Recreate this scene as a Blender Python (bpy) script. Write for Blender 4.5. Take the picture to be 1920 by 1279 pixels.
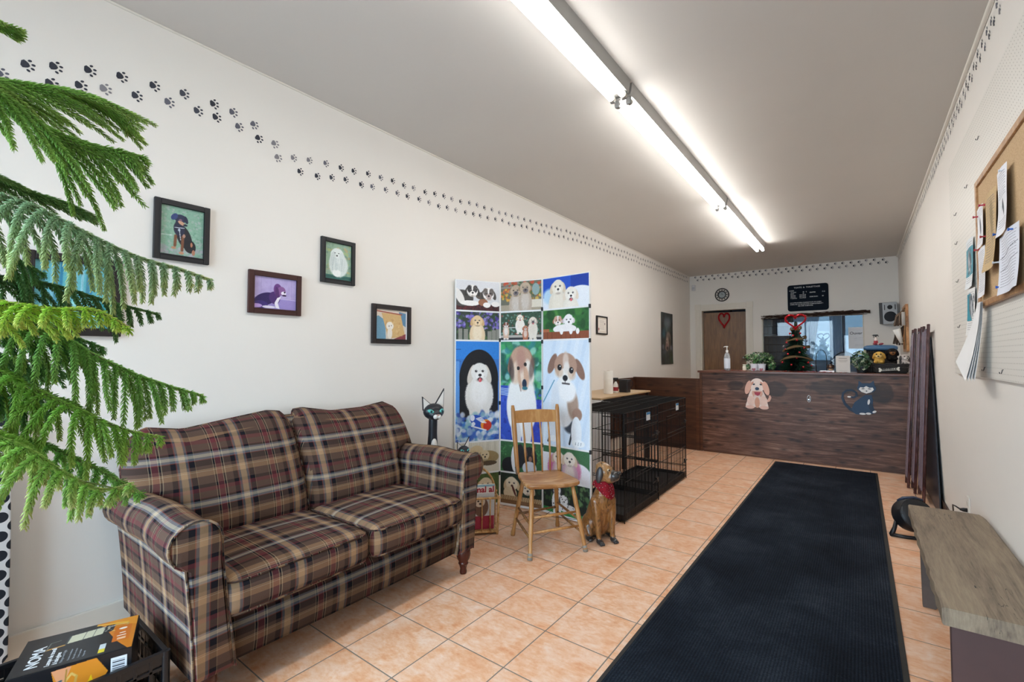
import bpy, bmesh, math, random
import numpy as np
from mathutils import Vector, Matrix, Euler, noise as mnoise

for o in list(bpy.data.objects): bpy.data.objects.remove(o)
scene = bpy.context.scene
COL = scene.collection
random.seed(7)
RNG = np.random.default_rng(7)
PI = math.pi

# ------------------------------------------------------------------ room dimensions (metres)
XL, XR = -2.797, 0.538          # left / right wall
YF, YB, YE = -1.75, 9.873, 12.6 # front wall, back wall, far end of the back room
ZC = 2.988                      # ceiling
TS, TX, TY = 0.325, -0.9014, 2.8711   # floor tile pitch and grid origin

# ------------------------------------------------------------------ camera
cam_d = bpy.data.cameras.new('camera'); cam = bpy.data.objects.new('camera', cam_d); COL.objects.link(cam)
cam_d.sensor_width = 36.0; cam_d.lens = 865.183/1920*36; cam_d.clip_start = 0.02; cam_d.clip_end = 100
def cam_matrix(yaw, pitch, roll, loc):
    cy, sy, cp, sp = math.cos(yaw), math.sin(yaw), math.cos(pitch), math.sin(pitch)
    f = Vector((-sy*cp, cy*cp, sp)); r0 = Vector((cy, sy, 0)); u0 = r0.cross(f)
    r = r0*math.cos(roll)+u0*math.sin(roll); u = -r0*math.sin(roll)+u0*math.cos(roll)
    m = Matrix((r, u, -f)).transposed().to_4x4(); m.translation = loc
    return m
cam.matrix_world = cam_matrix(0.64524, 0.03503, 0.00087, Vector((0, 0, 1.3077)))
scene.camera = cam

# ------------------------------------------------------------------ colour helpers and node helpers
def lin(c):
    if isinstance(c, str):
        c = tuple(int(c[i:i+2], 16) for i in (0, 2, 4))
    return tuple(((v/255)/12.92 if v/255 <= .04045 else ((v/255+.055)/1.055)**2.4) for v in c)
def lin4(c): return lin(c)+(1.0,)

# ------------------------------------------------------------------ world, daylight and exposure
W = bpy.data.worlds.new('overcast_daylight'); scene.world = W; W.use_nodes = True
bgn = W.node_tree.nodes['Background']
bgn.inputs[0].default_value = (0.66, 0.84, 1.0, 1); WORLD_STRENGTH = 5.6
# overcast sky: three times brighter overhead than at the horizon, dimmer pavement below
_t = W.node_tree; _s = _t.nodes.new('ShaderNodeSeparateXYZ')
_m = _t.nodes.new('ShaderNodeMapRange'); _m.interpolation_type = 'LINEAR'; _m.clamp = True
_tc = _t.nodes.new('ShaderNodeTexCoord'); _t.links.new(_tc.outputs['Generated'], _s.inputs[0])
_m.inputs['From Min'].default_value = -.15; _m.inputs['From Max'].default_value = .9; _m.inputs['To Min'].default_value = .75*WORLD_STRENGTH; _m.inputs['To Max'].default_value = 3.4*WORLD_STRENGTH
_t.links.new(_s.outputs[2], _m.inputs['Value']); _t.links.new(_m.outputs[0], bgn.inputs[1])
def portal(name, loc, rot, sx, sy):
    l = bpy.data.lights.new(name, 'AREA'); l.shape = 'RECTANGLE'; l.size = sx; l.size_y = sy
    l.cycles.is_portal = True
    o = bpy.data.objects.new(name, l); o.location = loc; o.rotation_euler = rot; COL.objects.link(o)
portal('front_window_daylight', ((XL+XR)/2, YF-.02, 1.42), (PI/2, 0, 0), 3.2, 2.75)
portal('back_window_daylight', (-0.9, YE+.02, 1.75), (-PI/2, 0, 0), 2.1, 1.3)
TUBE_STRENGTH = 19.0   # middle fixture; the nearest is set dimmer, the farthest brighter to lift the back wall
scene.view_settings.view_transform = 'Standard'
scene.view_settings.look = 'None'
scene.view_settings.gamma = 1.0
scene.view_settings.use_curve_mapping = False
scene.view_settings.exposure = 0.6

class NT:
    """small wrapper to wire shader nodes"""
    def __init__(s, mat):
        s.t = mat.node_tree; s.b = s.t.nodes['Principled BSDF']
    def n(s, typ, **kw):
        nd = s.t.nodes.new(typ)
        for k, v in kw.items():
            if k.startswith('i_'):
                key = k[2:]; key = int(key) if key.isdigit() else key.replace('_', ' ')
                s.set(nd.inputs[key], v)
            else: setattr(nd, k, v)
        return nd
    def set(s, inp, v):
        if isinstance(v, bpy.types.NodeSocket): s.t.links.new(v, inp)
        elif isinstance(v, bpy.types.Node): s.t.links.new(v.outputs[0], inp)
        else: inp.default_value = v
    def m(s, op, a, b=0.0, c=0.0, clamp=False):
        nd = s.t.nodes.new('ShaderNodeMath'); nd.operation = op; nd.use_clamp = clamp
        for i, v in enumerate((a, b, c)): s.set(nd.inputs[i], v)
        return nd.outputs[0]
    def mix(s, f, a, b, typ='MIX'):
        nd = s.t.nodes.new('ShaderNodeMix'); nd.data_type = 'RGBA'; nd.blend_type = typ
        s.set(nd.inputs[0], f)
        for i, v in ((6, a), (7, b)):
            if isinstance(v, (str, tuple)) and not isinstance(v, bpy.types.NodeSocket): v = lin4(v) if isinstance(v, str) or max(v) > 1 else v
            s.set(nd.inputs[i], v)
        return nd.outputs[2]
    def noise(s, vec, scale, detail=3, rough=.55, dist=0.0):
        nd = s.n('ShaderNodeTexNoise'); nd.inputs['Scale'].default_value = scale; nd.inputs['Detail'].default_value = detail
        nd.inputs['Roughness'].default_value = rough; nd.inputs['Distortion'].default_value = dist
        if vec is not None: s.set(nd.inputs['Vector'], vec)
        return nd.outputs['Fac']
    def ramp(s, fac, stops, interp='LINEAR'):
        nd = s.n('ShaderNodeValToRGB'); cr = nd.color_ramp; cr.interpolation = interp
        while len(cr.elements) > 1: cr.elements.remove(cr.elements[-1])
        for i, (p, c) in enumerate(stops):
            e = cr.elements[0] if i == 0 else cr.elements.new(p)
            e.position = p; e.color = lin4(c) if isinstance(c, str) or max(c) > 1 else tuple(c)+(1,)
        s.set(nd.inputs[0], fac); return nd.outputs[0]
    def pos(s): return s.n('ShaderNodeNewGeometry').outputs['Position']
    def obj(s): return s.n('ShaderNodeTexCoord').outputs['Object']
    def uv(s): return s.n('ShaderNodeTexCoord').outputs['UV']
    def scale(s, vec, xyz):
        nd = s.n('ShaderNodeVectorMath'); nd.operation = 'MULTIPLY'; s.set(nd.inputs[0], vec); nd.inputs[1].default_value = xyz
        return nd.outputs[0]
    def sep(s, vec):
        nd = s.n('ShaderNodeSeparateXYZ'); s.set(nd.inputs[0], vec); return nd.outputs
    def bump(s, h, strength=.3, dist=.002):
        nd = s.n('ShaderNodeBump'); nd.inputs['Strength'].default_value = strength; nd.inputs['Distance'].default_value = dist
        s.set(nd.inputs['Height'], h); s.set(s.b.inputs['Normal'], nd.outputs[0]); return nd
    def col(s, v): s.set(s.b.inputs['Base Color'], v)
    def rough(s, v): s.set(s.b.inputs['Roughness'], v)

MATS = {}
def newmat(name, rough=.6, metal=0.0, spec=.5):
    m = bpy.data.materials.new(name); m.use_nodes = True; MATS[name] = m; n = NT(m)
    n.b.inputs['Roughness'].default_value = rough; n.b.inputs['Metallic'].default_value = metal
    n.b.inputs['Specular IOR Level'].default_value = spec
    return m, n
def simple(name, col, rough=.6, metal=0.0, var=.10, vs=18.0, bump=0.0, bs=200.0, spec=.5):
    """plain surface: base colour with slight procedural variation and optional fine bump"""
    if name in MATS: return MATS[name]
    m, n = newmat(name, rough, metal, spec); c = lin(col); o = n.obj()
    f = n.noise(o, vs, 4)
    lo = tuple(max(0, v*(1-var)) for v in c)+(1,); hi = tuple(min(1, v*(1+var)) for v in c)+(1,)
    n.col(n.mix(f, lo, hi))
    if bump: n.bump(n.noise(o, bs, 2), bump, .001)
    return m
def attrmat(name, rough=.6, spec=.5, bump=0.0, coat=0.0):
    """material coloured by the mesh's own colour attribute (printed or painted surfaces)"""
    if name in MATS: return MATS[name]
    m, n = newmat(name, rough, 0, spec)
    a = n.n('ShaderNodeAttribute', attribute_name='Col'); n.col(a.outputs['Color'])
    n.b.inputs['Coat Weight'].default_value = coat
    if bump: n.bump(n.noise(n.obj(), 60, 4), bump, .004)
    return m

# ------------------------------------------------------------------ mesh helpers
def link(o, parent=None):
    COL.objects.link(o)
    if parent is not None: o.parent = parent
    return o
def obj(name, bm, mat=None, parent=None, smooth=None, kind=None, label=None):
    """bm: BMesh or Mesh, in the parent's local coordinates"""
    if isinstance(bm, bmesh.types.BMesh):
        me = bpy.data.meshes.new(name); bm.to_mesh(me); bm.free()
    else: me = bm; me.name = name
    if mat is not None and len(me.materials) == 0: me.materials.append(mat)
    if smooth is True: me.shade_smooth()
    elif smooth: me.shade_smooth(); me.set_sharp_from_angle(angle=math.radians(smooth))
    o = bpy.data.objects.new(name, me); link(o, parent)
    if kind: o['kind'] = kind
    if label: o['label'] = label
    return o
def tag(o, label, cat, group=None, kind=None):
    o['label'] = label; o['category'] = cat
    if group: o['group'] = group
    if kind: o['kind'] = kind
    return o
def thing(name, label, cat, loc=(0, 0, 0), rz=0.0, group=None, kind=None):
    o = bpy.data.objects.new(name, None); o.empty_display_size = .1; COL.objects.link(o)
    o.location = loc; o.rotation_euler = (0, 0, rz)
    return tag(o, label, cat, group, kind)
def struct(name, bm, mat, parent=None, smooth=None):
    o = obj(name, bm, mat, parent, smooth); o['kind'] = 'structure'; return o
def copy_tree(o, parent=None):
    c = o.copy(); COL.objects.link(c); c.parent = parent
    for ch in list(o.children): copy_tree(ch, c)
    return c
def B(): return bmesh.new()
def box(bm, x0, x1, y0, y1, z0, z1, bev=0.0, seg=2, mat=None):
    r = bmesh.ops.create_cube(bm, size=1.0)
    vs = r['verts']
    M = Matrix.Translation(((x0+x1)/2, (y0+y1)/2, (z0+z1)/2)) @ Matrix.Diagonal((abs(x1-x0), abs(y1-y0), abs(z1-z0), 1))
    if mat is not None: M = mat @ M
    bmesh.ops.transform(bm, matrix=M, verts=vs)
    if bev > 0:
        es = list({e for v in vs for e in v.link_edges})
        bmesh.ops.bevel(bm, geom=es, offset=bev, segments=seg, profile=.5, affect='EDGES')
    return bm
def bxm(*a, **k): return box(B(), *a, **k)
def tube(bm, pts, r, seg=8, cap=True):
    pts = [Vector(p) for p in pts]; n = len(pts)
    rs = r if isinstance(r, (list, tuple)) else [r]*n
    rings = []; up = None
    for i, p in enumerate(pts):
        d = (pts[min(i+1, n-1)]-pts[max(i-1, 0)])
        if d.length < 1e-9: d = Vector((0, 0, 1))
        d.normalize()
        if up is None:
            up = Vector((0, 0, 1)) if abs(d.z) < .9 else Vector((1, 0, 0))
        a = d.cross(up)
        if a.length < 1e-6: a = d.orthogonal()
        a.normalize(); b = a.cross(d).normalized(); up = b
        rings.append([bm.verts.new(p+(a*math.cos(2*PI*k/seg)+b*math.sin(2*PI*k/seg))*rs[i]) for k in range(seg)])
    for i in range(n-1):
        for k in range(seg):
            bm.faces.new((rings[i][k], rings[i][(k+1) % seg], rings[i+1][(k+1) % seg], rings[i+1][k]))
    if cap:
        bm.faces.new(rings[0][::-1]); bm.faces.new(rings[-1])
    return bm
def lathe(bm, prof, seg=24, c=(0, 0, 0), axis='Z', cap=True):
    """prof: list of (radius, height)"""
    rings = []
    for r, z in prof:
        r = max(r, 1e-5); ring = []
        for k in range(seg):
            a = 2*PI*k/seg; p = Vector((r*math.cos(a), r*math.sin(a), z))
            if axis == 'X': p = Vector((p.z, p.x, p.y))
            if axis == 'Y': p = Vector((p.x, p.z, -p.y))
            ring.append(bm.verts.new(p+Vector(c)))
        rings.append(ring)
    for i in range(len(rings)-1):
        for k in range(seg):
            bm.faces.new((rings[i][k], rings[i][(k+1) % seg], rings[i+1][(k+1) % seg], rings[i+1][k]))
    if cap: bm.faces.new(rings[0][::-1]); bm.faces.new(rings[-1])
    return bm
def prism(bm, pts2, a0, a1, plane='YZ', bev=0.0):
    """extrude a 2-D outline; plane tells which axes pts2 are, a0..a1 the extent on the third"""
    def mk(p, a):
        if plane == 'YZ': return (a, p[0], p[1])
        if plane == 'XZ': return (p[0], a, p[1])
        return (p[0], p[1], a)
    v0 = [bm.verts.new(mk(p, a0)) for p in pts2]; v1 = [bm.verts.new(mk(p, a1)) for p in pts2]
    n = len(pts2); fs = []
    fs.append(bm.faces.new(v0)); fs.append(bm.faces.new(v1[::-1]))
    for i in range(n): fs.append(bm.faces.new((v0[i], v1[i], v1[(i+1) % n], v0[(i+1) % n])))
    bmesh.ops.recalc_face_normals(bm, faces=fs)
    if bev > 0:
        es = list({e for f in fs[:2] for e in f.edges})
        bmesh.ops.bevel(bm, geom=es, offset=bev, segments=2, profile=.5, affect='EDGES')
    return bm
def ell(bm, c, r, rot=None, u=20, v=12):
    M = Matrix.Translation(c)
    if rot is not None: M = M @ Euler(rot).to_matrix().to_4x4()
    M = M @ Matrix.Diagonal((r[0], r[1], r[2], 1))
    bmesh.ops.create_uvsphere(bm, u_segments=u, v_segments=v, radius=1.0, matrix=M)
    return bm
def npmesh(name, V, F, smooth=False):
    """mesh from numpy arrays, F all of one arity"""
    me = bpy.data.meshes.new(name); V = np.asarray(V, np.float32); F = np.asarray(F, np.int32)
    me.vertices.add(len(V)); me.vertices.foreach_set('co', V.ravel())
    k = F.shape[1]; me.loops.add(F.size); me.loops.foreach_set('vertex_index', F.ravel())
    me.polygons.add(len(F)); me.polygons.foreach_set('loop_start', np.arange(0, F.size, k, dtype=np.int32))
    try: me.polygons.foreach_set('loop_total', np.full(len(F), k, np.int32))
    except Exception: pass
    if smooth: me.polygons.foreach_set('use_smooth', np.ones(len(F), bool))
    me.update(calc_edges=True); return me
def set_col(me, cols):
    """cols: n x 3 linear colours per vertex"""
    a = me.color_attributes.new(name='Col', type='FLOAT_COLOR', domain='POINT')
    c = np.ones((len(me.vertices), 4), np.float32); c[:, :3] = cols
    a.data.foreach_set('color', c.ravel())
def verts_np(me):
    v = np.zeros(len(me.vertices)*3, np.float32); me.vertices.foreach_get('co', v); return v.reshape(-1, 3)
def box_uv(me, off=(0, 0), s=1.0):
    """project by dominant normal: metres to UV"""
    uvl = me.uv_layers.new(name='UVMap')
    for p in me.polygons:
        n = p.normal; ax = max(range(3), key=lambda i: abs(n[i]))
        for li in p.loop_indices:
            c = me.vertices[me.loops[li].vertex_index].co
            uv = ((c.y, c.z), (c.x, c.z), (c.y, c.x))[ax]
            uvl.data[li].uv = (uv[0]*s+off[0], uv[1]*s+off[1])
def blob(name, parts, voxel=.006, smooth=4, mat=None, parent=None, colfn=None):
    """organic shape: fuse ellipsoids and tapered limbs into one continuous skin (remeshed, smoothed)"""
    bm = B()
    for p in parts:
        if p[0] == 'e': ell(bm, p[1], p[2], p[3] if len(p) > 3 else None, 16, 10)
        elif p[0] == 't':
            pts, rs = p[1], p[2]; tube(bm, pts, rs, 12)
            ell(bm, pts[0], (rs[0],)*3, None, 12, 8); ell(bm, pts[-1], (rs[-1],)*3, None, 12, 8)
    me = bpy.data.meshes.new(name); bm.to_mesh(me); bm.free()
    o = bpy.data.objects.new(name, me); COL.objects.link(o)
    md = o.modifiers.new('r', 'REMESH'); md.mode = 'VOXEL'; md.voxel_size = voxel
    if smooth:
        sm = o.modifiers.new('s', 'SMOOTH'); sm.iterations = smooth; sm.factor = .5
    dg = bpy.context.evaluated_depsgraph_get(); ev = o.evaluated_get(dg)
    m2 = bpy.data.meshes.new_from_object(ev); bpy.data.objects.remove(o); bpy.data.meshes.remove(me)
    m2.shade_smooth()
    if colfn is not None: set_col(m2, colfn(verts_np(m2)))
    return obj(name, m2, mat, parent)
def rounded(sx, sy, sz, r, crown=0.0, n=14, side=0.0):
    """soft box centred on the origin: rounded edges, crowned top and bottom, bulging sides"""
    hx, hy, hz = sx/2, sy/2, sz/2
    bm = B(); bmesh.ops.create_cube(bm, size=2.0)
    bmesh.ops.subdivide_edges(bm, edges=bm.edges[:], cuts=n, use_grid_fill=True)
    for v in bm.verts:
        p = v.co
        q = Vector([math.copysign(1-(1-abs(c))**1.0, c) for c in p])
        q = Vector((q.x*hx, q.y*hy, q.z*hz))
        # concentrate: clamp into inner box then push out
        i = Vector((max(-hx+r, min(hx-r, q.x)), max(-hy+r, min(hy-r, q.y)), max(-hz+r, min(hz-r, q.z))))
        d = q-i
        if d.length > 1e-6:
            # map cube corner distance to sphere
            d.normalize(); q = i+d*r
        fx, fy = 1-(q.x/hx)**2, 1-(q.y/hy)**2
        q.z += math.copysign(1, q.z)*crown*max(0, fx)**.6*max(0, fy)**.6 * min(1, abs(q.z)/(hz-r+1e-6) if hz > r else 1)
        if side:
            fz = 1-(q.z/hz)**2
            q.x += math.copysign(side, q.x)*max(0, fy)*max(0, fz)*(abs(q.x)/hx)**3
            q.y += math.copysign(side, q.y)*max(0, fx)*max(0, fz)*(abs(q.y)/hy)**3
        v.co = q
    return bm
def xform(bm, M): bmesh.ops.transform(bm, matrix=M, verts=bm.verts[:]); return bm
def rotz(a): return Matrix.Rotation(a, 4, 'Z')
def rotx(a): return Matrix.Rotation(a, 4, 'X')
def roty(a): return Matrix.Rotation(a, 4, 'Y')
def tr(x, y, z): return Matrix.Translation((x, y, z))
def frame_mat(origin, xdir, ydir):
    """matrix whose local x,y lie along the given directions (a picture plane), z out of it"""
    x = Vector(xdir).normalized(); y = Vector(ydir); y = (y-x*y.dot(x)).normalized(); z = x.cross(y)
    m = Matrix((x, y, z)).transposed().to_4x4(); m.translation = Vector(origin); return m
def textmesh(name, s, size, mat, parent, M, ext=.0006, align='LEFT', sx=1.0, kind=None, bold=0.0):
    cu = bpy.data.curves.new(name, 'FONT'); cu.body = s; cu.size = size; cu.extrude = ext; cu.align_x = align
    cu.resolution_u = 3; cu.space_line = .95; cu.offset = bold
    o = bpy.data.objects.new(name, cu); COL.objects.link(o)
    dg = bpy.context.evaluated_depsgraph_get(); me = bpy.data.meshes.new_from_object(o.evaluated_get(dg))
    bpy.data.objects.remove(o)
    me.transform(M @ Matrix.Diagonal((sx, 1, 1, 1)))
    return obj(name, me, mat, parent, kind=kind)

# ------------------------------------------------------------------ printed pictures: a painter on a vertex grid
class Cv:
    """canvas in units of its own height: x 0..A, y 0..1 (up); colours sRGB 0..255, painted as printed ink"""
    def __init__(s, A, h, bg):
        s.A = A; s.h = h; s.w = max(2, int(h*A)); s.a = np.zeros((s.h, s.w, 3)); s.a[:] = s.c(bg)
        yy, xx = np.mgrid[0:s.h, 0:s.w]; s.x = (xx/(s.w-1))*A; s.y = yy/(s.h-1); s.win = (0, 0, A, 1)
    @staticmethod
    def c(c): return np.array(tuple(int(c[i:i+2], 16) for i in (0, 2, 4)) if isinstance(c, str) else c, float)
    def sub(s, x0, y0, x1, y1):
        """paint following calls in a window of the canvas, keeping units = window height"""
        s.win = (x0, y0, x1, y1); return (x1-x0)/(y1-y0)
    def _xy(s):
        x0, y0, x1, y1 = s.win; k = y1-y0; return (s.x-x0)/k, (s.y-y0)/k
    def _in(s):
        x0, y0, x1, y1 = s.win; return (s.x >= x0) & (s.x <= x1) & (s.y >= y0) & (s.y <= y1)
    def put(s, m, col, op=1.0):
        m = (np.clip(m, 0, 1)*op*s._in())[..., None]; s.a = s.a*(1-m)+s.c(col)*m
    def fill(s, col): s.put(np.ones_like(s.x), col)
    def ell(s, cx, cy, rx, ry, col, rot=0, soft=.06, op=1.0, tex=0.0):
        x, y = s._xy(); dx, dy = x-cx, y-cy; ca, sa = math.cos(rot), math.sin(rot)
        u = (dx*ca+dy*sa)/rx; v = (-dx*sa+dy*ca)/ry; d = np.sqrt(u*u+v*v)
        if tex: d = d+RNG.normal(0, tex, d.shape)
        s.put((1-d)/soft+.5, col, op)
    def poly(s, pts, col, op=1.0):
        x, y = s._xy(); ins = np.zeros(x.shape, bool); n = len(pts)
        for i in range(n):
            (xa, ya), (xb, yb) = pts[i], pts[(i+1) % n]
            if ya == yb: continue
            ins ^= ((y < ya) != (y < yb)) & (x < (xb-xa)*(y-ya)/(yb-ya)+xa)
        s.put(ins.astype(float), col, op)
    def rect(s, x0, y0, x1, y1, col, op=1.0): s.poly([(x0, y0), (x1, y0), (x1, y1), (x0, y1)], col, op)
    def line(s, x0, y0, x1, y1, w, col, op=1.0):
        x, y = s._xy(); L2 = (x1-x0)**2+(y1-y0)**2+1e-12; t = np.clip(((x-x0)*(x1-x0)+(y-y0)*(y1-y0))/L2, 0, 1)
        d = np.hypot(x-x0-t*(x1-x0), y-y0-t*(y1-y0)); s.put((w-d)/(w*.5)+.5, col, op)
    def spots(s, n, cols, x0, x1, y0, y1, r0, r1, op=1.0):
        for _ in range(n):
            r = RNG.uniform(r0, r1); s.ell(RNG.uniform(x0, x1), RNG.uniform(y0, y1), r, r*RNG.uniform(.6, 1), cols[RNG.integers(len(cols))], RNG.uniform(0, 3), .5, op)
    def noise(s, amt): s.a = np.clip(s.a+RNG.normal(0, amt, s.a.shape[:2])[..., None], 0, 255)
    def fur(s, mask_c, amt=8): pass
def lincol(a):
    a = np.clip(a, 0, 255)/255; return np.where(a <= .04045, a/12.92, ((a+.055)/1.055)**2.4)
def picture(name, cv, W_, H_, parent, M, mat, label=None, curl=None):
    """printed sheet: fine grid, one colour per point; local x right, y up, centred on the origin of M"""
    h, w = cv.h, cv.w
    yy, xx = np.mgrid[0:h, 0:w]
    V = np.zeros((h*w, 3), np.float32); V[:, 0] = (xx.ravel()/(w-1)-.5)*W_; V[:, 1] = (yy.ravel()/(h-1)-.5)*H_
    if curl is not None: V[:, 2] = curl(V[:, 0], V[:, 1])
    i = (yy[:-1, :-1]*w+xx[:-1, :-1]).ravel(); F = np.stack([i, i+1, i+1+w, i+w], 1)
    me = npmesh(name, V, F, True); me.transform(M); set_col(me, lincol(cv.a).reshape(-1, 3))
    return obj(name, me, mat, parent, label=label)

def pup(c, x, y, s, fur='efe4d6', ear='d8b890', mz=None, body=True, bodyc=None, chest=None, eye='201a1c', nose='1c1a20', tongue=False, earlen=1.0, tilt=0.0, patch=None, bw=1.0):
    """paint a sitting or peeking dog: x,y = centre of the head, s = head radius"""
    bodyc = bodyc or fur; mz = mz or fur
    if body:
        c.ell(x, y-s*2.6, s*1.35*bw, s*2.3, bodyc, 0, .08, tex=.02)
        c.ell(x-s*.6*bw, y-s*4.2, s*.45, s*1.2, bodyc, 0, .1); c.ell(x+s*.6*bw, y-s*4.2, s*.45, s*1.2, bodyc, 0, .1)
        c.ell(x, y-s*2.2, s*.8*bw, s*1.6, chest or fur, 0, .5, .8)
        c.ell(x-s*.6*bw, y-s*5.1, s*.55, s*.3, fur, 0, .15); c.ell(x+s*.6*bw, y-s*5.1, s*.55, s*.3, fur, 0, .15)
    for k in (-1, 1):
        c.ell(x+k*s*.98, y-s*.15*earlen, s*.36, s*.8*earlen, ear, k*.32+tilt, .12)
    c.ell(x, y, s, s*1.02, fur, 0, .09, tex=.015)
    if patch: 
        c.ell(x-s*.45, y+s*.3, s*.5, s*.65, patch, .2, .25); c.ell(x+s*.5, y+s*.3, s*.45, s*.65, patch, -.2, .25)
        c.ell(x, y+s*.5, s*.16, s*.5, fur, 0, .4)
    c.ell(x+s*.06, y-s*.42, s*.5, s*.42, mz, 0, .25)
    c.ell(x+s*.06, y-s*.88, s*.42, s*.16, '8a7668', 0, .8, .45)
    for k in (-1, 1):
        c.ell(x+k*s*.4, y+s*.12, s*.15, s*.13, eye, 0, .3); c.ell(x+k*s*.4+s*.04, y+s*.17, s*.04, s*.04, 'ffffff', 0, .4)
    if tongue:
        c.ell(x+s*.06, y-s*.78, s*.3, s*.2, '40282c', 0, .2); c.ell(x+s*.08, y-s*.88, s*.19, s*.22, 'e0606a', 0, .2)
    for _ in range(34):
        a = RNG.uniform(-PI, PI); r = s*RNG.uniform(.62, 1.0); fx_, fy_ = x+r*math.cos(a), y+r*math.sin(a)*1.02; c.line(fx_, fy_, fx_+s*.10*math.cos(a)+RNG.normal(0, s*.04), fy_+s*.10*math.sin(a)-s*.05, s*.022, fur if _ % 2 else ear, .55)
    if body:
        for _ in range(40):
            bx_, by_ = x+RNG.uniform(-.95, .95)*s*bw, y-s*RNG.uniform(1.0, 4.3); c.line(bx_, by_, bx_+RNG.normal(0, s*.06), by_-s*.28, s*.025, (fur, ear, 'ffffff')[_ % 3], .28)
    c.ell(x+s*.06, y-s*.32, s*.2, s*.15, nose, 0, .25)
    c.line(x+s*.06, y-s*.4, x+s*.06, y-s*.62, s*.03, '463838', .8)
# ================================================================== SETTING
def wall_mat(name, col, rough=.75):
    m, n = newmat(name, rough); o = n.pos(); c = lin(col)
    f = n.noise(o, 1.3, 4); n.col(n.mix(f, tuple(v*.965 for v in c)+(1,), tuple(min(1, v*1.035) for v in c)+(1,)))
    n.bump(n.noise(n.scale(o, (1, 1, .35)), 26, 4), .12, .004); return m
PAINT = wall_mat('cream_wall_paint', 'ebe6df', .55)
PAINTB = wall_mat('cream_back_wall_paint', 'ebe8e2', .6)
CEIL = wall_mat('ceiling_paint', 'd0cbc5', .5)
TRIM = simple('white_trim_paint', 'e6e1d6', .45, var=.03)
BLUEROOM = wall_mat('pale_blue_back_room_paint', 'c9d6e4', .6)
def floor_mat():
    m, n = newmat('terracotta_tile', .3, 0, .4); p = n.pos(); x, y, z = n.sep(p)
    gx = n.m('DIVIDE', n.m('SUBTRACT', x, TX), TS); gy = n.m('DIVIDE', n.m('SUBTRACT', y, TY), TS)
    fx = n.m('FRACT', gx); fy = n.m('FRACT', gy)
    dx = n.m('MINIMUM', fx, n.m('SUBTRACT', 1.0, fx)); dy = n.m('MINIMUM', fy, n.m('SUBTRACT', 1.0, fy))
    d = n.m('MINIMUM', dx, dy)
    g = n.m('LESS_THAN', d, .0085)
    comb = n.n('ShaderNodeCombineXYZ'); n.set(comb.inputs[0], n.m('FLOOR', gx)); n.set(comb.inputs[1], n.m('FLOOR', gy))
    wn = n.n('ShaderNodeTexWhiteNoise'); wn.noise_dimensions = '2D'; n.set(wn.inputs['Vector'], comb)
    off = n.n('ShaderNodeVectorMath', operation='MULTIPLY_ADD'); n.set(off.inputs[0], wn.outputs['Color']); off.inputs[1].default_value = (7, 7, 7); n.set(off.inputs[2], p)
    f1 = n.noise(off.outputs[0], 9, 5, .62, .6); f2 = n.noise(n.scale(off.outputs[0], (1.0, 2.0, 1)), 26, 4, .65)
    f = n.m('ADD', n.m('MULTIPLY', f1, .6), n.m('MULTIPLY', f2, .4))
    tile = n.ramp(f, [(.34, 'd8946a'), (.46, 'e3b08a'), (.56, 'eac4a8'), (.68, 'eed6c6')])
    tile = n.mix(n.m('MULTIPLY', wn.outputs['Value'], .12), tile, 'cf8a60')
    gr = n.mix(n.noise(p, 40, 3), '6f655c', '8d8378')
    n.col(n.mix(g, tile, gr)); n.rough(n.m('ADD', n.m('MULTIPLY', g, .45), n.m('ADD', .24, n.m('MULTIPLY', f2, .2))))
    h = n.m('MINIMUM', n.m('MULTIPLY', d, 60.0), 1.0); h = n.m('ADD', h, n.m('MULTIPLY', f2, .22))
    n.bump(h, .35, .003); return m
floor = struct('floor', bxm(XL-.1, XR+.1, YF-.1, YE+.1, -.1, 0), floor_mat())
struct('ceiling', bxm(XL-.1, XR+.1, YF-.1, YE+.1, ZC, ZC+.1), CEIL)
wl = struct('wall_left', bxm(XL-.12, XL, YF-.1, YE+.1, 0, ZC), PAINT)
wr = struct('wall_right', bxm(XR, XR+.12, YF-.1, YE+.1, 0, ZC), PAINT)
# front wall with shop window and glazed door
bm = B()
for a in ((XL, -2.72, 0, ZC), (-2.72, -.75, 0, .12), (-2.72, -.75, 2.78, ZC), (-.75, -.5, 0, ZC), (-.5, .4, 2.2, ZC), (.4, XR, 0, ZC)):
    box(bm, a[0], a[1], YF-.12, YF, a[2], a[3])
struct('wall_front', bm, PAINT)
DX0, DX1, DZ = -2.585, -1.730, 2.275
WX0, WX1, WZ0, WZ1 = -1.478, .074, 1.00, 2.06
bm = B()
for a in ((XL, DX0, 0, ZC), (DX0, DX1, DZ, ZC), (DX1, WX0, 0, ZC), (WX0, WX1, 0, WZ0), (WX0, WX1, WZ1, ZC), (WX1, XR, 0, ZC)):
    box(bm, a[0], a[1], YB, YB+.12, a[2], a[3])
wb = struct('wall_back', bm, PAINTB)
bm = B()
for a in ((XL, -1.55, 0, ZC), (-1.55, .15, 0, 1.0), (-1.55, .15, 2.45, ZC), (.15, XR, 0, ZC)):
    box(bm, a[0], a[1], YE, YE+.12, a[2], a[3])
struct('wall_far', bm, BLUEROOM)
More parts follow.
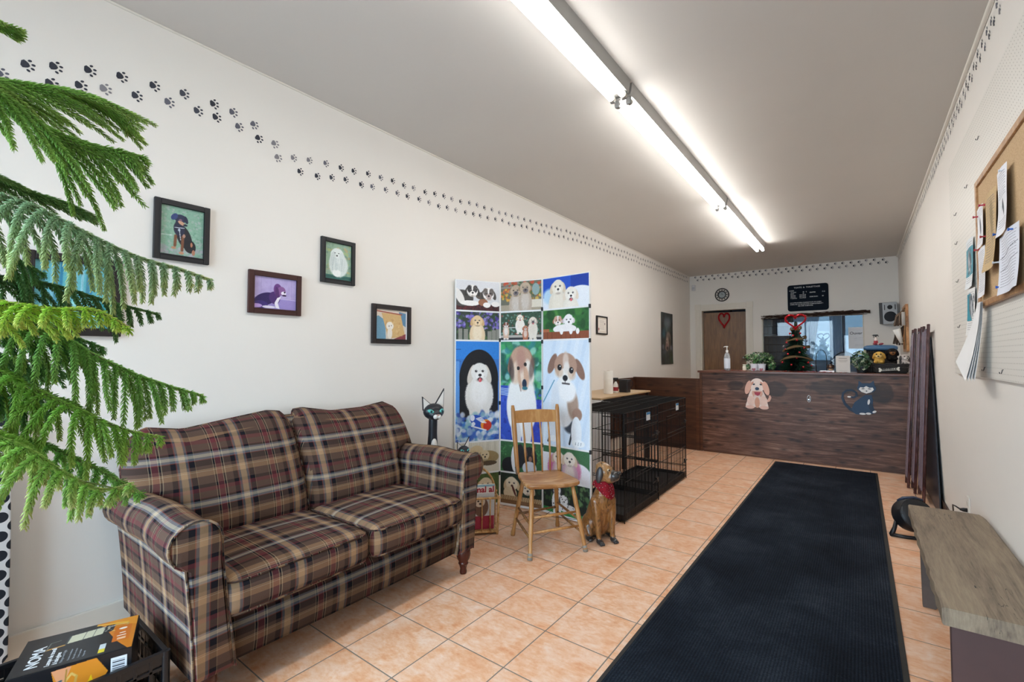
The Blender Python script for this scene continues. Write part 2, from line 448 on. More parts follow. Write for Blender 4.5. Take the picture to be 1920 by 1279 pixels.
# glass
def glass_mat(name='window_glass', tint=(.97, .99, 1), ior=1.45):
    m = bpy.data.materials.new(name); m.use_nodes = True; t = m.node_tree; t.nodes.remove(t.nodes['Principled BSDF'])
    o = t.nodes['Material Output']; tr_ = t.nodes.new('ShaderNodeBsdfTransparent'); tr_.inputs[0].default_value = tint+(1,)
    gl = t.nodes.new('ShaderNodeBsdfGlossy'); gl.inputs['Roughness'].default_value = .02
    fr = t.nodes.new('ShaderNodeFresnel'); fr.inputs[0].default_value = ior; mx = t.nodes.new('ShaderNodeMixShader')
    t.links.new(fr.outputs[0], mx.inputs[0]); t.links.new(tr_.outputs[0], mx.inputs[1]); t.links.new(gl.outputs[0], mx.inputs[2]); t.links.new(mx.outputs[0], o.inputs[0])
    MATS[name] = m; return m
GLASS = glass_mat(); DIM_GLASS = glass_mat('sky_dimming_glass', (.15, .18, .20))  # dark tint added to the back-room pane to dim the sky behind it
ALU = simple('dark_aluminium', '3a3c40', .4, .6)
def window(name, x0, x1, y, z0, z1, mat, mull=(), fw=.05, d=.08, frz=(), glass=None):
    w = bpy.data.objects.new(name, None); COL.objects.link(w); w['kind'] = 'structure'
    bm = B()
    box(bm, x0, x0+fw, y-d/2, y+d/2, z0, z1); box(bm, x1-fw, x1, y-d/2, y+d/2, z0, z1)
    box(bm, x0+fw, x1-fw, y-d/2, y+d/2, z0, z0+fw); box(bm, x0+fw, x1-fw, y-d/2, y+d/2, z1-fw, z1)
    for mx in mull: box(bm, mx-fw/2, mx+fw/2, y-d/2, y+d/2, z0+fw, z1-fw)
    for mz in frz: box(bm, x0+fw, x1-fw, y-d/2, y+d/2, mz-fw/2, mz+fw/2)
    struct('window_frame', bm, mat, w)
    g = struct('window_pane', bxm(x0+fw, x1-fw, y-.003, y+.003, z0+fw, z1-fw), glass or GLASS, w)
    return w
window('window_1', -2.72, -.75, YF-.06, .12, 2.78, ALU, (-1.7,))
window('door_1', -.5, .4, YF-.06, 0, 2.2, ALU)
window('window_2', WX0, WX1, YB+.06, WZ0, WZ1, simple('thin_window_lining', 'd9d4c8', .5), (), .018, .11)
window('window_3', -1.55, .15, YE+.06, 1.0, 2.45, simple('slate_blue_frame', '3d5878', .5), (-.27,), .06, glass=DIM_GLASS)
# door_2: brown leaf standing ajar into the back room
d2 = bpy.data.objects.new('door_2', None); COL.objects.link(d2); d2['kind'] = 'structure'
d2.location = (DX0+.03, YB+.10, 0)
def veneer():
    m, n = newmat('brown_door_veneer', .42); o = n.obj()
    f = n.noise(n.scale(o, (9, 9, .8)), 3.0, 5, .6, 1.2); n.col(n.ramp(f, [(.3, '65431f'), (.55, '7f5930'), (.75, '936b3e')])); return m
lf = struct('door_leaf', bxm(0, .80, 0, .04, .01, DZ-.055, .002), veneer(), d2)
CHROME = simple('chrome', 'c8c8cc', .18, 1.0, var=.02)
bm = B(); lathe(bm, [(.03, -.004), (.03, .008), (.012, .012), (.012, .04), (.026, .05), (.03, .065), (.022, .08), (.0, .082)], 20, (0, 0, 0))
xform(bm, tr(.735, 0, 1.30) @ rotx(PI/2)); struct('door_handle', bm, CHROME, d2, True)
d2.rotation_euler = (0, 0, math.radians(7))
# casing round the door: fluted white boards with corner blocks
bm = B()
def flute(x0, x1, z0, z1, vert=True):
    box(bm, x0, x1, YB-.018, YB, z0, z1)
    for k in range(4):
        if vert:
            w = (x1-x0)/4; box(bm, x0+w*k+.004, x0+w*(k+1)-.004, YB-.024, YB-.018, z0+.01, z1-.01)
        else:
            w = (z1-z0)/4; box(bm, x0+.01, x1-.01, YB-.024, YB-.018, z0+w*k+.004, z0+w*(k+1)-.004)
flute(DX0-.105, DX0-.005, 0, DZ+.005); flute(DX1+.005, DX1+.105, 0, DZ+.005); flute(DX0-.005, DX1+.005, DZ+.005, DZ+.105, False)
for x in (DX0-.112, DX1-.002): box(bm, x, x+.114, YB-.032, YB, DZ, DZ+.114, .003)
box(bm, DX0-.005, DX0+.02, YB-.005, YB+.12, 0, DZ); box(bm, DX1-.02, DX1+.005, YB-.005, YB+.12, 0, DZ); box(bm, DX0+.02, DX1-.02, YB-.005, YB+.12, DZ-.02, DZ+.005)
struct('trim_1', bm, TRIM)
# baseboards
struct('baseboard_left', bxm(XL, XL+.016, YF, 6.79, 0, .17, .004), simple('baseboard_cream', 'e2dcd0', .45, var=.03))
struct('baseboard_right', bxm(XR-.016, XR, YF, 6.8, 0, .12, .004), simple('baseboard_dark_brown', '3c2a22', .5))
struct('trim_2', bxm(XR-.02, XR, YF, YB, ZC-.022, ZC, .006), TRIM)
struct('trim_3', bxm(XL, XL+.012, YF, YB, ZC-.010, ZC, .003), TRIM)

# stencilled paw prints running under the ceiling on three walls
def paw(bm, cols, M, s, g, n=10):
    def blobf(cx, cy, rx, ry, a=0, k=0.0):
        vs = []
        for i in range(n):
            t = 2*PI*i/n; rr = 1+k*math.cos(3*t)
            x, y = rx*math.cos(t)*rr, ry*math.sin(t)*rr
            vs.append(bm.verts.new(M @ Vector(((cx+x*math.cos(a)-y*math.sin(a))*s, (cy+x*math.sin(a)+y*math.cos(a))*s, 0))))
            cols.append(g)
        bm.faces.new(vs)
    blobf(-.14, 0, .27, .32, 0, .14)
    for (x, y, a) in ((.10, .42, .5), (.34, .18, .2), (.34, -.16, -.2), (.12, -.42, -.5)): blobf(x, y, .13, .095, a)
def paw_border(parent, prints, wall):
    bm = B(); cols = []
    for (a, z, ang, s) in prints:
        g = random.choice([(.028, .030, .045), (.035, .038, .055), (.05, .055, .075), (.12, .12, .15), (.22, .21, .23)])
        if wall == 'L': M = frame_mat((XL+.0012, a, z), (0, 1, 0), (0, 0, 1))
        elif wall == 'B': M = frame_mat((a, YB-.0012, z), (1, 0, 0), (0, 0, 1))
        else: M = frame_mat((XR-.0012, a, z), (0, -1, 0), (0, 0, 1))
        paw(bm, cols, M @ rotz(ang), s, g)
    me = bpy.data.meshes.new('paw_print_border'); bm.to_mesh(me); bm.free(); set_col(me, np.array(cols))
    return struct('paw_print_border', me, attrmat('stencil_paint', .7), parent)
P = [(.293, 2.545, -.1), (.378, 2.58, -.05), (.49, 2.622, 0), (.604, 2.649, -.1), (.732, 2.665, 0), (.859, 2.684, 0), (.999, 2.692, .1), (1.096, 2.687, 0), (1.209, 2.662, -.5), (1.33, 2.594, -.4),
     (.367, 2.5, 0), (.461, 2.536, 0), (.546, 2.561, 0), (.663, 2.582, 0), (.795, 2.61, 0), (.924, 2.621, .1), (1.013, 2.624, .1), (1.128, 2.617, -.2), (1.237, 2.591, -.5), (1.35, 2.516, -.5)]
P = [(a, b, c, .052) for a, b, c in P]
def trail(y0, y1, zf, st, gap):
    y = y0; k = 0; out = []
    while y < y1:
        z = zf(y); out.append((y+random.uniform(-.01, .01), z+random.uniform(-.008, .008), random.uniform(-.15, .15), .046))
        out.append((y+st*.45+random.uniform(-.01, .01), z-gap+random.uniform(-.008, .008), random.uniform(-.15, .15), .046)); y += st
    return out
zl = lambda y: float(np.interp(y, [1.4, 2.0, 2.6, 3.2, 5.3, 7, 8.5, 9.8], [2.548, 2.628, 2.655, 2.71, 2.86, 2.90, 2.925, 2.945]))
P += [(y, z, a, s) for y, z, a, s in trail(1.45, 9.7, zl, .108, .078)]
for q in range(-14, 0): P.append((.28+q*.11, 2.53, 0, .05)); P.append((.33+q*.11, 2.47, 0, .05))
paw_border(wl, P, 'L')
paw_border(wb, [(x, z, a, .05) for x, z, a, s in trail(-2.68, .45, lambda x: 2.955, .108, .062)], 'B')
paw_border(wr, trail(-1, 9.7, lambda y: 2.925, .108, .045), 'R')

# dark plywood half wall between the left wall and the counter
def darkwood(name, axis='X', lo='2a1712', mid='4a2c20', hi='6b4c40', knots=True, rough=.38):
    if name in MATS: return MATS[name]
    m, n = newmat(name, rough); o = n.pos()
    sc = {'X': (.8, 6, 11), 'Y': (6, 1, 9), 'Z': (8, 8, .9)}[axis]
    v = n.scale(o, sc); f = n.noise(v, 2.2, 6, .68, .9); f2 = n.noise(n.scale(v, (1, 3, 3)), 9, 3, .6)
    ff = n.m('ADD', n.m('MULTIPLY', f, .7), n.m('MULTIPLY', f2, .3))
    c = n.ramp(ff, [(.34, lo), (.5, mid), (.66, hi)])
    if knots:
        vo = n.n('ShaderNodeTexVoronoi'); vo.voronoi_dimensions = '2D'; vo.inputs['Scale'].default_value = 5.0; xyz = n.sep(o); cb_ = n.n('ShaderNodeCombineXYZ'); n.set(cb_.inputs[0], n.m('MULTIPLY', xyz[0 if axis == 'X' else 1], .62)); n.set(cb_.inputs[1], n.m('MULTIPLY', xyz[2], 1.9)); n.set(vo.inputs['Vector'], cb_)
        k = n.m('SUBTRACT', 1.0, n.m('MULTIPLY', vo.outputs['Distance'], 4.6), clamp=True)
        c = n.mix(n.m('MULTIPLY', k, .9), c, '120a0a')
    big = n.noise(n.scale(o, (1, 1, 1.6)), 2.2, 3, .5); c = n.mix(n.m('MULTIPLY', n.m('SUBTRACT', big, .35, clamp=True), 1.6, clamp=True), c, lo)
    n.col(c); n.bump(ff, .25, .002); return m
PLY = darkwood('brown_plywood_left', 'X', '321c12', '4c2d1c', '65422c', True)
hw = thing('half_wall', 'low dark brown plywood half wall behind the wire crates, left of the counter', 'partition', (-2.29, 6.83, 0))
obj('board', bxm(-.498, .49, -.02, .02, 0, .985), PLY, hw); obj('cap_rail', bxm(-.498, .49, -.03, .03, .985, 1.008, .003), darkwood('brown_rail', 'X', '3a2014', '59341f', '744a2e', False), hw)
obj('post', bxm(.43, .475, -.033, -.02, 0, .985), darkwood('brown_rail'), hw)
ww = thing('wall_panel', 'brown plywood panel fixed low on the left wall behind the desk', 'panel', (XL, 6.4, 0))
obj('board', bxm(.017, .035, -.55, .40, .18, 1.0), darkwood('brown_plywood_side', 'Y', '321c12', '4c2d1c', '65422c', True), ww)

# reception counter
CY = 6.81
ctr = thing('reception_counter', 'wide reception counter faced with knotty dark brown plywood', 'counter', (-.65, CY, 0))
PLYC = darkwood('knotty_plywood', 'X', '2a1713', '654232', 'a07c68', True, .45)
def stains(mat, spots):
    n = NT(mat); x, y, z = n.sep(n.pos()); nz = n.m('MULTIPLY', n.m('SUBTRACT', n.noise(n.pos(), 9, 3), .5), 1.6); tot = None
    for cx, cz, rx, rz in spots:
        a = n.m('DIVIDE', n.m('SUBTRACT', x, cx), rx); b = n.m('DIVIDE', n.m('SUBTRACT', z, cz), rz); d = n.m('ADD', n.m('ADD', n.m('MULTIPLY', a, a), n.m('MULTIPLY', b, b)), nz)
        k = n.m('MULTIPLY', n.m('SUBTRACT', 1.15, d, clamp=True), 2.5, clamp=True); tot = k if tot is None else n.m('MAXIMUM', tot, k)
    src = n.b.inputs['Base Color'].links[0].from_socket; n.col(n.mix(n.m('MULTIPLY', tot, .72), src, '21140e'))
stains(PLYC, [(-.27, .94, .27, .085), (.20, .90, .10, .12), (-.87, .90, .12, .10), (-1.35, .93, .10, .06)])   # old overpainted patches beside the cut-outs
obj('front_board', bxm(-1.135, 1.10, 0, .02, 0, 1.095), PLYC, ctr)
obj('side_board', bxm(-1.135, -1.115, .02, .62, 0, 1.095), darkwood('plywood_end', 'Y', '2c1814', '452a20', '65483c'), ctr)
obj('corner_post', bxm(-1.16, -1.125, -.012, .02, 0, 1.095, .002), darkwood('brown_rail'), ctr)
obj('kick_trim', bxm(-1.115, 1.10, -.01, 0, 0, .022, .002), darkwood('brown_rail'), ctr)
obj('countertop', bxm(-1.18, 1.16, -.035, .68, 1.095, 1.122, .004), darkwood('counter_top_wood', 'X', '4a2a20', '6a4232', '84594a', False, .3), ctr)
ZT = 1.1225

# ================================================================== CEILING LIGHTS
def tube_mat(name, k):
    m = bpy.data.materials.new(name); m.use_nodes = True; b = m.node_tree.nodes['Principled BSDF']
    b.inputs['Emission Color'].default_value = (1, .985, .955, 1); b.inputs['Emission Strength'].default_value = TUBE_STRENGTH*k; b.inputs['Base Color'].default_value = (.9, .9, .9, 1); return m
HOUS = simple('grey_enamel_housing', 'a3a19d', .35, var=.02); SOCK = simple('lamp_socket_grey', '8d8b88', .5); CAPM = simple('tube_end_cap', 'b8b4aa', .35, .7)
def fixture(y0, y1, label, k):
    EM = tube_mat('lit_fluorescent_tube', k)
    t = thing('ceiling_light', label, 'ceiling light', (-1.145, (y0+y1)/2, ZC), 0, 'fluorescent fixtures along the ceiling')
    h = (y1-y0)/2
    obj('housing', prism(B(), [(-.070, 0), (.070, 0), (.069, -.006), (.058, -.074), (-.058, -.074), (-.069, -.006)], -h+.004, h-.004, 'XZ'), HOUS, t)
    for x in (-.037, .037):
        tb = obj('tube', tube(B(), [(x, -h+.045, -.097), (x, h-.045, -.097)], .0185, 14, False), EM, t, True)
        for a, b in ((-h+.022, -h+.048), (h-.048, h-.022)): obj('end_cap', tube(B(), [(x, a, -.097), (x, b, -.097)], .0192, 14), CAPM, tb, 30)
        for s in (-1, 1):
            bm = B(); box(bm, x-.014, x+.014, s*h-s*.024-.009, s*h-s*.024+.009, -.117, -.070, .003); obj('socket', bm, SOCK, t)
fixture(.10, 2.625, 'twin-tube fluorescent ceiling light nearest the viewer, cut by the top edge', .62)
fixture(2.645, 5.185, 'middle twin-tube fluorescent ceiling light of the row of three', .95)
fixture(5.205, 7.66, 'farthest twin-tube fluorescent ceiling light, nearest the counter', 1.3)
# ================================================================== PLAID SOFA
def plaid():
    m, n = newmat('plaid_upholstery', .92, 0, .15); u, v, w = n.sep(n.uv())
    seq = [('584236', .13), ('ab9878', .008), ('17151b', .034), ('ab9878', .008), ('66262b', .095), ('ab9878', .008), ('17151b', .034), ('ab9878', .008),
           ('584236', .13), ('17151b', .085), ('7c3428', .012), ('5f5f62', .040), ('ae8c66', .105), ('5f5f62', .040), ('7c3428', .012), ('15161e', .095), ('8a7656', .008), ('584236', .15)]
    tot = sum(w_ for _, w_ in seq); st = []; a = 0
    for c_, w_ in seq: st.append((a/tot, c_)); a += w_
    seqv = [('584236', .16), ('96704c', .10), ('b8a488', .006), ('96704c', .03), ('b8a488', .006), ('584236', .07), ('17151b', .12), ('7c3428', .014), ('6c7078', .045), ('b3a792', .060), ('6c7078', .035), ('17151b', .04), ('66262b', .014), ('584236', .12), ('66262b', .08), ('17151b', .07)]
    tot = sum(w_ for _, w_ in seqv); sv = []; a = 0
    for c_, w_ in seqv: sv.append((a/tot, c_)); a += w_
    nz = n.m('MULTIPLY', n.m('SUBTRACT', n.noise(n.obj(), 5, 2), .5), .02)
    cu = n.ramp(n.m('FRACT', n.m('ADD', n.m('DIVIDE', u, .25), nz)), st, 'CONSTANT'); cv_ = n.ramp(n.m('FRACT', n.m('ADD', n.m('DIVIDE', v, .205), nz)), sv, 'CONSTANT')
    tw = n.m('SINE', n.m('MULTIPLY', n.m('ADD', u, v), 2*PI/.0028)); fac = n.m('ADD', .5, n.m('MULTIPLY', tw, .16))
    c = n.mix(fac, cu, cv_)
    hs = n.n('ShaderNodeHueSaturation'); hs.inputs['Value'].default_value = 1.0; hs.inputs['Saturation'].default_value = .92; n.set(hs.inputs['Color'], c)
    f = n.noise(n.obj(), 300, 2); c2 = n.mix(n.m('MULTIPLY', f, .16), hs.outputs[0], '241c1c')
    n.col(c2); n.b.inputs['Sheen Weight'].default_value = .0
    n.bump(n.m('ADD', n.m('MULTIPLY', tw, .3), n.m('MULTIPLY', n.noise(n.obj(), 14, 3), 2.0)), .25, .0015); return m
PLAID = plaid()
SX, SY = -2.33, 1.395
sofa = thing('loveseat', 'brown plaid two-seat sofa with rolled arms against the left wall', 'sofa', (SX, SY, 0))
def plaid_obj(name, bm, off=(0, 0), parent=sofa, smooth=True):
    me = bpy.data.meshes.new(name); bm.to_mesh(me); bm.free(); me.update(); box_uv(me, off); return obj(name, me, PLAID, parent, smooth)
def pipe(name, pts, parent, r=.0045, closed=False):
    if closed: pts = pts+[pts[0]]
    return plaid_obj(name, tube(B(), pts, r, 6), (.1, .03), parent)
# seat deck and front rail
bm = B(); box(bm, -.40, .385, -.63, .63, .15, .325, .01); plaid_obj('seat_base', bm)
bm = B(); n_ = 40
pr_ = []
for i in range(n_+1):
    y = -.615+1.23*i/n_
    for j, (z, dx) in enumerate([(.150, -.012), (.155, 0), (.20, .010), (.26, .013), (.31, .004), (.335, -.02)]):
        pr_.append(bm.verts.new((.405+dx+.010*math.cos(y/.615*PI/2), y, z)))
for i in range(n_):
    for j in range(5): bm.faces.new((pr_[i*6+j], pr_[(i+1)*6+j], pr_[(i+1)*6+j+1], pr_[i*6+j+1]))
bmesh.ops.solidify(bm, geom=bm.faces[:], thickness=.02)
plaid_obj('front_rail', bm, (.06, .04))
# arms
def arm(s):
    prof = [(.600, .150), (.612, .25), (.630, .38), (.645, .50), (.652, .58)]
    cx, cz, r = .738, .638, .085
    for k in range(0, 15): a = math.radians(190-k*(250/14)); prof.append((cx+r*math.cos(a), cz+r*math.sin(a)))
    prof += [(.770, .560), (.764, .50), (.752, .38), (.742, .25), (.736, .150)]
    # arc length
    L = [0]
    for i in range(1, len(prof)): L.append(L[-1]+math.dist(prof[i-1], prof[i]))
    xs = [-.41+i*.84/24 for i in range(25)]
    bm = B(); uvl = bm.loops.layers.uv.new('UVMap'); G = []
    for i, x in enumerate(xs):
        row = []
        for j, (h, z) in enumerate(prof):
            zz = z+(.006*math.sin(x*14) if 4 < j < 19 else 0) - (.02*max(0, (-x-.1)/.3) if 3 < j < 21 else 0)
            row.append(bm.verts.new((x, s*h, zz)))
        G.append(row)
    for i in range(len(xs)-1):
        for j in range(len(prof)-1):
            f = bm.faces.new((G[i][j], G[i+1][j], G[i+1][j+1], G[i][j+1])); idx = ((i, j), (i+1, j), (i+1, j+1), (i, j+1))
            for lp, (a, b) in zip(f.loops, idx): lp[uvl].uv = ((.43-xs[a])+.155, L[b]+.06)
    bmesh.ops.recalc_face_normals(bm, faces=bm.faces[:])
    me = bpy.data.meshes.new('arm'); bm.to_mesh(me); bm.free(); ao = obj('arm', me, PLAID, sofa, 50)
    # front facing panel, slightly padded
    c0 = Vector((0, s*.70, .42)); bm = B(); rim = [bm.verts.new((.430, s*h, z)) for h, z in prof]
    mid = [bm.verts.new((.441, s*(.70+(h-.70)*.80), .43+(z-.43)*.93)) for h, z in prof]; cen = []
    n2 = len(prof)
    for i in range(n2-1): bm.faces.new((rim[i], rim[i+1], mid[i+1], mid[i]))
    bm.faces.new((rim[-1], rim[0], mid[0], mid[-1]))
    f = bm.faces.new(mid); bmesh.ops.triangulate(bm, faces=[f]); bmesh.ops.recalc_face_normals(bm, faces=bm.faces[:])
    plaid_obj('arm_front', bm, (.13 if s < 0 else .02, .02), ao, 30)
    pipe('piping', [Vector((.433, s*h, z)) for h, z in prof], ao)
    return ao
arm(-1); arm(1)
# seat cushions
def seat_cushion(yc, off):
    sx, sy, sz = .665, .650, .155
    bm = rounded(sx, sy, sz, .052, .026, 22, .010); xform(bm, tr(.112, yc, .395) @ roty(math.radians(-1.0)))
    c = plaid_obj('seat_cushion', bm, off)
    for sg in (1, -1):
        pts = []; hx, hy, r = sx/2-.008, sy/2-.008, .06
        for q, (ax, ay) in enumerate(((1, 1), (-1, 1), (-1, -1), (1, -1))):
            for k in range(5):
                a = PI/2*q+PI/2*k/4; pts.append(Vector((.112+ax*(hx-r)+r*math.cos(a)+(.004 if ax > 0 else 0), yc+ay*(hy-r)+r*math.sin(a), .395+sg*(sz/2-.016)+(.004 if ax > 0 else 0))))
        pipe('piping', pts, c, .0042, True)
seat_cushion(-.327, (.02, .05)); seat_cushion(.327, (.13, .05))
# back cushions: camelback outline, padded, leaning on the frame
def smooth01(a, b, x): t = max(0, min(1, (x-a)/(b-a))); return t*t*(3-2*t)
TOPL = ([-.80, -.76, -.69, -.54, -.33, -.12, -.05, -.008], [.80, .925, .972, .948, .975, 1.0, .992, .945])
TOPR = ([.008, .03, .09, .27, .50, .68, .76, .80], [.945, .995, 1.0, .965, .968, .99, .95, .80])
def back_cushion(side, off):
    T = TOPL if side < 0 else TOPR; NS, NT_ = 40, 34; ub = .445
    def P(a, b, sgn):
        s = math.sin(a*PI/2); t = math.sin(b*PI/2)
        # inner edge y=0.006, outer edge depends on height
        zt0 = .445+(t+1)/2*.5
        out = .648+.148*smooth01(.66, .80, zt0+.04)
        y = side*(.006+(out-.006)*(s+1)/2) if side > 0 else -(.006+(out-.006)*(1-s)/2)
        zt = float(np.interp(y, T[0], T[1])); z = ub+(zt-ub)*(t+1)/2
        th = .088*max(0, (1-abs(s)**5))**.5*max(0, (1-abs(t)**4.5))**.5
        lean = -.055-.26*((z-.445)/.55)+.03*math.sin((z-.445)/.55*PI)
        return Vector((lean-.075+sgn*th*(1.0 if sgn > 0 else .6), y, z))
    bm = B()
    for sgn in (1, -1):
        G = [[bm.verts.new(P(-1+2*i/NS, -1+2*j/NT_, sgn)) for j in range(NT_+1)] for i in range(NS+1)]
        for i in range(NS):
            for j in range(NT_):
                bm.faces.new((G[i][j], G[i+1][j], G[i+1][j+1], G[i][j+1]) if sgn > 0 else (G[i][j+1], G[i+1][j+1], G[i+1][j], G[i][j]))
    bmesh.ops.remove_doubles(bm, verts=bm.verts[:], dist=.0004)
    c = plaid_obj('back_cushion', bm, off)
    edge = [P(-1, -1+2*j/NT_, 1) for j in range(NT_+1)]+[P(-1+2*i/NS, 1, 1) for i in range(NS+1)]+[P(1, 1-2*j/NT_, 1) for j in range(NT_+1)]
    pipe('piping', edge, c, .0045)
back_cushion(-1, (.0, .11)); back_cushion(1, (.07, .11))
# back frame
bm = B(); pts = [(-.64, .15), (-.64, .66), (-.70, .70), (-.765, .80), (-.74, .91), (-.66, .945), (-.5, .925), (-.3, .945), (-.05, .965), (.05, .965), (.3, .935), (.5, .935), (.66, .955), (.74, .92), (.765, .80), (.70, .70), (.64, .66), (.64, .15)]
prism(bm, pts, -.43, -.345, 'YZ', .015); plaid_obj('back_frame', bm, (.03, 0), sofa, 40)
WALN = simple('turned_walnut', '4a1d12', .25, var=.25, vs=30)
for x, y in ((.385, .70), (.385, -.69), (-.36, .68), (-.36, -.68)):
    bm = B(); lathe(bm, [(.020, .0), (.022, .012), (.019, .03), (.026, .055), (.031, .06), (.029, .068), (.027, .072), (.038, .09), (.044, .115), (.042, .14), (.034, .158)], 22, (x, y, 0))
    obj('leg', bm, WALN, sofa, True)

# ================================================================== WOODEN CHAIR
def wood(name, lo, mid, hi, sc=(3, 3, 22), rough=.4, k=3.0, pos=False):
    if name in MATS: return MATS[name]
    m, n = newmat(name, rough); o = n.pos() if pos else n.obj(); f = n.noise(n.scale(o, sc), k, 5, .6, 1.0)
    n.col(n.ramp(f, [(.32, lo), (.5, mid), (.68, hi)])); n.bump(f, .12, .001); return m
OAK = wood('worn_golden_wood', '93632f', 'a97642', 'bf935c', (5, 5, 1.2)); OAKS = wood('worn_seat_wood', '8a5a30', 'a77645', 'c9a37a', (4, 1.2, 2), .38)
OAKD = wood('darker_rung_wood', '5c3a22', '84592f', 'a07648', (12, 12, 4))
ch = thing('wooden_chair', 'old golden wooden kitchen chair with spindle back in front of the puppy folding screen', 'chair', (-1.80, 2.79, 0), math.radians(-37.5))
# local x = front, y = left(seen from the seat towards the front)
cm = Matrix.Translation((-1.80, 2.79, 0)) @ rotz(math.radians(-37.5)); ci = cm.inverted()
loc = lambda x, y, z: ci @ Vector((x, y, z))
fl_, fr_, bl_, br_ = loc(-1.721, 2.480, 0), loc(-1.500, 2.820, 0), loc(-2.063, 2.750, 0), loc(-1.895, 3.105, 0)
bm = B(); outline = []
seat = [(-.175, -.155), (-.185, 0), (-.175, .155), (-.10, .175), (.10, .198), (.165, .190), (.185, .17), (.205, .09), (.21, 0), (.205, -.09), (.185, -.17), (.165, -.190), (.10, -.198), (-.10, -.175)]
rings = []
for z, k in ((.428, .93), (.436, .985), (.447, 1.0), (.456, .99), (.459, .955), (.455, .80), (.449, .5), (.450, .2)):
    rings.append([bm.verts.new((x*k, y*k, z)) for x, y in seat])
for a in range(len(rings)-1):
    for i in range(len(seat)): bm.faces.new((rings[a][i], rings[a][(i+1) % len(seat)], rings[a+1][(i+1) % len(seat)], rings[a+1][i]))
bm.faces.new(rings[0][::-1]); bm.faces.new(rings[-1]); bmesh.ops.recalc_face_normals(bm, faces=bm.faces[:])
obj('seat', bm, OAKS, ch, 40)
tops = {'fl': Vector((.135, -.145, .435)), 'fr': Vector((.135, .145, .435)), 'bl': Vector((-.125, -.125, .435)), 'br': Vector((-.125, .125, .435))}
bots = {'fl': fl_, 'fr': fr_, 'bl': bl_, 'br': br_}
def at(k, z): t = (z-bots[k].z)/(tops[k].z-bots[k].z); return bots[k].lerp(tops[k], t)
for k in tops:
    p = [at(k, z) for z in (0.0, .02, .05, .09, .15, .24, .32, .38, .435)]
    l = obj('leg', tube(B(), p, [.0155, .0165, .0135, .0125, .0150, .0165, .0160, .0145, .012], 12), OAK, ch, True)
    if k[0] == 'f': obj('worn_foot', tube(B(), [at(k, .0), at(k, .04)], [.0170, .0155], 12), simple('worn_grey_wood', '8b8378', .7), l, True)
for a, b, zs in (('fl', 'fr', (.155, .245)), ('fl', 'bl', (.12, .20)), ('fr', 'br', (.12, .20)), ('bl', 'br', (.16,))):
    for z in zs: obj('stretcher', tube(B(), [at(a, z), at(a, z).lerp(at(b, z+.01), .5), at(b, z+.01)], [.007, .0095, .007], 10), OAK if a == 'fl' and b == 'fr' else OAKD, ch, True)
pb = {-1: Vector((-.150, -.163, .45)), 1: Vector((-.150, .163, .45))}; pt_ = {-1: Vector((-.235, -.178, .945)), 1: Vector((-.235, .178, .945))}
for s in (-1, 1):
    p = [pb[s].lerp(pt_[s], t) for t in (0, .06, .25, .5, .7, .85, .95, 1)]
    obj('back_post', tube(B(), p, [.014, .016, .0165, .0175, .0185, .0165, .015, .011], 12), OAK, ch, True)
    obj('corner_bracket', tube(B(), [Vector((-.128, s*.172, .458)), Vector((-.139, s*.176, .470)), Vector((-.150, s*.181, .505))], .0045, 6), simple('tarnished_metal', '6a6660', .4, .8), ch)
bm = B(); N = 12
for i in range(N+1):
    y = -.172+.344*i/N; cz = .0; bow = -.012*math.cos(y/.172*PI/2)
    for j, (dx, z) in enumerate(((-.008, .815), (.008, .815), (.008, .902+.008*math.cos(y/.172*PI/2)), (-.008, .902+.008*math.cos(y/.172*PI/2)))):
        bm.verts.new((-.15-.085*((z-.45)/.495)+dx+bow, y, z))
bm.verts.ensure_lookup_table()
for i in range(N):
    for j in range(4): bm.faces.new((bm.verts[i*4+j], bm.verts[(i+1)*4+j], bm.verts[(i+1)*4+(j+1) % 4], bm.verts[i*4+(j+1) % 4]))
bm.faces.new([bm.verts[i] for i in (3, 2, 1, 0)]); bm.faces.new([bm.verts[N*4+i] for i in range(4)])
bmesh.ops.recalc_face_normals(bm, faces=bm.faces[:]); obj('crest_rail', bm, OAK, ch, 35)
for y in (-.098, -.033, .033, .098):
    obj('spindle', tube(B(), [Vector((-.152, y*.92, .45)), Vector((-.176, y, .60)), Vector((-.190, y, .70)), Vector((-.222, y*1.02, .82))], [.0055, .0078, .0078, .0055], 8), OAK, ch, True)
obj('wire_brace', tube(tube(B(), [at('fl', .20), at('br', .17)], .0018, 5), [at('fr', .20), at('bl', .17)], .0018, 5), simple('dark_wire', '2a2624', .5, .6), ch)

